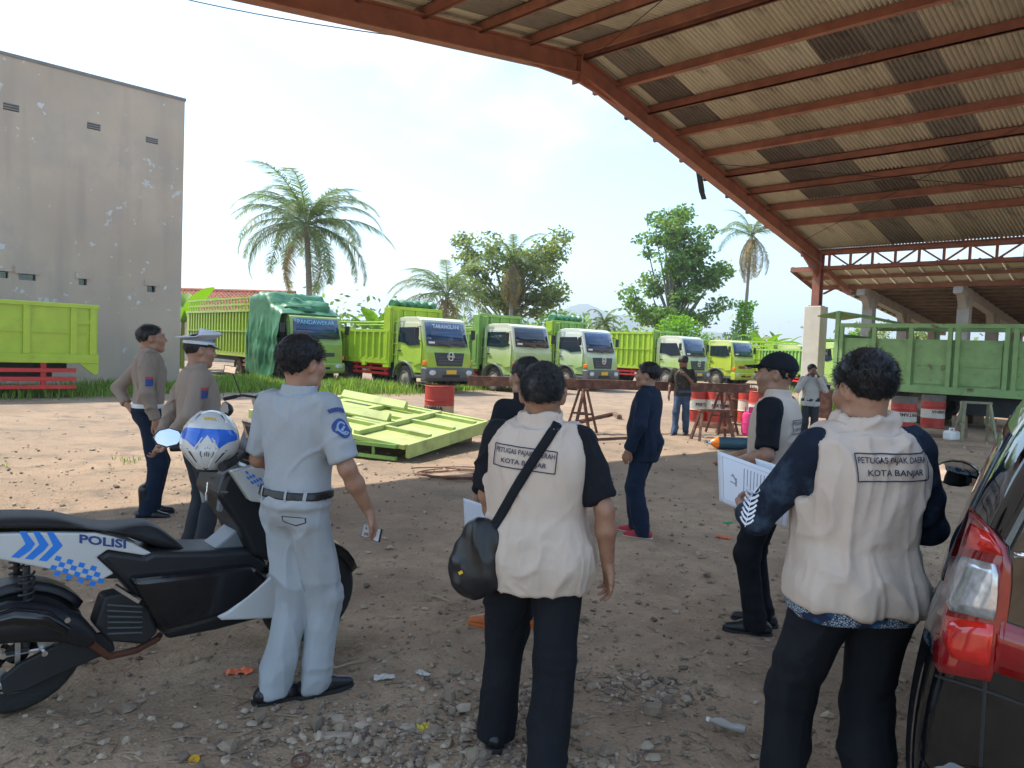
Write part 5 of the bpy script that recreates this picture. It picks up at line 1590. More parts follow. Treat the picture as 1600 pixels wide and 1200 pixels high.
        vo = softobj('vest', S, .0068*res, M[vest[0]], root, s, cloth_wr(.0150, seed+80, (13,13,2.6), .7, lambda V: .006*np.exp(-((V[:,2]-.98)/.10)**2)*ridge(V,(4,4,14),seed+83)))
        root['_vest'] = vo.name
    root['_s'] = s
    return root
def bvh_of(o):
    me = o.data; return BVHTree.FromPolygons([v.co.copy() for v in me.vertices], [tuple(p.vertices) for p in me.polygons])
def stick(name, o, polys, frame, m, parent, lift=.003, sub=0):
    """lay flat shapes onto a surface: polys = (verts2d, faces); frame = origin, right, up, inward direction (local)"""
    b = bvh_of(o); O, X, U, D = [Vector(q) for q in frame]; mb = MB()
    for vs, fs in polys:
        out = []
        for a, c in vs:
            p = O + X*a + U*c
            h = b.ray_cast(p - D*.6, D)
            out.append((h[0] - D*lift) if h[0] is not None else p)
        mb.add(out, fs)
    return mb.build(name, m, parent)
def strip2(pts, w, n=14):
    """polyline in 2D to thin quads, subdivided"""
    vs, fs = [], []
    for (a, b) in zip(pts[:-1], pts[1:]):
        a, b = Vector(a), Vector(b); d = (b-a).normalized(); q = Vector((-d.y, d.x))*w/2
        for i in range(n+1):
            c = a.lerp(b, i/n); vs += [tuple(c-q), tuple(c+q)]
            if i < n: k = len(vs)-2; fs.append((k, k+2, k+3, k+1))
    return vs, fs
def vest_print(root, cx=0.0, cz=1.285, wid=.25, hgt=.082, tilt=0.0, xs=1.0):
    vo = bpy.data.objects[root['_vest']]; s = root['_s']
    fr = ((cx*s, 0, cz*s), (math.cos(tilt), 0, math.sin(tilt)), (-math.sin(tilt), 0, math.cos(tilt)), (0,1,0))
    w, h = wid*s/2, hgt*s/2
    P_ = [strip2([(-w,-h),(w,-h),(w,h),(-w,h),(-w,-h)], .0042)]
    for txt, z, k in (('PETUGAS PAJAK DAERAH', h*.46, .94), ('KOTA BANJAR', -h*.46, .72)):
        v, f = text_geo(txt, 1.0); mxw = max(abs(a) for a, b in v)
        kx = w*k/mxw; P_.append(([(a*kx, b*.026*s+z) for a, b in v], f))
    stick('vest_lettering', vo, P_, fr, M['ink'], vo, .0065)

# materials for people
def batik(name, base, mid, fg, scale, thr=.64):
    m = mat(name, base, .85, var=.2, c2=mid, c2pos=(.48,.72), c2scale=scale*.55, spec=.25); n, l = m.node_tree.nodes, m.node_tree.links
    b = n['Principled BSDF']; src = b.inputs['Base Color'].links[0].from_socket; t = n.new('ShaderNodeTexCoord')
    a = n.new('ShaderNodeTexNoise'); a.inputs['Scale'].default_value = scale*.3; a.inputs['Detail'].default_value = 1; l.new(t.outputs['Object'], a.inputs['Vector'])
    v = n.new('ShaderNodeTexVoronoi'); v.feature = 'DISTANCE_TO_EDGE'; v.inputs['Scale'].default_value = scale*3; l.new(t.outputs['Object'], v.inputs['Vector'])
    r1 = n.new('ShaderNodeValToRGB'); r1.color_ramp.elements[0].position = thr; r1.color_ramp.elements[1].position = thr+.03; l.new(a.outputs['Fac'], r1.inputs['Fac'])
    r2 = n.new('ShaderNodeValToRGB'); r2.color_ramp.elements[0].position = .10; r2.color_ramp.elements[1].position = .16; l.new(v.outputs['Distance'], r2.inputs['Fac'])
    mu = n.new('ShaderNodeMath'); mu.operation = 'MULTIPLY'; l.new(r1.outputs['Color'], mu.inputs[0]); l.new(r2.outputs['Color'], mu.inputs[1])
    mxx = n.new('ShaderNodeMix'); mxx.data_type = 'RGBA'; l.new(mu.outputs[0], mxx.inputs['Factor']); l.new(src, mxx.inputs['A']); mxx.inputs['B'].default_value = (*fg, 1)
    l.new(mxx.outputs['Result'], b.inputs['Base Color']); return m
M['batik'] = batik('navy_batik', (.010,.016,.032), (.045,.07,.11), (.40,.45,.48), 22)
M['batik_hem'] = batik('blue_batik', (.02,.03,.07), (.03,.16,.36), (.42,.50,.56), 40, .5)
M['red_canvas'] = mat('red_canvas', (.42,.03,.045), .8)
M['orange_leather'] = mat('orange_leather', (.50,.13,.03), .4, var=.15)
M['tee_print'] = mat('dark_tee', (.03,.026,.022), .9, var=.3, c2=(.13,.12,.09), c2pos=(.55,.7), c2scale=9)
M['jeans'] = mat('blue_jeans', (.045,.075,.13), .9, var=.35, vscale=5)
M['light_shirt'] = mat('pale_grey_shirt', (.42,.41,.39), .9, var=.1)
M['patch_blue'] = mat('blue_patch', (.035,.07,.24), .7)
M['patch_light'] = mat('pale_blue_thread', (.28,.40,.62), .7)
M['patch_red'] = mat('red_thread', (.5,.05,.05), .7)
M['cap_white'] = mat('white_cap_cloth', (.68,.70,.76), .7, var=.04)
M['white_leather'] = mat('white_leather', (.68,.68,.67), .45)
g2 = lambda u, v: gp(u, v)

# A: slim officer by the building
pa = person('A', 'slim officer in tan shirt and white belt, one hand on hip', g2(229,808), R(-64), 1.735, [(.085,.0,-.25),(-.085,.04,.25)],
     [(.27,-.02,1.12),(.255,.06,.88)], [(-.27,-.25,1.13),(-.13,-.17,.99)], head=(R(6),R(6),0), shirt='tan_uniform', trousers='navy_cloth', belt='white_leather', boots=True,
     hairkw=dict(bulk=.004, nape=-.03), seed=3, res=1.15, girth=.95, strands=1500, hands={-1: dict(d=(.3,.3,-.5), n=(0,1,0))})
# B: officer with the white peaked cap
pb = person('B', 'officer in white peaked cap with hands behind his back', g2(303,868), R(-56), 1.66, [(.10,.03,-.2),(-.10,-.02,.25)],
     [(.27,-.10,1.12),(.07,-.21,.93)], [(-.29,-.13,1.10),(-.10,-.24,.88)], head=(R(2),R(-4),0), girth=1.10, belly=.03, shirt='tan_uniform', trousers='charcoal_cloth', sole='black_rubber',
     hairkw=dict(bulk=.003, nape=-.04), seed=5, res=1.15, strands=1500, hands={1: dict(d=(-.6,-.2,-.6), n=(0,-1,0)), -1: dict(d=(.35,-.25,-.75), n=(0,-1,.2), curl=.7)})
# C: man in pale grey uniform
pc = person('C', 'man in pale grey short-sleeved uniform holding a phone', g2(455,1094), R(-27), 1.66, [(.055,.10,-.45),(-.055,-.06,-.45)],
     [(.275,.02,1.13),(.305,.15,.915)], [(-.26,.01,1.12),(-.20,.22,1.06)], head=(R(-8),R(2),0), girth=.95, shw=.165, shirt='grey_uniform', trousers='grey_uniform', belt='black_leather', sleeve='short',
     hairkw=dict(bulk=.013, nape=-.055, top=.006), seed=8, hands={1: dict(n=(-.6,-.5,-.3), d=(.12,.30,-.75), curl=.75, thumb=.8)}, leg_r=1.02, strands=6000)
# D: vest man with the shoulder bag
pd_ = person('D', 'greying man in beige vest with black shoulder bag', along(822,2.98), R(-12), 1.60, [(.11,-.17,-.15),(-.16,.10,.2)],
     [(.285,-.03,1.12),(.305,.03,.87)], [(-.235,.07,1.12),(-.19,.20,.92)], head=(R(4),R(4),0), girth=1.17, shw=.168, belly=.02, hair='hair_grey', hairkw=dict(bulk=.005, nape=-.028), shirt='black_cloth', vest=('beige_vest',.775), sleeve='short', hem=.86,
     seed=12, ear=1.08, hs=1.13, hands={1: dict(n=(-.8,-.5,0), curl=.5)}, strands=6000, leg_r=1.22)
# E: man in black with orange shoes, partly hidden
pe = person('E', 'man in black shirt and orange shoes behind the vest wearer', along(806,4.45), R(38), 1.60, [(.09,-.02,-.1),(-.11,.05,.62)],
     [(.27,-.02,1.12),(.24,.12,.90)], [(-.28,-.04,1.10),(-.27,.10,.86)], shirt='black_cloth', trousers='black_cloth', shoes='orange_leather', sole='orange_leather', hem=.80, seed=15, res=1.1, strands=2500,
     hands={-1: dict(n=(.6,-.4,0), curl=.6, thumb=.8)})
# F: navy tunic, red shoes
pf = person('F', 'man in navy tunic and red shoes standing alone', g2(1001,838), R(62), 1.575, [(.09,.07,.1),(-.09,-.05,.1)],
     [(.27,.02,1.12),(.22,.14,.90)], [(-.275,-.03,1.12),(-.25,.08,.865)], head=(R(4),R(4),0), girth=1.04, belly=.035, shirt='navy_cloth', trousers='navy_cloth', shoes='red_canvas', sole='white_rubber', hem=.76, seed=18, res=1.15, leg_r=1.15, strands=2500,
     hairkw=dict(bulk=.012))
# G: worker walking between the drums
pg_ = person('G', 'worker in dark printed tee and jeans walking by the trestle', g2(1063,680), R(155), 1.62, [(.09,.20,0),(-.09,-.12,0)],
     [(.27,-.02,1.12),(.28,.08,.88)], [(-.26,.06,1.13),(-.10,.22,1.33)], head=(R(-25),R(-28),0), skin='skin_dark', shirt='tee_print', trousers='jeans', sleeve='short', hem=.86, seed=21, res=1.7, strands=0, detail=False, lean=(0,.05),
     hairkw=dict(bulk=.03, top=.0))
# H: capped vest man
ph = person('H', 'man in black cap and beige vest looking left', g2(1192,986), R(57), 1.68, [(.09,.03,.0),(-.09,.02,.25)],
     [(.27,.02,1.12),(.16,.26,1.05)], [(-.275,-.03,1.12),(-.17,.20,1.04)], head=(R(8),R(0),0), girth=1.02, shirt='black_cloth', vest=('beige_vest',.86), sleeve='short', hem=.88, seed=24, strands=1500,
     hairkw=dict(bulk=.004, nape=-.035), hands={-1: dict(n=(.2,.4,-.9), d=(.6,.7,.05)), 1: dict(n=(0,.3,-.9))}, res=1.05)
# I: vest man with papers on the right
pi = person('I', 'man in beige vest and navy batik sleeves reading papers', along(1306,2.53), R(5), 1.675, [(.10,-.05,-.2),(-.17,.10,.2)],
     [(.30,.06,1.11),(.20,.28,1.06)], [(-.31,.11,1.12),(-.25,.35,1.09)], head=(R(10),R(-8),0), girth=1.10, shw=.172, belly=.02, hs=1.02, shirt='batik', vest=('beige_vest',.87), hem=.88, seed=27, ear=1.05, leg_r=1.12,
     hairkw=dict(bulk=.014, nape=-.040, top=.010), strands=7000, hands={-1: dict(n=(.55,.4,.5), d=(.15,.75,.15), curl=.7, thumb=.9), 1: dict(n=(-.6,.3,.4), d=(-.2,.8,.1))}, hemmat=('batik_hem',.825))
# J: small figure near the pillar
pj = person('J', 'worker in pale shirt shading his face beside the pillar', along(1262,14.8), R(165), 1.58, [(.10,0,0),(-.10,.02,0)],
     [(.27,.10,1.18),(.09,.20,1.50)], [(-.27,.10,1.18),(-.10,.20,1.48)], head=(R(20),R(-8),0), skin='skin_dark', shirt='light_shirt', trousers='charcoal_cloth', hem=.84, seed=30, res=1.25, strands=0, detail=False, hairkw=dict(bulk=.012))
vest_print(pd_, -.035, 1.325, .262, .088, R(-4))
vest_print(pi, .028, 1.355, .262, .088, R(2))
vest_print(ph, .0, 1.285, .25, .08)

# sleeve patches
def disc(r, n=18, cx=0, cy=0, sx=1): return ([(cx,cy)]+[(cx+sx*r*math.cos(2*PI*k/n), cy+r*math.sin(2*PI*k/n)) for k in range(n)], [(0,1+k,1+(k+1)%n) for k in range(n)])
def childof(root, nm):
    return [c for c in root.children if c.name.split('.')[0] == nm][0]
sc = childof(pc, 'shirt')
fr = ((.20,-.02,1.285), (-.05,1,0), (0.1,0,1), (-1,0,0))
stick('sleeve_patch', sc, [disc(.042, sx=.8)], fr, M['patch_blue'], sc, .007)
stick('sleeve_emblem', sc, [strip2([(.024*math.cos(a)*.8,.026*math.sin(a)) for a in np.linspace(.6,5.6,12)], .007, 2), strip2([(-.010,-.01),(.012,.008)], .008, 2)], fr, M['patch_light'], sc, .009)
fr = ((.20,-.02,1.345), (-.05,1,0), (0.1,0,1), (-1,0,0))
stick('sleeve_tab', sc, [strip2([(.045*math.cos(a),.020*math.sin(a)) for a in np.linspace(.5,2.64,8)], .018, 3)], fr, M['patch_blue'], sc, .007)
for r_ in (pa, pb):
    so_ = childof(r_, 'shirt'); fr = ((.25,.0,1.25), (0,1,0), (0,0,1), (-1,0,0))
    stick('sleeve_patch', so_, [strip2([(x,-.04),(x,.02)], .0125, 8) for x in (-.025,-.0125,0,.0125,.025)], fr, M['patch_blue'], so_, .006)
    stick('sleeve_tab', so_, [strip2([(x,.022),(x,.04)], .0125, 4) for x in (-.025,-.0125,0,.0125,.025)], fr, M['patch_red'], so_, .006)
si = childof(pi, 'shirt'); lv_ = []
for k in range(7):
    z = -.05+k*.017
    for q in (1,-1): lv_.append(strip2([(0,z),(q*.018,z+.010),(q*.030,z+.022)], .008, 3))
lv_.append(strip2([(0,-.06),(0,.07)], .003, 10))
stick('leaf_motif', si, lv_, ((-.335,.11,1.14),(.9,.4,0),(.2,.1,1),(.35,.93,0)), M['paper'], si, .004)
# white peaked cap of B
def head_of(key, root, lean=(0,0)): return Vector((0,.012,1.592))*root['_s']
def headgear(root, yaw, pitch, name, label=None):
    s = root['_s']
    e = bpy.data.objects.new(name, None); col.objects.link(e); e.parent = root
    return e, s
hcB = Vector((lean0 := 0, .012, 1.592))*pb['_s']; AB = Matrix.Rotation(R(2),4,'Z') @ Matrix.Rotation(R(-4),4,'X')
def capmesh():
    Mx = Matrix.Translation(hcB) @ AB @ Matrix.Scale(1.04,4)
    band = MB(); n = 40
    def ringp(a, r, z, sx=1, sy=1, dy=0): return Mx @ Vector((math.cos(a)*r*.85*sx, math.sin(a)*r*1.05*sy-.014+dy, z))
    an = [2*PI*k/n for k in range(n)]
    band.loft([[ringp(a,.101,.040) for a in an],[ringp(a,.103,.058) for a in an],[ringp(a,.104,.092) for a in an]], caps=False)
    bo = band.build('cap', M['cap_white'], pb)
    ck = MB()
    for k in range(n*2):
        for row in range(3):
            if (k+row) % 2: continue
            a0, a1 = PI*k/n, PI*(k+1)/n; z0 = .062+row*.009
            ck.add([ringp(a0,.1050,z0), ringp(a1,.1050,z0), ringp(a1,.1055,z0+.009), ringp(a0,.1055,z0+.009)], [(0,1,2,3)])
    ck.build('checkered_band', M['black_cloth'], bo)
    cr_ = MB()
    def crown(a, t):
        fr_ = math.sin(a)                      # +1 front, -1 back
        r = .104+.050*math.sin(t*PI*.62)*(1+.12*abs(math.cos(a))); z = .090+.030*t + .040*fr_*t + (-.020 if fr_ < -.2 else 0)*t
        if t > .62: r *= 1-(t-.62)*2.2; z += .006-.02*(t-.62)
        return ringp(a, max(r,.002), z, dy=-.010*t)
    cr_.loft([[crown(a, t) for a in an] for t in np.linspace(0, 1.05, 14)], caps=False); cr_.build('crown', M['cap_white'], bo)
    vi = MB(); vs = []
    for j in range(6):
        for k in range(13):
            a = R(25+130*k/12); e = j/5*.050*math.sin(PI*k/12)**.5
            p = Vector((math.cos(a)*(.0885+e*.6), math.sin(a)*(.108+e)-.014, .046-.55*e)); vs.append(Mx @ p)
    vi.add(vs, [(j*13+k, j*13+k+1, (j+1)*13+k+1, (j+1)*13+k) for j in range(5) for k in range(12)], 0, True); o = vi.build('visor', M['black_leather'], bo)
    o.modifiers.new('s','SOLIDIFY').thickness = .003
capmesh()
# black baseball cap of H
def capH():
    s = ph['_s']; hc = Vector((0,.012,1.592)); A = rotm(R(8),0,0)
    c = np.array(hc)
    def p(q): return _v(c) + A @ (_v(q)*1.05)
    S = [ell(p((0,-.016,.034)), (.0945,.1165,.101), .01, M3=A, cut=(p((0,0,.030)), A@_v((0,.10,-1)))),
         seg(p((-.045,.085,.048)), p((.045,.085,.048)), .020, .020, .02, flat=(A@_v((0,.15,1)), .3))]
    o = softobj('cap', S, .005, M['black_cloth'], ph, s)
    vi = MB(); vs = []
    for j in range(7):
        for k in range(15):
            u_ = k/14*2-1; e = j/6*.078*math.sqrt(max(0,1-.72*u_*u_))
            q = p((u_*.072, .068+.030*(1-u_*u_)+e, .046-.016*u_*u_-.10*e+.006)); vs.append(tuple(q*s))
    vi.add(vs, [(j*15+k, j*15+k+1, (j+1)*15+k+1, (j+1)*15+k) for j in range(6) for k in range(14)], 0, True)
    b = vi.build('visor', M['black_cloth'], o); b.modifiers.new('s','SOLIDIFY').thickness = .005
    bt = MB(); bt.lathe([(.001,.006),(.008,.003),(.009,-.002)], 10, Matrix.Translation(tuple(p((0,-.016,.130))*s))); bt.build('button', M['black_cloth'], o)
capH()
# belt loops and pocket flap on C
cl = childof(pc, 'trousers'); be = childof(pc, 'belt'); s = pc['_s']
lb = bvh_of(be); mbL = []
for x in (-.135,-.095,.055,.14):
    o_ = MB(); pr = []
    for z in (.962,.99,1.005,1.03):
        for dx in (-.006,.006):
            h = lb.ray_cast(Vector(((x+dx)*s,-.6,min(max(z,.985),1.012)*s)), Vector((0,1,0))); y = (h[0].y if h[0] else -.12)-.004
            pr.append((( x+dx)*s, y if .98 < z < 1.02 else y+.005, z*s))
    o_.add(pr, [(0,1,3,2),(2,3,5,4),(4,5,7,6)]); o_.build('belt_loop', M['grey_uniform'], cl)
stick('pocket_flap', cl, [strip2([(.03,.0),(.03,-.025),(.085,-.04),(.135,-.022),(.135,.0)], .005, 6), strip2([(.03,.0),(.135,.0)], .004, 8)], ((0,0,.905*s),(1,0,0),(0,0,1),(0,1,0)), M['charcoal_cloth'], cl, .001)
# strap and bag of D
vo = bpy.data.objects[pd_['_vest']]; s = pd_['_s']; bv = bvh_of(vo); bag = empty('shoulder_bag', pd_.location, pd_.rotation_euler.z, 'soft black bag slung across the vest of the greying man', 'bag')
st = []
for sgn, pts in ((1, [(-.215,.93),(-.12,1.10),(-.02,1.28),(.06,1.42),(.085,1.47)]), (-1, [(.085,1.47),(.05,1.38),(-.06,1.18),(-.2,.97)])):
    P2 = []
    for (a, b) in zip(pts[:-1], pts[1:]):
        for t in np.linspace(0,1,9)[:-1]: P2.append(Vector((a[0]+(b[0]-a[0])*t, a[1]+(b[1]-a[1])*t)))
    P2.append(Vector(pts[-1])); vs = []; lastY = None
    for i, p in enumerate(P2):
        d = (P2[min(i+1,len(P2)-1)]-P2[max(i-1,0)]).normalized(); q = Vector((-d.y, d.x))*.020
        for w in (-1,-.33,.33,1):
            c = p+q*w; h = bv.ray_cast(Vector((c.x*s, -.6*sgn, c.y*s)), Vector((0,sgn,0)))
            y = h[0].y if h[0] else (lastY if lastY is not None else -.1*sgn); lastY = y
            vs.append((c.x*s, y-sgn*.007, c.y*s))
    mb = MB(); mb.add(vs, [(4*i+k, 4*i+k+1, 4*i+k+5, 4*i+k+4) for i in range(len(P2)-1) for k in range(3)], 0, True); o = mb.build('strap', M['black_cloth'], bag)
    o.modifiers.new('s','SOLIDIFY').thickness = .004
bc = (-.235,-.125,.885)
def bagwr(V): return .009*ridge(V,(12,12,7),5)+.005*ridge(V,(24,24,12),6)
S = [seg((bc[0]+.02,bc[1],bc[2]+.075),(bc[0]-.02,bc[1],bc[2]-.04),.078,.100,.05,flat=((.35,1,0),.55)), seg((bc[0]+.045,bc[1],bc[2]+.10),(bc[0]+.03,bc[1],bc[2]-.055),.05,.085,.06,flat=((.35,1,0),.55))]
softobj('pouch', S, .006, M['black_leather'], bag, s, bagwr)
z_ = MB(); z_.bar(tuple(Vector((bc[0]-.045,bc[1]-.065,bc[2]-.045))*s), tuple(Vector((bc[0]-.03,bc[1]-.065,bc[2]-.035))*s), .004, .012); z_.build('zip_pull', M['plate'], bag)
# phone in C's hand
ph_o = MB(); ph_o.box((0,0,0),(.062,.128,.009)); o = ph_o.build('phone', M['gloss_black'], bevel=.003)
scr = MB(); scr.box((0,0,.0052),(.056,.118,.0012)); scr.build('screen', M['clear_lens'], o)
wl_ = Matrix.Translation(pc.location) @ Matrix.Rotation(R(-27),4,'Z')
hp_ = (Vector((.305,.15,.915))+Vector((.12,.30,-.75)).normalized()*.105+Vector((-.6,-.5,-.3)).normalized()*.022)*pc['_s']
o.matrix_world = wl_ @ Matrix.Translation(hp_) @ Euler((R(8),R(-78),R(70))).to_matrix().to_4x4()
tag(o, 'small phone held in the lowered hand of the grey-uniformed man', 'phone')
# papers
M['print_grey'] = mat('faint_print', (.30,.32,.38), .8)
def sheet_of_paper(name, label, corners, curve=.02, lines=True, parent=None):
    c = [Vector(q) for q in corners]; n = 12; mb = MB(); vs = []
    nrm = (c[1]-c[0]).cross(c[3]-c[0]).normalized()
    def P_(a, b): return c[0].lerp(c[1], a).lerp(c[3].lerp(c[2], a), b) + nrm*curve*math.sin(PI*a)
    for j in range(n+1):
        for i in range(n+1): vs.append(P_(i/n, j/n))
    mb.add(vs, [(j*(n+1)+i, j*(n+1)+i+1, (j+1)*(n+1)+i+1, (j+1)*(n+1)+i) for j in range(n) for i in range(n)], 0, True)
    o = mb.build(name, M['paper']); o.modifiers.new('s','SOLIDIFY').thickness = .0012
    tag(o, label, 'papers')
    if lines:
        side = 1 if nrm.dot(Vector((0,0,CAM_H))-c[0]) > 0 else -1
        lm = MB()
        def ln_(a0, b0, a1, b1, w):
            vs = []; m_ = 10
            da, db = a1-a0, b1-b0; L = math.hypot(da, db); pa_, pb_ = -db/L*w, da/L*w
            for i in range(m_+1):
                t = i/m_
                for q in (-1, 1): vs.append(P_(a0+da*t+pa_*q, b0+db*t+pb_*q)+nrm*side*.0016)
            lm.add(vs, [(2*i,2*i+2,2*i+3,2*i+1) for i in range(m_)])
        for k in range(9): ln_(.36+k*.045, .16, .36+k*.045, .80-.1*(k % 3 == 2), .006)
        for q in ((.07,.08,.93,.08),(.93,.08,.93,.92),(.93,.92,.07,.92),(.07,.92,.07,.08)): ln_(*q, .003)
        for q in ((.18,.40,.22,.40),(.20,.36,.26,.50),(.17,.52,.25,.54),(.25,.42,.25,.58)): ln_(*q, .012)
        lm.build('print', M['print_grey'], o)
    return o
sheet_of_paper('document', 'printed white certificate held open by the man in batik sleeves', [at(1121,704,3.08), at(1240,748,2.86), at(1228,826,2.80), at(1124,783,3.03)], .012)
sheet_of_paper('document', 'second white sheet lying behind the held certificate', [at(1180,716,3.02), at(1262,744,2.86), at(1252,800,2.84), at(1190,770,3.0)], .01, False)
sheet_of_paper('document', 'white sheet hanging from the hand of the man in black', [at(724,778,4.30), at(762,792,4.22), at(768,850,4.22), at(727,838,4.32)], .008, False)
# ================================================================== police scooter
RC, FC = gp(22, 1110), gp(478, 1000)
hdv = (FC-RC); WB = hdv.length; hdv.normalize(); ANG = math.atan2(hdv.y, hdv.x); rtv = Vector((math.sin(ANG), -math.cos(ANG), 0))
SCO = empty('police_scooter', ((RC.x+FC.x)/2, (RC.y+FC.y)/2, 0), ANG, 'black and white police scooter with blue chevrons parked beside the officers', 'scooter')
def bp(u, v, y=0.0):
    """pixel to (x, z) in the scooter's own side plane; y is to the right of centre"""
    d = ray(u, v); o = Vector((0,0,CAM_H)); c = Vector(SCO.location)+rtv*y
    t = (c-o).dot(rtv)/d.dot(rtv); p = o+d*t-c
    return (p.dot(hdv), p.z)
def P3(x, z, y): return (x, -y, z)          # local frame: +x forward, right side is -y
M['sb'] = M['satin_black']
M['silver'] = mat('silver_grey_plastic', (.20,.22,.24), .35, var=.08)
M['disc'] = mat('brake_disc', (.45,.45,.46), .35, metal=.9, var=.1)
M['copper'] = mat('rusty_pipe', (.13,.045,.025), .6, var=.3)
XR, XF, WR = -WB/2, WB/2, .275
def moto_wheel(parent, x, w, r=WR, spokes=5, y=0, rimc='gloss_black', steer=0):
    Mx = Matrix.Translation((x, y, r)) @ Matrix.Rotation(steer, 4, 'Z') @ Matrix.Rotation(PI/2, 4, 'X')
    t = MB(); t.lathe([(r*.64,-w*.42),(r*.78,-w*.5),(r*.90,-w*.47),(r*.97,-w*.28),(r,0),(r*.97,w*.28),(r*.90,w*.47),(r*.78,w*.5),(r*.64,w*.42)], 40, Mx)
    wh = t.build('wheel', M['rubber_clean'], parent)
    rm = MB(); rm.lathe([(r*.66,-w*.42),(r*.58,-w*.38),(r*.60,0),(r*.58,w*.38),(r*.66,w*.42)], 40, Mx)
    for k in range(spokes):
        a = 2*PI*k/spokes
        for da in (-.09,.09):
            rm.bar(Mx @ Vector((math.cos(a+da)*r*.14, math.sin(a+da)*r*.14, 0)), Mx @ Vector((math.cos(a+da*1.7)*r*.60, math.sin(a+da*1.7)*r*.60, 0)), .022, .02)
    rm.lathe([(.001,-w*.45),(r*.17,-w*.45),(r*.17,w*.45),(.001,w*.45)], 20, Mx)
    rm.build('rim', M[rimc], wh, sharp=35)
    dk = MB()
    for s in (1,):
        dk.lathe([(r*.28,w*.52*s),(r*.46,w*.52*s),(r*.46,w*.52*s+.006),(r*.28,w*.52*s+.006),(r*.28,w*.52*s)], 36, Mx)
        dk.bar(Mx @ Vector((-r*.34,0,w*.52+.003)), Mx @ Vector((r*.34,0,w*.52+.003)), .02, .005); dk.bar(Mx @ Vector((0,-r*.34,w*.52+.003)), Mx @ Vector((0,r*.34,w*.52+.003)), .02, .005)
    dk.build('brake_disc', M['disc'], wh)
    return wh
M['rubber_clean'] = mat('black_tyre', (.018,.018,.019), .75, var=.2, bump=.25, bscale=70)
moto_wheel(SCO, XR, .13, spokes=5); moto_wheel(SCO, XF, .11, spokes=5)
def slab(name, pix, y0, y1, m, parent=None, bevel=.012, yp=None, crown=0, n=2):
    """side outline given in photo pixels, built as a body panel between two offsets from the centre plane (mirrored when y0 < 0)"""
    pts = [bp(u, v, y1 if yp is None else yp) for u, v in pix]
    mb = MB(); mb.prism(pts, lambda a, b, k: P3(a, b, y0 if k == 0 else y1)); return mb.build(name, m, parent or SCO, bevel=bevel, seg=3)
def zx(u, v, y=.1): return bp(u, v, y)
# seat: lofted across, rounded top
seat_top = [(-60,812),(-20,802),(0,800),(45,799),(90,801),(114,809),(135,815),(162,818),(192,815),(225,810),(240,816),(262,832),(284,852)]
seat_bot = [(-60,828),(-20,830),(0,831),(45,831),(90,831),(114,831),(135,832),(162,835),(192,846),(225,860),(240,864),(262,868),(284,866)]
rings = []
for (a, b) in zip(seat_top, seat_bot):
    xa, za = zx(*a, .0); xb, zb = zx(*b, .13)
    x = xa; w = .135 if a[0] < 150 else .135-.035*min(1, (a[0]-150)/110)
    rings.append([P3(x, zb, w), P3(x, zb+(za-zb)*.55, w*1.0), P3(x, zb+(za-zb)*.92, w*.72), P3(x, za, w*.3), P3(x, za, -w*.3), P3(x, zb+(za-zb)*.92, -w*.72), P3(x, zb+(za-zb)*.55, -w), P3(x, zb, -w)])
sm_ = MB(); sm_.loft(rings); so_ = sm_.build('seat', M['seat_vinyl'], SCO, subsurf=1)
# tail core under the seat
slab('tail_core', [(-70,836),(0,832),(150,833),(240,866),(200,905),(150,905),(90,880),(0,862),(-70,850)], -.115, .115, M['sb'])
# white side panels with decals
wp = [(-60,838),(0,834),(60,832),(150,833),(178,839),(205,848),(237,864),(226,868),(168,859),(151,871),(178,896),(153,909),(120,901),(90,892),(40,882),(0,874),(-60,862)]
for s in (1,-1):
    pts = [bp(u, v, .14) for u, v in wp]
    mb = MB(); mb.prism(pts, lambda a, b, k: P3(a, b, s*(.10+.045*k)))
    pn = mb.build('side_panel', M['gloss_white'], SCO, bevel=.008, seg=3)
    dec = MB()
    def quad(pl, m_=dec, e=.1465): m_.add([P3(*bp(u, v, e), s*e) for u, v in pl], [tuple(range(len(pl)))])
    for dx in (0, 21.5, 43):
        quad([(30+dx,830+dx*.03),(40+dx,830+dx*.03),(55+dx,850+dx*.06),(48+dx,860),(32+dx-2,872+dx*.12),(17+dx,870.5+dx*.12),(40+dx,850+dx*.06)])
    for i in range(9):
        for j in range(4):
            if (i+j) % 2: continue
            u0, v0 = 88+i*9.2-j*3.5, 868+i*2.55+j*7.2
            if i > 6 and j == 0: continue
            quad([(u0,v0),(u0+8.8,v0+2.4),(u0+5.6,v0+9.4),(u0-3.2,v0+7.0)])
    dec.build('chevron_decal', M['blue'], pn)
    tv, tf = text_geo('POLISI', 1.0, .035); w_ = max(a for a, b in tv)
    x0, z0 = bp(124, 841.5, .1465); x1, z1 = bp(197, 850.5, .1465); hgt = .040
    cx, cz = (x0+x1)/2, (z0+z1)/2; half = (x1-x0)/2; sl = (z1-z0)/(x1-x0)
    tm = MB(); tm.add([P3(cx+s*a/w_*half, cz+b*hgt+sl*(s*a/w_*half), s*.1470) for a, b in tv], tf); tm.build('lettering', M['patch_blue'], pn)
# black mid body and floor boards
slab('mid_body', [(150,872),(168,860),(228,868),(240,862),(330,862),(395,858),(420,880),(400,925),(345,955),(300,975),(255,995),(235,960),(205,925),(178,897)], -.15, .15, M['sb'], bevel=.03)
slab('floor_board', [(205,905),(300,895),(400,885),(425,905),(395,940),(340,968),(260,990),(240,965)], -.215, .215, M['gloss_black'], bevel=.03)
slab('tunnel', [(240,862),(300,868),(330,862),(355,842),(372,826),(420,826),(425,870),(330,880)], -.085, .085, M['silver'], bevel=.03)
slab('under_cover', [(255,985),(340,962),(400,945),(415,965),(340,985),(262,1000)], -.11, .11, M['sb'], bevel=.02)
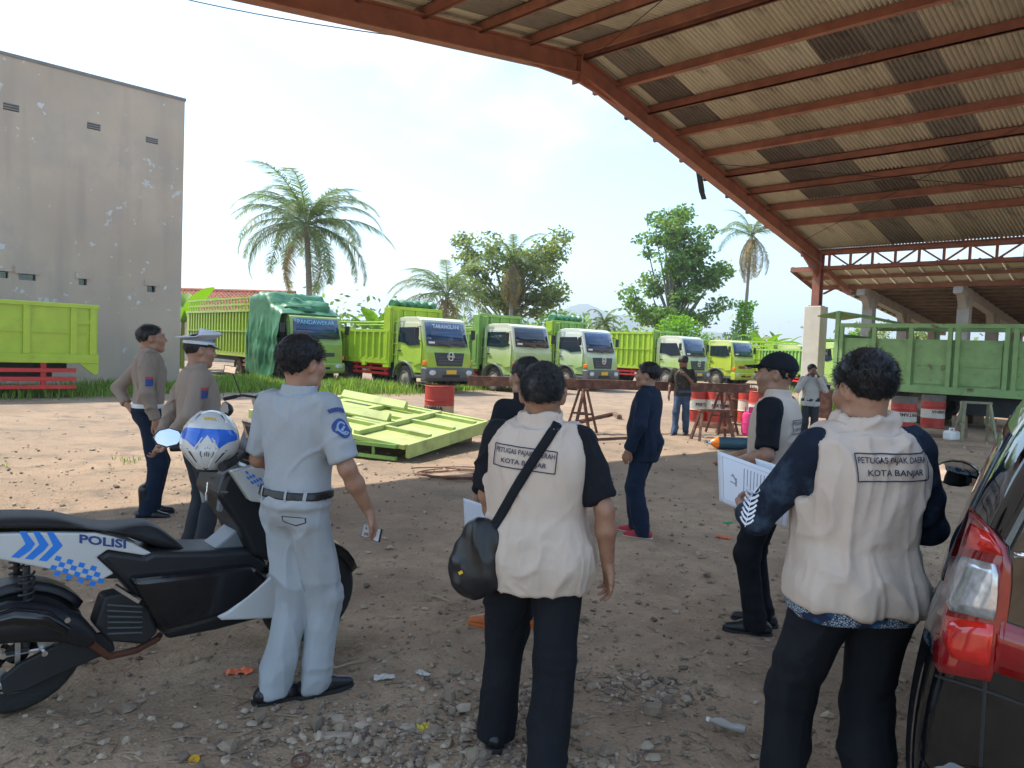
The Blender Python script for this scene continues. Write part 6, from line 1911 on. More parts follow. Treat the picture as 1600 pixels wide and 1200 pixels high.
# leg shield and front fairing
slab('leg_shield', [(352,740),(372,735),(420,740),(428,800),(425,880),(395,870),(375,826),(340,775)], -.17, .17, M['sb'], bevel=.03)
for s in (1,-1):
    pts = [bp(u, v, .22) for u, v in ((362,738),(405,726),(432,748),(440,790),(392,784))]
    mb = MB(); mb.prism(pts, lambda a, b, k: P3(a, b, s*(.16+.06*k))); pn = mb.build('front_panel', M['gloss_white'], SCO, bevel=.012, seg=3)
    ck = MB()
    for i in range(9):
        for j in range(4):
            if (i+j) % 2: continue
            u0, v0 = 383+i*5.2+j*1.0, 735+i*2.6+j*4.4-(j*.0)
            if u0 > 428: continue
            ck.add([P3(*bp(u0+a, v0+b, .221), s*.2215) for a, b in ((0,0),(4.9,2.4),(5.9,6.6),(1.0,4.2))], [(0,1,2,3)])
    ck.build('checker_decal', M['blue'], pn)
    pts = [bp(u, v, .20) for u, v in ((337,962),(352,955),(385,930),(418,902),(440,880),(446,900),(425,965),(380,967),(345,968))]
    mb = MB(); mb.prism(pts, lambda a, b, k: P3(a, b, s*(.165+.055*k))); mb.build('lower_fairing', M['gloss_white'], SCO, bevel=.012, seg=3)
slab('front_cowl', [(400,722),(428,735),(455,770),(470,810),(465,840),(430,870),(415,800),(385,745)], -.13, .13, M['gloss_black'], bevel=.05)
hl = MB(); 
# front mudguard, forks
mg = MB()
rings = []
for a in np.linspace(R(20), R(165), 14):
    r_ = WR+.022; cx_, cz_ = XF+r_*math.cos(a), WR+r_*math.sin(a)
    nx, nz_ = math.cos(a), math.sin(a)
    rings.append([P3(cx_-nx*.05, cz_-nz_*.05, .075), P3(cx_, cz_, .055), P3(cx_+nx*.012, cz_+nz_*.012, 0), P3(cx_, cz_, -.055), P3(cx_-nx*.05, cz_-nz_*.05, -.075)])
mg.loft(rings, closed=False); o = mg.build('front_mudguard', M['gloss_black'], SCO); o.modifiers.new('s','SOLIDIFY').thickness = .006
fk = MB()
for s in (1,-1): fk.pipe([P3(XF, WR, s*.085), P3(XF-.15, WR+.42, s*.085)], .019, 10)
fk.pipe([P3(XF-.15, WR+.42, .09), P3(XF-.15, WR+.42, -.09)], .02, 8); fk.pipe([P3(XF-.15, WR+.42, 0), P3(XF-.27, .98, 0)], .022, 8)
fk.build('fork', M['black_metal'], SCO)
# rear mechanics: engine, swing case, exhaust, shocks, hugger, axle
en = MB(); en.loft([[P3(x, z, y*k+.02) for (x, z) in [bp(u, v, .12) for u, v in ((160,930),(195,922),(232,945),(245,985),(225,1005),(170,1000),(145,975))]] for y, k in ((.02,1),(.10,1),(.13,1))], smooth=False)
en.build('engine', M['black_metal'], SCO, bevel=.015)
for k in range(6):
    f_ = MB(); xa, za = bp(168, 945+k*9, .16); xb, zb = bp(222, 948+k*8, .16); f_.bar(P3(xa, za, .158), P3(xb, zb, .158), .012, .006, up=(0,0,1)); f_.build('cooling_fin', M['grey_plastic'], SCO)
mu = MB(); pts_ = [bp(u, v, .17) for u, v in ((-75,1000),(-40,985),(10,972),(60,972),(110,980),(140,1000))]
rr_ = [.05,.075,.085,.082,.066,.04]
mu.pipe([P3(x, z, .165) for x, z in pts_], rr_, 16); mf_ = mu.build('muffler', M['satin_black'], SCO)
hs = MB(); hs.pipe([P3(*bp(u, v, .235), .238) for u, v in ((-30,975),(20,962),(70,966),(105,985))], [.028,.036,.036,.02], 10); hs.build('heat_shield', M['gloss_black'], mf_)
ep = MB(); ep.pipe([P3(*bp(u, v, .12), y_) for (u, v), y_ in zip(((140,1002),(170,1026),(215,1018),(250,1002),(256,1000)), (.15,.12,.10,.08,.05))], .017, 8); ep.build('exhaust_pipe', M['copper'], SCO)
sg = MB(); sg.prism([bp(u, v, .09) for u, v in ((0,1060),(30,1035),(100,1000),(170,985),(180,1015),(110,1045),(40,1078),(5,1085))], lambda a, b, k: P3(a, b, .075+.03*k)); sg.build('swing_arm', M['black_metal'], SCO, bevel=.01)
for s in (1,-1):
    sh_ = MB(); xa, za = bp(42, 1010, .13); xb, zb = bp(42, 885, .13)
    a_, b_ = Vector(P3(xa, za, s*.125)), Vector(P3(xb, zb, s*.125)); sh_.pipe([a_, b_], .014, 8)
    hel = [a_.lerp(b_, .30+.62*t)+Vector((math.cos(t*2*PI*8)*.028, math.sin(t*2*PI*8)*.028, 0)) for t in np.linspace(0,1,120)]
    sh_.pipe(hel, .0055, 5); sh_.build('shock_absorber', M['black_metal'], SCO)
hg = MB(); rings = []
for a in np.linspace(R(35), R(150), 12):
    r_ = WR+.03; cx_, cz_ = XR+r_*math.cos(a), WR+r_*math.sin(a); rings.append([P3(cx_-.03*math.cos(a), cz_-.03*math.sin(a), .09), P3(cx_, cz_, .06), P3(cx_, cz_, -.06), P3(cx_-.03*math.cos(a), cz_-.03*math.sin(a), -.09)])
hg.loft(rings, closed=False); o = hg.build('rear_hugger', M['sb'], SCO); o.modifiers.new('s','SOLIDIFY').thickness = .006
fp_ = MB(); fp_.bar(P3(*bp(180,916,.2),.19), P3(*bp(217,938,.23),.25), .022, .016); fp_.build('passenger_footpeg', M['chrome'], SCO)
ax_ = MB()
for u, v in ((21,1012),(75,1030),(100,962),(9,1035)): x, z = bp(u, v, .18); ax_.tube(P3(x, z, .08), P3(x, z, .112 if v > 1000 else .25), .012, n=8)
ax_.build('axle_bolts', M['chrome'], SCO)
tl = MB(); tl.prism([bp(u, v, 0) for u, v in ((-95,822),(-60,815),(-55,850),(-85,850))], lambda a, b, k: P3(a, b, -.09+.18*k)); tl.build('tail_light', M['red'], SCO, bevel=.015)
# handlebar, mirrors, ignition
hx, hz_ = bp(372, 706, 0)
hb = MB(); hb.pipe([P3(hx-.20, hz_-.01, .34), P3(hx-.10, hz_+.0, .24), P3(hx, hz_, .08), P3(hx, hz_, -.08), P3(hx-.10, hz_, -.24), P3(hx-.20, hz_-.01, -.34)], .014, 8); hb.build('handlebar', M['black_metal'], SCO)
for s in (1,-1):
    g_ = MB(); g_.pipe([P3(hx-.12, hz_, s*.26), P3(hx-.215, hz_-.012, s*.36)], .021, 10); g_.build('grip', M['black_rubber'], SCO)
hc_ = MB(); hc_.pipe([P3(hx+.05, hz_-.01, .13), P3(hx+.06, hz_+.015, 0), P3(hx+.05, hz_-.01, -.13)], [.035,.055,.035], 12); hc_.build('instrument_cover', M['sb'], SCO)
sc_ = MB(); vs = []
for j in range(7):
    for k in range(9):
        y = (k/8*2-1)*.15*(1-.35*(j/6)**2); vs.append(P3(hx+.16-.10*j/6-.25*y*y*4*.25, hz_-.06+.21*j/6, y))
sc_.add(vs, [(j*9+k, j*9+k+1, (j+1)*9+k+1, (j+1)*9+k) for j in range(6) for k in range(8)], 0, True); o = sc_.build('windscreen', M['gloss_black'], SCO); o.modifiers.new('s','SOLIDIFY').thickness = .004
M['mirror_glass'] = mat('mirror_glass', (.92,.92,.92), .01, metal=1, var=0)
wI = Matrix.Rotation(-ANG, 4, 'Z') @ Matrix.Translation(-Vector(SCO.location))
for k, (pos, root_) in enumerate(((at(263,684,3.52), P3(hx-.10, hz_+.01, .24)), (at(352,640,4.35), P3(hx-.10, hz_+.01, -.24)))):
    c = wI @ pos; tow = ((wI @ Vector((-1.2,0.6,2.4)))-c).normalized() if k == 0 else Vector((-1,0,.1)).normalized()
    q = tow.to_track_quat('Z', 'Y').to_matrix().to_4x4()
    Mx = Matrix.Translation(c) @ q
    ms = MB(); prof = [(math.cos(a)*.062*(1+.10*math.cos(2*a)), math.sin(a)*.045) for a in np.linspace(0, 2*PI, 9)[:-1]]
    ms.loft([[Mx @ Vector((a*k2, b*k2, z)) for a, b in prof] for k2, z in ((.55,-.035),(.9,-.02),(1.08,.0),(1.08,.004))]); mo = ms.build('mirror', M['satin_black'], SCO)
    mg_ = MB(); mg_.add([Mx @ Vector((a*.96, b*.96, .0055)) for a, b in prof], [tuple(range(8))]); mg_.build('mirror_glass', M['mirror_glass'], mo)
    st_ = MB(); st_.pipe([root_, tuple((Vector(root_)*.4+c*.6)+Vector((0,0,-.02))), tuple(c-tow*.02)], .007, 6); st_.build('stem', M['black_metal'], mo)
ig = MB(); x, z = bp(330, 752, .0); ig.lathe([(.001,.03),(.028,.03),(.032,0)], 14, Matrix.Translation(P3(x+.02, z, .03)) @ Matrix.Rotation(-PI/2,4,'Y')); igo = ig.build('ignition', M['black_metal'], SCO)
ky = MB(); ky.bar(P3(x-.012,z,.03),P3(x-.03,z,.03),.02,.006); ky.pipe([P3(x-.03,z,.03),P3(x-.034,z-.045,.035)],.002,5); ky.box(P3(x-.036,z-.065,.037),(.006,.018,.04)); ky.build('key', M['chrome'], igo)
for s in (1,-1):
    sp_ = MB(); xa, za = bp(352, 772, .08); sp_.pipe([P3(xa-.03,za-.07,s*.10),P3(xa-.03,za+.03,s*.145),P3(xa-.02,za+.07,s*.10)],[.02,.03,.02],8); sp_.build('glove_box', M['silver'], SCO)
# ------------------------------------------------------------------ helmet hung on the bars
HP = at(328, 691, 3.55)
hel = empty('helmet', HP, 0, 'white police helmet with blue visor hung on the scooter handlebar', 'helmet')
tow = (Vector((-.35,0,1.75))-HP); tow.normalize()
hel.rotation_euler = ((Vector((0,0,1)) - tow*tow.z).to_track_quat('Z','Y').to_matrix().to_4x4() @ Matrix.Identity(4)).to_euler()
# local frame: -y towards the camera, z up
fy_ = -tow; zx_ = (Vector((0,0,1))-tow*tow.z).normalized(); xx_ = fy_.cross(zx_)
hel.rotation_euler = Matrix((xx_, fy_, zx_)).transposed().to_euler()
hel.rotation_euler.rotate_axis('Y', R(3))
def hshell(th, ph, k=1.0):
    """surface of the shell: th around z (0 = towards camera), ph from the top"""
    x = math.sin(th)*math.sin(ph); y = -math.cos(th)*math.sin(ph); z = math.cos(ph)
    w = .132; taper = 1 if z > -.2 else 1-.42*((-.2-z)/.8)**1.1*(1 if y < .3 else .7)
    return Vector((x*w*taper, y*.150*(1.0 if z > -.3 else 1.04), z*.152-.0))*k
mb = MB(); nt, npn = 48, 30; rings = [[hshell(2*PI*i/nt, R(3)+R(150)*j/npn) for i in range(nt)] for j in range(npn+1)]
mb.loft(rings, caps=True); shell = mb.build('shell', M['gloss_white'], hel)
def hpatch(name, m, poly, k, n=10, parent=None):
    """poly: list of (col u in -1..1 rows) given as top and bottom curves in (th, ph) degrees"""
    top, bot = poly; mb = MB(); vs = []; c = len(top)
    for j in range(n+1):
        for (a, b) in zip(top, bot): vs.append(hshell(R(a[0]+(b[0]-a[0])*j/n), R(a[1]+(b[1]-a[1])*j/n), k))
    mb.add(vs, [(j*c+i, j*c+i+1, (j+1)*c+i+1, (j+1)*c+i) for j in range(n) for i in range(c-1)], 0, True)
    return mb.build(name, m, parent or hel)
M['visor_blue'] = mat('blue_visor', (.015,.13,.62), .12, var=.2, vscale=6, coat=.5)
ths = [-70,-55,-42,-30,-18,-8,0,8,18,30,42,55,70]
vt = [(t, 68-abs(t)*.02+ (6 if abs(t) > 60 else 0)) for t in ths]
vb = [(-70,84),(-55,87),(-42,90),(-30,97),(-20,106),(-9,90),(0,79),(9,90),(20,106),(30,97),(42,90),(55,87),(70,84)]
hpatch('visor', M['visor_blue'], (vt, vb), 1.008)
# chin guard ridges, vents, crown strips
for s in (1,-1):
    hpatch('chin_vent', M['black_metal'], ([(s*38,104),(s*44,103)], [(s*28,128),(s*31,130)]), 1.006)
    hpatch('side_vent', M['black_metal'], ([(s*60,112),(s*63,111)], [(s*48,136),(s*50,137)]), 1.006)
    r_ = MB(); r_.pipe([hshell(R(s*a), R(b), 1.0) for a, b in ((9,84),(22,102),(18,120),(12,140))], [.004,.006,.006,.004], 6); r_.build('chin_ridge', M['gloss_white'], hel)
    r_ = MB(); r_.pipe([hshell(R(s*a), R(b), .995) for a, b in ((70,66),(44,52),(48,36),(60,22))], [.006,.011,.011,.006], 8); r_.build('crown_ridge', M['gloss_white'], hel)
    hpatch('crown_vent', M['black_metal'], ([(s*34,34),(s*42,34)], [(s*40,50),(s*46,50)]), 1.004)
hpatch('chin_slot', M['black_metal'], ([(-11,141),(0,144),(11,141)], [(-9,145),(0,149),(9,145)]), 1.006)
r_ = MB(); r_.pipe([hshell(2*PI*i/48, R(151), .99) for i in range(49)], .008, 8); r_.build('rim_trim', M['black_rubber'], hel)
def hdecal(name, polys, th0, ph0, m):
    mb = MB()
    for vs, fs in polys: mb.add([hshell(R(th0)+a/.132, R(ph0)-b/.15, 1.010) for a, b in vs], fs)
    return mb.build(name, m, hel)
tv, tf = text_geo('TMR', .020, .03); hdecal('lettering', [([(-a*1.5, -b) for a, b in tv], tf)], 1, 46, M['plate'])
em = [strip2([(s*(.024+.008*math.cos(a)), .016*math.sin(a)) for a in np.linspace(-1.5,1.5,8)], .005, 2) for s in (1,-1)]
em += [strip2([(-.010,-.012),(-.010,.012),(.010,.012),(.010,-.012)], .005, 3), strip2([(0,-.012),(0,.010)], .004, 2)] + [disc(.0025, 6, x, .026+.003*(x == 0)) for x in (-.01,0,.01)]
hdecal('emblem', em, 2, 112, M['grey_plastic'])

# ------------------------------------------------------------------ second motorcycle, mostly hidden
q = along(402, 7.7)
B2 = empty('motorcycle', (q.x, q.y, 0), R(104), 'black motorcycle hidden behind the grey-uniformed man, only bars and mirrors showing', 'motorcycle')
moto_wheel(B2, -.62, .09, .29); moto_wheel(B2, .62, .08, .29)
mb = MB(); mb.prism([(-.75,.62),(-.3,.74),(.15,.66),(.42,.80),(.40,.55),(.1,.36),(-.4,.38)], lambda a, b, k: (a, -.11+.22*k, b)); mb.build('body', M['gloss_black'], B2, bevel=.04)
mb = MB(); mb.prism([(-.78,.68),(-.30,.78),(.10,.74),(.08,.68),(-.3,.70),(-.76,.62)], lambda a, b, k: (a, -.12+.24*k, b)); mb.build('seat', M['seat_vinyl'], B2, bevel=.02)
mb = MB(); mb.prism([(-.12,.25),(.22,.25),(.2,.5),(-.1,.5)], lambda a, b, k: (a, -.13+.26*k, b)); mb.build('engine', M['grey_plastic'], B2, bevel=.02)
mb = MB()
for s in (1,-1): mb.pipe([(.62,s*.08,.29),(.44,s*.08,.85)], .018, 8)
mb.pipe([(.44,-.08,.85),(.40,0,.98),(.44,.08,.85)], .02, 8); mb.build('fork', M['black_metal'], B2)
mb = MB(); mb.pipe([(.28,.36,1.02),(.36,.2,1.05),(.40,0,1.02),(.36,-.2,1.05),(.28,-.36,1.02)], .013, 8); mb.build('handlebar', M['black_metal'], B2)
mb = MB(); mb.pipe([(.46,-.1,.98),(.50,0,1.0),(.46,.1,.98)], [.07,.10,.07], 12); mb.build('headlight_cowl', M['silver'], B2)
for s in (1,-1):
    mb = MB(); mb.pipe([(.35,s*.22,1.05),(.37,s*.27,1.18),(.36,s*.31,1.28)], .006, 6); mb.box((.35,s*.33,1.32),(.03,.13,.08),Matrix.Rotation(R(8)*s,3,'X')); mo = mb.build('mirror', M['black_metal'], B2, bevel=.01)
    mb = MB(); mb.box((.333,s*.33,1.32),(.003,.115,.068),Matrix.Rotation(R(8)*s,3,'X')); mb.build('mirror_glass', M['mirror_glass'], mo)
    mb = MB(); mb.pipe([(.40,s*.18,1.05),(.40,s*.32,1.01)], .006, 6); mb.build('lever', M['chrome'], B2)
    mb = MB(); mb.pipe([(.33,s*.26,1.04),(.27,s*.38,1.01)], .02, 8); mb.build('grip', M['black_rubber'], B2)
mb = MB(); mb.pipe([(-.05,.14,.3),(-.3,.16,.02)], .012, 6); mb.build('side_stand', M['black_metal'], B2)
# ================================================================== black car at the right edge
CH = R(90-36); CW, CL = .83, 4.14
hv = Vector((math.cos(CH), math.sin(CH), 0)); lv = Vector((-math.sin(CH), math.cos(CH), 0))
CC = Vector((1.06, 2.0, 0)) + hv*(CL/2) - lv*CW
CAR = empty('parked_car', CC, CH, 'glossy black car with red and clear tail light, cut off by the picture edge', 'car')
M['car_black'] = mat('black_car_paint', (.004,.004,.005), .07, var=.05, coat=1.0)
M['tail_red'] = mat('tail_light_red', (.24,.003,.006), .06, var=.25, vscale=9, coat=1.0)
M['tail_bright'] = mat('tail_light_bright_red', (.62,.015,.01), .10, var=.25, vscale=14, coat=1.0)
M['reflector'] = mat('tail_reflector', (.55,.56,.57), .18, metal=.6, var=.3, vscale=40, coat=1.0)
# sections along x (rear -> front): list of (y, z) half profile from sill to roof centre
def sect(x):
    t = [-2.07,-2.00,-1.85,-1.5,-.9,0,.55,.75,1.2,1.6,1.95,2.07]
    I = lambda a: float(np.interp(x, t, a))
    wb = I([.70,.775,.815,.83,.83,.83,.83,.83,.83,.80,.70,.60]); ws = I([.66,.725,.775,.805,.815,.82,.82,.82,.80,.74,.62,.50])
    zl = I([.40,.30,.26,.24,.24,.24,.24,.24,.24,.25,.30,.42]); zbelt = I([.98,1.0,1.0,.99,.97,.95,.94,.94,.93,.88,.80,.70])
    zroof = I([1.50,1.62,1.66,1.69,1.70,1.68,1.55,1.42,1.02,.95,.85,.74]); wr = I([.48,.53,.57,.60,.61,.60,.60,.62,.66,.62,.5,.4])
    zc_ = zbelt + (zroof-zbelt)
    side = zroof-zbelt
    return [(0,zl),(wb*.9,zl),(wb,zl+.12),(wb+.012,.62 if .62 > zl+.15 else zl+.2),(wb-.004,.80),(ws,zbelt),(ws+(wr-ws)*.55,zbelt+side*.55),(wr,zbelt+side*.88),(wr*.8,zbelt+side*.98),(0,zroof+.01)]
xs_ = [-2.07,-2.04,-2.0,-1.93,-1.85,-1.7,-1.5,-1.2,-.9,-.45,0,.3,.55,.75,1.0,1.2,1.45,1.7,1.95,2.04,2.07]
rings = []
for x in xs_:
    h = sect(x); rings.append([(x, y, z) for y, z in h] + [(x, -y, z) for y, z in h[-2:0:-1]])
mb = MB(); mb.loft(rings); bo = mb.build('body', M['car_black'], CAR, subsurf=2)
bo.data.polygons.foreach_set('use_smooth', [True]*len(bo.data.polygons))
bev = bo
dg = bpy.context.evaluated_depsgraph_get()
em_ = bpy.data.meshes.new_from_object(bo.evaluated_get(dg)); cb_ = BVHTree.FromPolygons([v.co.copy() for v in em_.vertices], [tuple(p.vertices) for p in em_.polygons])
wC = (Matrix.Translation(CC) @ Matrix.Rotation(CH, 4, 'Z')).inverted()
def onto(p, d, lift=.006):
    h = cb_.ray_cast(p, d)
    return (h[0]-d*lift) if h[0] is not None else None
def carpix(u, v, lift=.006):
    o = wC @ Vector((0,0,CAM_H)); d = (wC.to_3x3() @ ray(u, v)).normalized()
    q = onto(o, d, lift)
    return q
def patch(name, m, grid, lift, parent):
    """grid: rows of pixel points on the car surface"""
    vs = []; c = len(grid[0])
    for r_ in grid:
        for (u, v) in r_:
            q = carpix(u, v, lift)
            if q is None:
                o = wC @ Vector((0,0,CAM_H)); d = (wC.to_3x3() @ ray(u, v)).normalized(); t = (-1.95-o.x)/d.x; q = o+d*t
                q.y = min(q.y, .84)
            vs.append(q)
    mb = MB(); mb.add(vs, [(j*c+i, j*c+i+1, (j+1)*c+i+1, (j+1)*c+i) for j in range(len(grid)-1) for i in range(c-1)], 0, True)
    o = mb.build(name, m, parent); s_ = o.modifiers.new('s','SOLIDIFY'); s_.thickness = .014; s_.offset = 0
    return o
def rows(prof, n=8):
    """prof: list of (v, u_left, u_right)"""
    out = []
    for (v, a, b) in prof: out.append([(a+(b-a)*k/n, v+(k/n)*(prof_tilt)) for k in range(n+1)])
    return out
prof_tilt = 14
full = [(792,1519,1525),(815,1511,1552),(840,1500,1572),(870,1490,1580),(900,1481,1580),(930,1474,1577),(960,1468,1573),(990,1464,1568),(1015,1461,1560),(1035,1462,1553),(1050,1470,1548)]
tlp = patch('tail_light', M['tail_red'], rows(full), .008, CAR)
patch('clear_section', M['reflector'], rows([(868,1500,1556),(885,1492,1560),(915,1484,1559),(938,1480,1557),(955,1488,1553)]), .020, tlp)
patch('upper_lens', M['tail_bright'], rows([(818,1520,1545),(840,1511,1561),(855,1506,1566)]), .018, tlp)
patch('lower_lens', M['tail_bright'], rows([(962,1478,1553),(985,1476,1551),(1010,1480,1548),(1028,1490,1545)]), .018, tlp)
prof_tilt = 22
patch('tailgate_lamp', M['tail_red'], rows([(968,1560,1620),(1000,1556,1620),(1048,1552,1620)]), .008, CAR)
prof_tilt = 10
patch('chrome_strip', M['chrome'], rows([(862,1585,1680),(871,1585,1680)]), .010, CAR)
prof_tilt = 0
# chrome frame round the clear section
# glazing: sides and rear, laid on the body
def glass(name, pts, side):
    mb = MB(); vs = []; n = 8
    a, b, c, d = [Vector(p) for p in pts]
    for j in range(n+1):
        for i in range(n+1):
            p = a.lerp(b, i/n).lerp(d.lerp(c, i/n), j/n); q = onto(p, side, .004); vs.append(q if q is not None else p)
    mb.add(vs, [(j*(n+1)+i, j*(n+1)+i+1, (j+1)*(n+1)+i+1, (j+1)*(n+1)+i) for j in range(n) for i in range(n)], 0, True)
    o = mb.build(name, M['glass'], CAR); o.modifiers.new('s','SOLIDIFY').thickness = .004
for s in (1,-1):
    Y = 2.0*s; D = Vector((0,-s,0))
    glass('side_window', [(-1.85,Y,1.05),(-1.15,Y,1.04),(-1.15,Y,1.50),(-1.80,Y,1.48)], D)
    glass('side_window', [(-1.08,Y,1.03),(-.25,Y,1.01),(-.25,Y,1.53),(-1.08,Y,1.52)], D)
    glass('side_window', [(-.18,Y,1.01),(.75,Y,1.0),(.38,Y,1.45),(-.18,Y,1.53)], D)
    mb = MB()
    for x in (-1.3, 1.3):
        mb = MB(); Mx = Matrix.Translation((x, s*.74, .31)) @ Matrix.Rotation(PI/2, 4, 'X'); r = .31; w = .2
        mb.lathe([(r*.6,-w/2),(r*.92,-w/2),(r,-w/3),(r,w/3),(r*.92,w/2),(r*.6,w/2)], 30, Mx); wh = mb.build('wheel', M['rubber_clean'], CAR)
        rm = MB(); rm.lathe([(r*.62,s*-w*.45),(r*.5,s*-w*.40),(r*.15,s*-w*.50),(.001,s*-w*.5)], 24, Mx); rm.build('rim', M['silver'], wh)
    mb = MB(); c = Vector((.63, s*.96, 1.06)); mb.loft([[c+Vector((x_, math.cos(a)*.115*k, math.sin(a)*.075*k)) for a in np.linspace(0,2*PI,15)[:-1]] for x_, k in ((-.03,1),(.0,1.04),(.05,.85),(.08,.4))]); mo = mb.build('door_mirror', M['car_black'], CAR)
    g_ = MB(); g_.add([c+Vector((-.032, math.cos(a)*.105, math.sin(a)*.066)) for a in np.linspace(0,2*PI,15)[:-1]], [tuple(range(14))]); g_.build('mirror_glass', M['mirror_glass'], mo)
    a_ = MB(); a_.bar((.62,s*.80,1.0),(.63,s*.90,1.03),.06,.04); a_.build('arm', M['car_black'], mo)
glass('rear_window', [(-3,.52,1.12),(-3,-.52,1.12),(-3,-.44,1.50),(-3,.44,1.50)], Vector((1,0,0)))
glass('windscreen', [(3,.60,1.08),(3,-.60,1.08),(3,-.5,1.5),(3,.5,1.5)], Vector((-1,0,0)))
# bumper seam, plate, bumper
mb = MB(); vs = []
for s in (1,): pass
seam = []
for t in np.linspace(0,1,26):
    q = carpix(1462+t*160, 1056+t*62-8*math.sin(t*2), .002)
    if q is not None: seam.append(tuple(q))
if len(seam) > 3: mb.pipe(seam, .0035, 6); mb.build('bumper_seam', M['black_metal'], CAR)
seam = []
for t in np.linspace(0,1,16):
    q = carpix(1540-t*8, 1058+t*140, .001)
    if q is not None: seam.append(tuple(q))
if len(seam) > 3: mb = MB(); mb.pipe(seam, .0045, 6); mb.build('tailgate_seam', M['black_metal'], CAR)
bpm = MB(); rb = []
for y in np.linspace(-.78,.78,25):
    k = abs(y)/.78; x = -2.10+.12*k**4; rb.append([(x-.02,y,.66),(x-.045,y,.60),(x-.05,y,.48),(x-.02,y,.36),(x+.1,y,.32),(x+.12,y,.66)])
bpm.loft(rb); bpm.build('rear_bumper', M['car_black'], CAR, subsurf=1)
# ================================================================== drums, beam, trestles, cylinders, panel
M['drum_red'] = mat('drum_red', (.45,.045,.03), .5, var=.2, vscale=5, c2=(.20,.07,.04), c2pos=(.6,.75), c2scale=6)
M['drum_white'] = mat('drum_white', (.62,.58,.50), .55, var=.12, vscale=6)
M['drum_tan'] = mat('drum_tan', (.50,.34,.20), .6, var=.2)
M['drum_dirty'] = mat('drum_dirty_lid', (.16,.14,.12), .8, var=.3)
M['pink'] = mat('pink_paint', (.72,.05,.22), .4, var=.1)
M['bottle_teal'] = mat('dark_teal_paint', (.03,.075,.10), .5, var=.2)
M['panel_green'] = mat('sun_bleached_green', (.42,.50,.16), .6, var=.18, c2=(.27,.28,.11), c2pos=(.55,.75), c2scale=2)
M['stand_green'] = mat('faded_olive_paint', (.24,.25,.15), .7, var=.25, c2=(.16,.12,.08), c2pos=(.5,.7), c2scale=6)
def drum(label, base, cols, text=None, flip=False, rz=0.0, tilt=0.0, group='oil drums', open_top=False):
    """cols: list of (height fraction, material) from the bottom"""
    D = empty('oil_drum', base, rz, label, 'drum', group); D.rotation_euler = (tilt, 0, rz)
    r, H = .29, .88
    bands = []; z = 0
    for f, m_ in cols:
        n = max(2, int(12*f)); pr = []
        zz = np.linspace(z, z+f, n*6)
        for t in zz:
            rr_ = r + .010*math.exp(-((t-.34)/.012)**2) + .010*math.exp(-((t-.66)/.012)**2) + .008*math.exp(-((t-.985)/.012)**2) + .008*math.exp(-((t-.015)/.012)**2) + (.0025*math.sin(t*150) if t > .70 else 0)
            pr.append((rr_, t*H))
        mb = MB(); mb.lathe(pr, 32); mb.build('shell_band', M[m_], D); z += f
    mb = MB(); zt = H*.985
    if open_top: mb.lathe([(r-.004,zt),(r-.01,.3),(.001,.28)], 28)
    else: mb.lathe([(r-.002,zt-.012),(.001,zt-.012)], 28); mb.lathe([(.03,zt-.012),(.03,zt+.004),(.001,zt+.004)], 10, Matrix.Translation((.17,.06,0)))
    mb.lathe([(r-.008,0.002),(.001,0.002)], 28); mb.build('lid', M['drum_dirty'], D)
    if text:
        tv, tf = text_geo(text, .085, .03); s = -1 if flip else 1
        mb = MB(); mb.add([((r+.006)*math.cos(-PI/2+s*a/r), (r+.006)*math.sin(-PI/2+s*a/r), H*.5+s*b) for a, b in tv], tf); mb.build('lettering', M['ink' if not flip else 'rust'], D)
    return D
RW = [(.345,'drum_red'),(.31,'drum_white'),(.345,'drum_red')]
def gpt(u, Y): q = along(u, Y); return (q.x, q.y, 0)
drum('red over tan oil drum behind the green panel heap', gpt(685,14.9), [(.345,'drum_tan'),(.21,'drum_tan'),(.445,'drum_red')], 'PERTAMINA', rz=R(-40))
drum('red and white drum standing right of the trestle top', gpt(1119,19.2), RW, 'PERTAMINA', rz=R(20))
drum('red and white drum topped with bottles and rags', gpt(1187,18.4), RW, 'PERTAMINA', rz=R(-30), open_top=True)
drum('red drum tucked behind the bottle-topped drum', gpt(1169,19.6), RW, None, rz=R(10))
drum('red and white drum right behind the walking worker', gpt(1088,19.4), RW, 'PERTAMINA', rz=R(40))
drum('brown rusty drum between two red drums', gpt(1150,19.9), [(.34,'rust'),(.66,'rust')], None)
drum('red and white drum with upside-down lettering under the weathered bed corner', gpt(1410,18.7), [(.30,'drum_red'),(.27,'drum_white'),(.25,'drum_red'),(.18,'drum_dirty')], 'PERTAMINA', True, rz=R(-15))
drum('shadowed red and white drum farther under the weathered bed', gpt(1456,20.4), [(.30,'drum_red'),(.27,'drum_white'),(.25,'drum_red'),(.18,'drum_dirty')], 'PERTAMINA', True, rz=R(25))
# clutter on the bottle-topped drum
q = gpt(1187,18.4)
for k, (dx, dy, h, m_, lab) in enumerate(((-.10,-.12,.24,'clear_lens','clear bottle standing on the drum beside a teal bottle'),(.05,-.10,.28,'tarp','green bottle standing on the open drum'),(.16,0,.2,'black_metal','dark oil can on the open drum'))):
    b = MB(); b.lathe([(.001,0),(.045,0),(.045,h*.55),(.035,h*.68),(.015,h*.78),(.015,h),(.001,h)], 12); o = b.build('bottle', M[m_], None, (q[0]+dx, q[1]+dy, .862)); tag(o, lab, 'bottle')
    c_ = MB(); c_.lathe([(.017,h*.93),(.017,h*1.03),(.001,h*1.03)], 10); c_.build('cap', M['red' if k else 'white'], o)
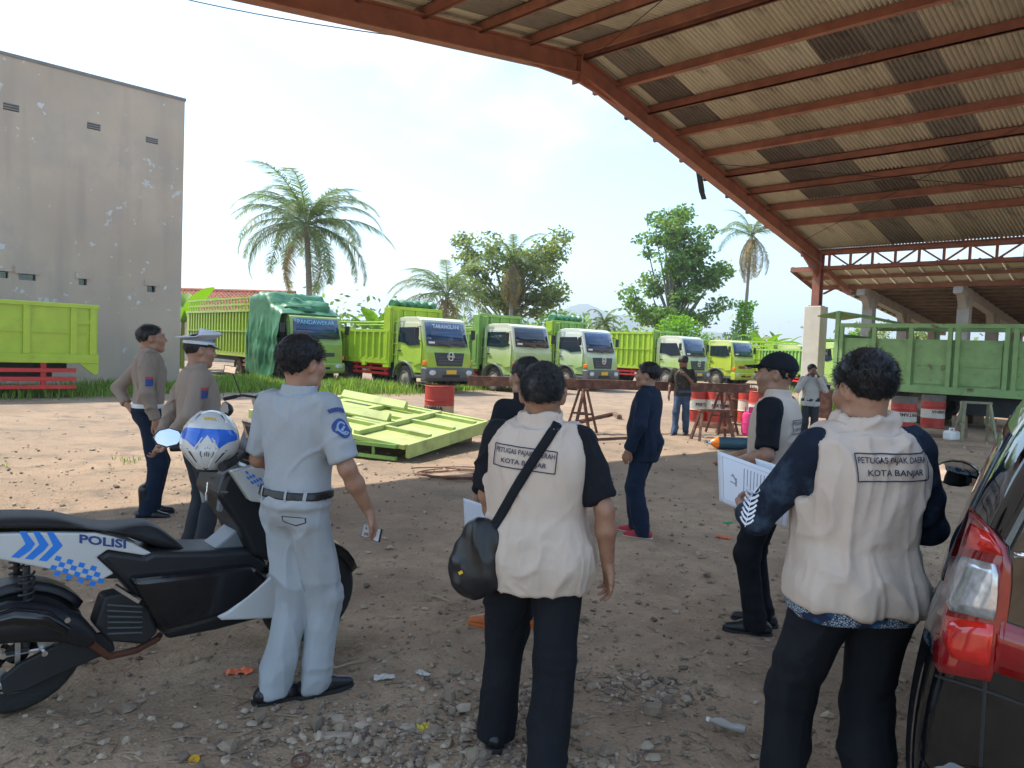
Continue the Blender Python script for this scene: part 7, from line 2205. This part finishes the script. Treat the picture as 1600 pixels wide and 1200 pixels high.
# long beam
a, b = at(731, 601, 15.0), at(1171, 612, 16.7); a.z = .99; b.z = .99
bm = empty('steel_beam', (0,0,0), 0, 'long rusty steel channel beam lying on trestles', 'beam')
mb = MB(); d = (b-a).normalized(); nrm = Vector((-d.y, d.x, 0))
for dz in (.09,-.09): mb.bar(a+Vector((0,0,dz))+nrm*.05, b+Vector((0,0,dz))+nrm*.05, .12, .014)
mb.bar(a+nrm*.0, b+nrm*.0, .012, .17); mb.build('channel', M['rust'], bm)
for t in (.42,.70): 
    mb = MB(); c = a.lerp(b, t); mb.bar(c-nrm*.012-Vector((0,0,.09)), c-nrm*.012+Vector((0,0,.09)), .012, .04, up=d); mb.build('stiffener', M['rust'], bm)
mb = MB(); e = a+d*.02
mb.bar(a-nrm*.01+d*1.02-Vector((0,0,.09)), a-nrm*.01+d*1.02+Vector((0,0,.09)), .012, .02, up=d); mb.build('weld_plate', M['concrete'], bm)
def trestle(label, c, rz, w, h, m_, dep=.45, lw=.05, plank=True):
    T = empty('trestle', c, rz, label, 'trestle', 'work trestles')
    mb = MB(); mb.bx(-w/2, w/2, -.07, .07, h-.05, h); mb.build('top', M[m_], T, bevel=.004)
    for x in (-w/2+.05, w/2-.05):
        for s in (1,-1):
            l_ = MB(); l_.bar((x, s*.04, h-.05), (x+(.10 if x > 0 else -.10), s*dep/2, 0), lw, lw); l_.build('leg', M[m_], T)
        k = MB(); k.bar((x*1.12, dep*.28, h*.42), (x*1.12, -dep*.28, h*.42), .03, .04); k.build('brace', M[m_], T)
    return T
c1 = a.lerp(b, .385)
trestle('rusty trestle under the middle of the long beam', (c1.x, c1.y, 0), math.atan2(d.y, d.x)+PI/2, .36, .895, 'rust', .50)
c2 = a.lerp(b, .90)
trestle('rusty trestle carrying the far end of the beam', (c2.x, c2.y, 0), math.atan2(d.y, d.x)+PI/2, .40, .895, 'rust', .5)
trestle('low rusty stand in front of the red drums', gpt(1113,14.9), R(8), .62, .63, 'rust', .45)
trestle('tall greenish work stand beside the white jerrycan', gpt(1522,17.0), R(-12), .60, .90, 'stand_green', .55, .06)
# gas bottle and oxygen cylinder
g = empty('gas_bottle', gpt(1169,16.2), 0, 'bright pink gas bottle standing by the low stand', 'gas bottle')
mb = MB(); mb.lathe([(.12,0),(.12,.03),(.15,.06),(.155,.14),(.155,.40),(.13,.48),(.07,.52),(.001,.525)], 28); mb.build('tank', M['pink'], g)
mb = MB(); mb.lathe([(.157,.265),(.160,.27),(.160,.28),(.157,.285)], 28); mb.build('weld_seam', M['pink'], g)
mb = MB()
for k in range(3):
    a0 = k*2.09; mb.loft([[Vector((math.cos(a0+t)*r_, math.sin(a0+t)*r_, z)) for r_, z in ((.10,.50),(.105,.62),(.098,.62),(.093,.50))] for t in np.linspace(0,1.3,8)], smooth=True)
mb.build('collar', M['pink'], g)
mb = MB(); mb.lathe([(.02,.52),(.02,.58),(.001,.58)], 10); mb.build('valve', M['chrome'], g)
q = gpt(1106,13.6); o2 = empty('gas_cylinder', (q[0], q[1], .115), R(4), 'dark teal gas cylinder lying on the ground with an orange shoulder', 'gas cylinder')
Rx = Matrix.Rotation(PI/2, 4, 'Y')
mb = MB(); mb.lathe([(.105,.17),(.112,.22),(.112,1.38),(.10,1.42),(.001,1.42)], 26, Rx); mb.build('tank', M['bottle_teal'], o2)
mb = MB(); mb.lathe([(.035,.04),(.06,.075),(.09,.12),(.106,.172)], 26, Rx); mb.build('shoulder', M['orange_lens'], o2)
mb = MB(); mb.lathe([(.022,-.06),(.022,.0),(.036,.0),(.036,.045)], 14, Rx); mb.build('neck', M['chrome'], o2)
mb = MB(); mb.tube((-.03,-.05,0),(-.03,.05,0),.014,n=8); mb.build('valve', M['black_metal'], o2)
# green panel heap
F0, R0 = gp(634, 722), gp(757, 692)
e1 = (R0-F0); L1 = e1.length; e1.normalize(); e2 = Vector((-e1.y, e1.x, 0)); L2 = 2.75
pn = empty('bed_panel', (F0.x, F0.y, 0), 0, 'sun-bleached green truck panel lying askew on the sand', 'panel')
def pp(s, t, z): return e1*s + e2*t + Vector((0,0,.20+.05*s+.10*t+z))
mb = MB()
def slabp(mb, s0, s1, t0, t1, z0, z1):
    vs = [pp(s, t, z) for z in (z0, z1) for s, t in ((s0,t0),(s1,t0),(s1,t1),(s0,t1))]
    mb.add(vs, [(3,2,1,0),(4,5,6,7),(0,1,5,4),(1,2,6,5),(2,3,7,6),(3,0,4,7)])
slabp(mb, 0, L1, 0, L2, .0, .03); mb.build('sheet', M['panel_green'], pn)
mb = MB(); slabp(mb, -.02, L1+.02, -.06, 0, -.14, .06); mb.build('edge_frame', M['panel_green'], pn, bevel=.008)
mb = MB(); slabp(mb, L1-.001, L1+.06, 0, L2, -.10, .06); mb.build('edge_frame', M['panel_green'], pn, bevel=.008)
mb = MB(); slabp(mb, 0, L1, L2, L2+.06, -.06, .07); mb.build('edge_frame', M['panel_green'], pn)
mb = MB(); slabp(mb, -.06, .0, 0, L2*.5, -.02, .05); mb.build('edge_frame', M['panel_green'], pn, bevel=.008)
for t in (.85, 1.75):
    mb = MB(); slabp(mb, .02, L1-.1, t-.05, t+.05, .031, .10); mb.build('rib', M['panel_green'], pn, bevel=.006)
for s in (.75, 1.55, 2.35):
    mb = MB(); slabp(mb, s-.045, s+.045, .9, 1.7, .031, .085); mb.build('cross_rib', M['panel_green'], pn)
    mb = MB(); slabp(mb, s-.045, s+.045, .02, .8, .031, .085); mb.build('cross_rib', M['panel_green'], pn)
for s, t0, t1 in ((1.0,.9,2.5),(2.2,1.3,2.6)):
    mb = MB(); vs = [pp(s+ds, t, z) for t in (t0, t1) for ds, z in ((-.07,.09),(.07,.09),(.07,.20),(.02,.23),(-.07,.12))]
    mb.add(vs, [(0,1,2,3,4)[::-1],(5,6,7,8,9)]+[(k,(k+1)%5,5+(k+1)%5,5+k) for k in range(5)]); mb.build('loose_channel', M['panel_green'], pn)
fr = empty('ladder_frame', (F0.x, F0.y, 0), 0, 'narrow green ladder frame lying under the bleached panel', 'frame')
for k, (t0, z) in enumerate(((-.18,.05),(-.18,.22))):
    mb = MB(); mb.bar(e1*(-.1)+e2*.1+Vector((0,0,z)), e1*(.05)+e2*2.4+Vector((0,0,z)), .06, .05); mb.build('rail', M['lime_dull'], fr)
for t in (.5,1.1,1.7,2.3):
    mb = MB(); mb.bar(e1*(-.06)+e2*t+Vector((0,0,.07)), e1*(-.06)+e2*t+Vector((0,0,.20)), .04, .04); mb.build('rung', M['lime_dull'], fr)
for s, t, h in ((.5,2.4,.36),(2.5,.4,.22),(2.5,2.4,.46)):
    q = F0+e1*s+e2*t; mb = MB(); mb.bx(-.2,.2,-.15,.15,0,h); o = mb.build('wooden_block', M['wood'], None, (q.x,q.y,0), (0,0,.4*s), bevel=.01)
    tag(o, ['wooden block under the high back edge of the bleached panel','wooden block under the right front corner of the bleached panel','wooden block under the far right corner of the bleached panel'][int(h*10) % 3 if False else (0 if s < 1 else (1 if t < 1 else 2))], 'block', 'blocks under the panel')
# scrap steel lying about
def lying(name, label, u0, v0, u1, v1, w, h, m_, cat, z=.0):
    a_, b_ = gp(u0, v0), gp(u1, v1); mb = MB(); mb.bar(a_+Vector((0,0,h/2+z)), b_+Vector((0,0,h/2+z)), w, h); mb.bar(a_+Vector((0,0,h+z+.01)), b_+Vector((0,0,h+z+.01)), w*.35, .02)
    return tag(mb.build(name, M[m_]), label, cat)
lying('steel_bar', 'rusty flat bar lying beyond the navy-clad man', 905,662,962,648, .08,.07,'rust','bar')
lying('steel_bar', 'rusty bar on the ground left of the beam trestle', 757,664,775,663, .10,.08,'rust','bar')
lying('steel_bar', 'rusty plate edge jutting out right of the green panel', 742,676,790,682, .35,.12,'rust','bar')
lying('steel_bar', 'thin rusty rod lying near the beam trestle', 905,690,985,686, .03,.03,'rust','rod')
lying('steel_bar', 'orange-red pipe on the ground behind the low stand', 1120,677,1150,674, .08,.08,'steel_red','pipe')
lying('steel_bar', 'brown pipe lying beside the pink gas bottle', 1090,666,1145,672, .11,.11,'rust','pipe')
lying('wooden_plank', 'short wooden plank on the ground near the scrap bars', 960,650,968,655, .12,.1,'wood','plank')
lying('wooden_plank', 'plank lying under the tall work stand', 1440,681,1475,683, .30,.04,'wood','plank')
lying('steel_bar', 'red bar lying in the shade behind the work stand', 1540,672,1580,676, .10,.08,'steel_red','bar')
# wire coil
q = gp(715, 745); mb = MB(); rs = random.Random(4)
for k in range(5): mb.pipe([Vector((q.x+(.42+.05*k)*math.cos(t+k), q.y+(.22+.03*k)*math.sin(t+k)*1.2, .015+.012*k+.01*math.sin(3*t+k))) for t in np.linspace(0,5.2,26)], .008, 5)
tag(mb.build('wire_coil', M['rust']), 'loose coil of rusty wire on the sand below the panel', 'wire')
# jerrycan, board, box
q = gp(1486, 688); j = empty('jerrycan', (q.x, q.y, 0), R(20), 'white plastic jerrycan standing against the tall work stand', 'jerrycan')
mb = MB(); mb.bx(-.16,.16,-.11,.11,0,.22); mb.build('tank', M['white'], j, bevel=.05, seg=3)
mb = MB(); mb.pipe([(-.08,0,.20),(-.06,0,.27),(.06,0,.27),(.08,0,.20)], .017, 8); mb.build('handle', M['white'], j)
mb = MB(); mb.lathe([(.03,.21),(.03,.25),(.001,.25)], 12, Matrix.Translation((.11,0,0))); mb.build('cap', M['red'], j)
q = gp(1508, 686); mb = MB(); mb.bx(-.16,.16,-.02,.02,0,.52); o = mb.build('wooden_board', M['wood'], None, (q.x,q.y+.22,0), (R(-12),0,R(-15)), bevel=.004); tag(o, 'brown board leaning under the tall work stand', 'board')
q = gp(1497, 660); mb = MB(); mb.bx(-.3,.3,-.2,.2,0,.34); o = mb.build('crate', M['wood'], None, (q.x+.4,q.y,0), (0,0,R(30)), bevel=.01); tag(o, 'old wooden crate standing under the weathered truck bed', 'crate')
q = along(1281,19); mb = MB(); mb.bx(-.24,.24,-.2,.2,.25,.95); mb.bx(-.2,-.15,-.17,.17,0,.25); mb.bx(.15,.2,-.17,.17,0,.25); o = mb.build('metal_box', M['rust'], None, (q.x,q.y,0), (0,0,R(-30)), bevel=.01); tag(o, 'rusty metal box on feet beside the cream pillar', 'box')
# ================================================================== rubble and litter
M['stone'] = mat('grey_brown_stone', (.29,.22,.155), .9, var=.35, vscale=7, bump=.3, bscale=60)
M['stone2'] = mat('pale_stone', (.42,.335,.25), .9, var=.3, vscale=7, bump=.3, bscale=60)
M['stone3'] = mat('dark_stone', (.18,.135,.10), .9, var=.3, vscale=7)
phi = (1+5**.5)/2
ICO = np.array([(-1,phi,0),(1,phi,0),(-1,-phi,0),(1,-phi,0),(0,-1,phi),(0,1,phi),(0,-1,-phi),(0,1,-phi),(phi,0,-1),(phi,0,1),(-phi,0,-1),(-phi,0,1)], float); ICO /= np.linalg.norm(ICO[0])
ICF = np.array([(0,11,5),(0,5,1),(0,1,7),(0,7,10),(0,10,11),(1,5,9),(5,11,4),(11,10,2),(10,7,6),(7,1,8),(3,9,4),(3,4,2),(3,2,6),(3,6,8),(3,8,9),(4,9,5),(2,4,11),(6,2,10),(8,6,7),(9,8,1)])
def stones(name, label, pts, sizes, seed, mats=('stone','stone2','stone3'), flat=.6, prob=(.55,.27,.18)):
    rg = np.random.default_rng(seed); n = len(pts); V, F, MI = [], [], []
    gz = ground_z(pts[:,0], pts[:,1])
    for i in range(n):
        v = ICO*rg.uniform(.62,1.25,(12,1))*sizes[i]*np.array([1,rg.uniform(.55,1),rg.uniform(.35,flat+.15)])
        a = rg.uniform(0,6.3); c, s = math.cos(a), math.sin(a)
        v = np.stack([v[:,0]*c-v[:,1]*s, v[:,0]*s+v[:,1]*c, v[:,2]], 1)
        v[:,2] += -v[:,2].min()*.65+gz[i]
        V.append(v+np.array([pts[i,0],pts[i,1],0])); F.append(ICF+12*i); MI += [rg.choice(len(mats), p=prob)]*20
    o = link(name, np_mesh(name, np.concatenate(V), np.concatenate(F), [M[m_] for m_ in mats], smooth=False, mi=MI)); tag(o, label, 'rubble', kind='stuff')
rg = np.random.default_rng(77)
def clus(u, v, n, sx, sy, k=1): 
    c = gp(u, v); return np.stack([rg.normal(c.x, sx, n), rg.normal(c.y, sy, n)], 1)
P_ = np.concatenate([clus(560,1150,330,.22,.12), clus(680,1160,420,.24,.16), clus(740,1090,170,.16,.16), clus(470,1190,160,.25,.10), clus(1000,1075,330,.17,.13), clus(830,1110,230,.10,.22), clus(760,1210,220,.25,.10), clus(930,1190,120,.22,.1)])
stones('rubble', 'heaps of broken stone chips around the feet of the near men', P_, rg.gamma(1.7,.0056,len(P_))+.003, 5)
N_ = 5200
uu = rg.uniform(-30,1640,N_); vv_ = 690+520*rg.beta(1.05,1.15,N_)
Q_ = np.array([gp(a, b)[:2] for a, b in zip(uu, vv_)])
dist = np.hypot(Q_[:,0], Q_[:,1])
stones('pebbles', 'small pebbles scattered over the packed earth', Q_, (rg.gamma(1.6,.0032,N_)+.002)*(1+dist*.10), 6)
N_ = 900
Q_ = np.array([gp(a, b)[:2] for a, b in zip(rg.uniform(0,1600,N_), rg.uniform(640,760,N_))])
stones('clods', 'loose clods scattered over the sunlit sand', Q_, rg.gamma(1.5,.0075,N_)+.006, 7, flat=.35, mats=('stone','stone2'), prob=(.45,.55))
# twigs and dry leaf bits
M['straw'] = mat('dry_straw', (.38,.30,.19), .9, var=.3)
def twigs(n, seed):
    rs = random.Random(seed); mb = MB()
    for _ in range(n):
        q = gp(rs.uniform(0,1600), 720+480*rs.random()); a = rs.uniform(0,6.3); L = rs.uniform(.02,.10); z = float(ground_z(np.array([q.x]), np.array([q.y]))[0])+.006
        d = Vector((math.cos(a), math.sin(a), rs.uniform(-.03,.06)))
        w = Vector((-d.y, d.x, 0))*rs.uniform(.0015,.006)
        p = Vector((q.x, q.y, z)); mb.add([p-w, p+w, p+d*L+w*.6, p+d*L-w*.6], [(0,1,2,3)], rs.choice([0,0,1]))
    o = mb.build('twigs', [M['straw'], M['wood']]); tag(o, 'straw, twigs and dry leaf bits strewn over the ground', 'litter', kind='stuff')
twigs(1600, 8)
# single pieces
def chunk(name, label, cat, u, v, sx, sy, sz, m_, rz=0, rx=0, seed=1):
    q = gp(u, v); rs = random.Random(seed); mb = MB()
    n = 9; poly = [(sx*math.cos(a)*rs.uniform(.75,1.1), sy*math.sin(a)*rs.uniform(.75,1.1)) for a in np.linspace(0,2*PI,n+1)[:-1]]
    mb.prism(poly, lambda a, b, k: (a*(1 if k == 0 else .85), b*(1 if k == 0 else .85), sz*k+rs.uniform(0,.2)*sz*k))
    o = mb.build(name, M[m_], None, (q.x, q.y, float(ground_z(np.array([q.x]), np.array([q.y]))[0])+.002), (rx, 0, rz), bevel=.002); tag(o, label, cat)
    return o
M['wrapper'] = mat('orange_wrapper', (.75,.16,.05), .35, var=.3, vscale=30)
M['foam'] = mat('white_foam', (.62,.58,.52), .8, var=.1)
M['clear_plastic'] = mat('dirty_clear_plastic', (.45,.42,.38), .25, var=.2, spec=.7)
def crumple(name, label, cat, u, v, sx, sy, h, m_, rz, seed):
    q = gp(u, v); n = 9; vs = []; rs = random.Random(seed)
    for j in range(n):
        for i in range(n): vs.append(((i/(n-1)-.5)*sx+rs.uniform(-1,1)*sx*.04, (j/(n-1)-.5)*sy+rs.uniform(-1,1)*sy*.04, .004+h*rs.random()))
    mb = MB(); mb.add(vs, [(j*n+i, j*n+i+1, (j+1)*n+i+1, (j+1)*n+i) for j in range(n-1) for i in range(n-1)])
    o = mb.build(name, M[m_], None, (q.x, q.y, float(ground_z(np.array([q.x]), np.array([q.y]))[0])), (0,0,rz)); o.modifiers.new('s','SOLIDIFY').thickness = .001
    return tag(o, label, cat)
crumple('wrapper', 'crumpled orange snack wrapper on the dirt beside the scooter', 'wrapper', 374,1055,.12,.06,.022,'wrapper',.3,2)
crumple('wrapper', 'flattened white scrap of foam near the grey-uniformed man', 'scrap', 600,1063,.10,.05,.014,'foam',.2,3)
crumple('wrapper', 'small torn white scrap farther along the dirt', 'scrap', 661,1056,.07,.04,.012,'foam',-.4,4)
crumple('wrapper', 'tiny bright orange scraps lying behind the capped man', 'scrap', 1130,840,.14,.06,.02,'wrapper',-.2,5)
M['green_scrap'] = mat('green_scrap', (.08,.45,.12), .5)
crumple('wrapper', 'small bright green scrap lying behind the held certificate', 'scrap', 1138,814,.10,.05,.015,'green_scrap',.1,6)
M['yellow_leaf'] = mat('yellow_leaf', (.62,.48,.04), .7, var=.2)
crumple('dry_leaf', 'yellow crumpled leaf among the stone chips', 'leaf', 663,1140,.05,.06,.025,'yellow_leaf',.5,7)
# crushed plastic bottle
q = gp(1138, 1140); b = MB(); b.pipe([(-.075,0,.018),(-.05,0,.02),(-.02,.006,.016),(.03,0,.02),(.055,0,.018),(.07,0,.017),(.085,0,.017)], [.016,.022,.015,.021,.016,.009,.009], 12)
o = b.build('plastic_bottle', M['clear_plastic'], None, (q.x, q.y, 0.004), (0,0,R(150))); tag(o, 'crushed clear plastic bottle lying in the open dirt', 'bottle')
cpx = MB(); cpx.lathe([(.001,0),(.011,0),(.011,.014),(.001,.014)], 12, Matrix.Translation((.085,0,.017)) @ Matrix.Rotation(PI/2,4,'Y')); cpx.build('cap', M['white'], o)
q = gp(304, 1192); b = MB(); b.lathe([(.001,.004),(.016,.004),(.019,.016),(.021,.016),(.020,0),(.001,0)], 18); o = b.build('screw_top', M['plate'], None, (q.x, q.y, .004), (R(25),0,0)); tag(o, 'yellow screw top at the edge of the rubble', 'litter')
q = gp(470, 1192); b = MB(); b.pipe([(.034*math.cos(t), .034*math.sin(t), .008) for t in np.linspace(0,2*PI,33)], .005, 8); o = b.build('metal_ring', M['rust'], None, (q.x, q.y, .004), (R(10),0,0)); tag(o, 'thin rusty ring lying among stone chips', 'ring')
chunk('flat_stone', 'flat pale slab of stone below the black shoes', 'stone', 520,1150,.10,.028,.012,'stone2',.1,0,11)
chunk('flat_stone', 'square tan stone near the black shoe', 'stone', 528,1128,.035,.035,.02,'stone2',.5,0,12)
chunk('flat_stone', 'large grey stone in the dark rubble patch', 'stone', 1022,1110,.055,.04,.035,'stone',.3,0,13)
chunk('flat_stone', 'round pale pebble on top of the dark rubble patch', 'stone', 1012,1071,.022,.02,.02,'stone2',.3,0,14)
chunk('flat_stone', 'round translucent stone near the vest wearer leg', 'stone', 1022,1182,.03,.026,.014,'stone2',.2,0,15)
chunk('flat_stone', 'rounded brown stone beside the yellow leaf', 'stone', 702,1090,.035,.03,.035,'stone',.2,0,16)
chunk('flat_stone', 'pale square chip in front of the capped man shoe', 'stone', 1055,956,.03,.03,.012,'stone2',.2,0,17)
def stick_(label, u0, v0, u1, v1, r, m_='straw'):
    a, b = gp(u0, v0), gp(u1, v1); mb = MB(); m = a.lerp(b, .5)+Vector((0,.01,.012)); mb.pipe([a+Vector((0,0,.01)), m, b+Vector((0,0,.012))], [r, r*1.1, r*.6], 6); tag(mb.build('stick', M[m_]), label, 'stick')
stick_('pale stick lying beside the front wheel of the scooter', 486,1005,552,1003,.008)
stick_('thin dry twig pointing away from the black shoe', 512,1050,578,1033,.005)
stick_('short brown stick near the black shoe heel', 490,1012,505,1038,.007,'wood')
stick_('pale splinter of wood in the middle of the yard', 662,930,702,942,.008)
stick_('bent dry twig on the dirt below the scooter', 356,1115,398,1095,.004,'wood')
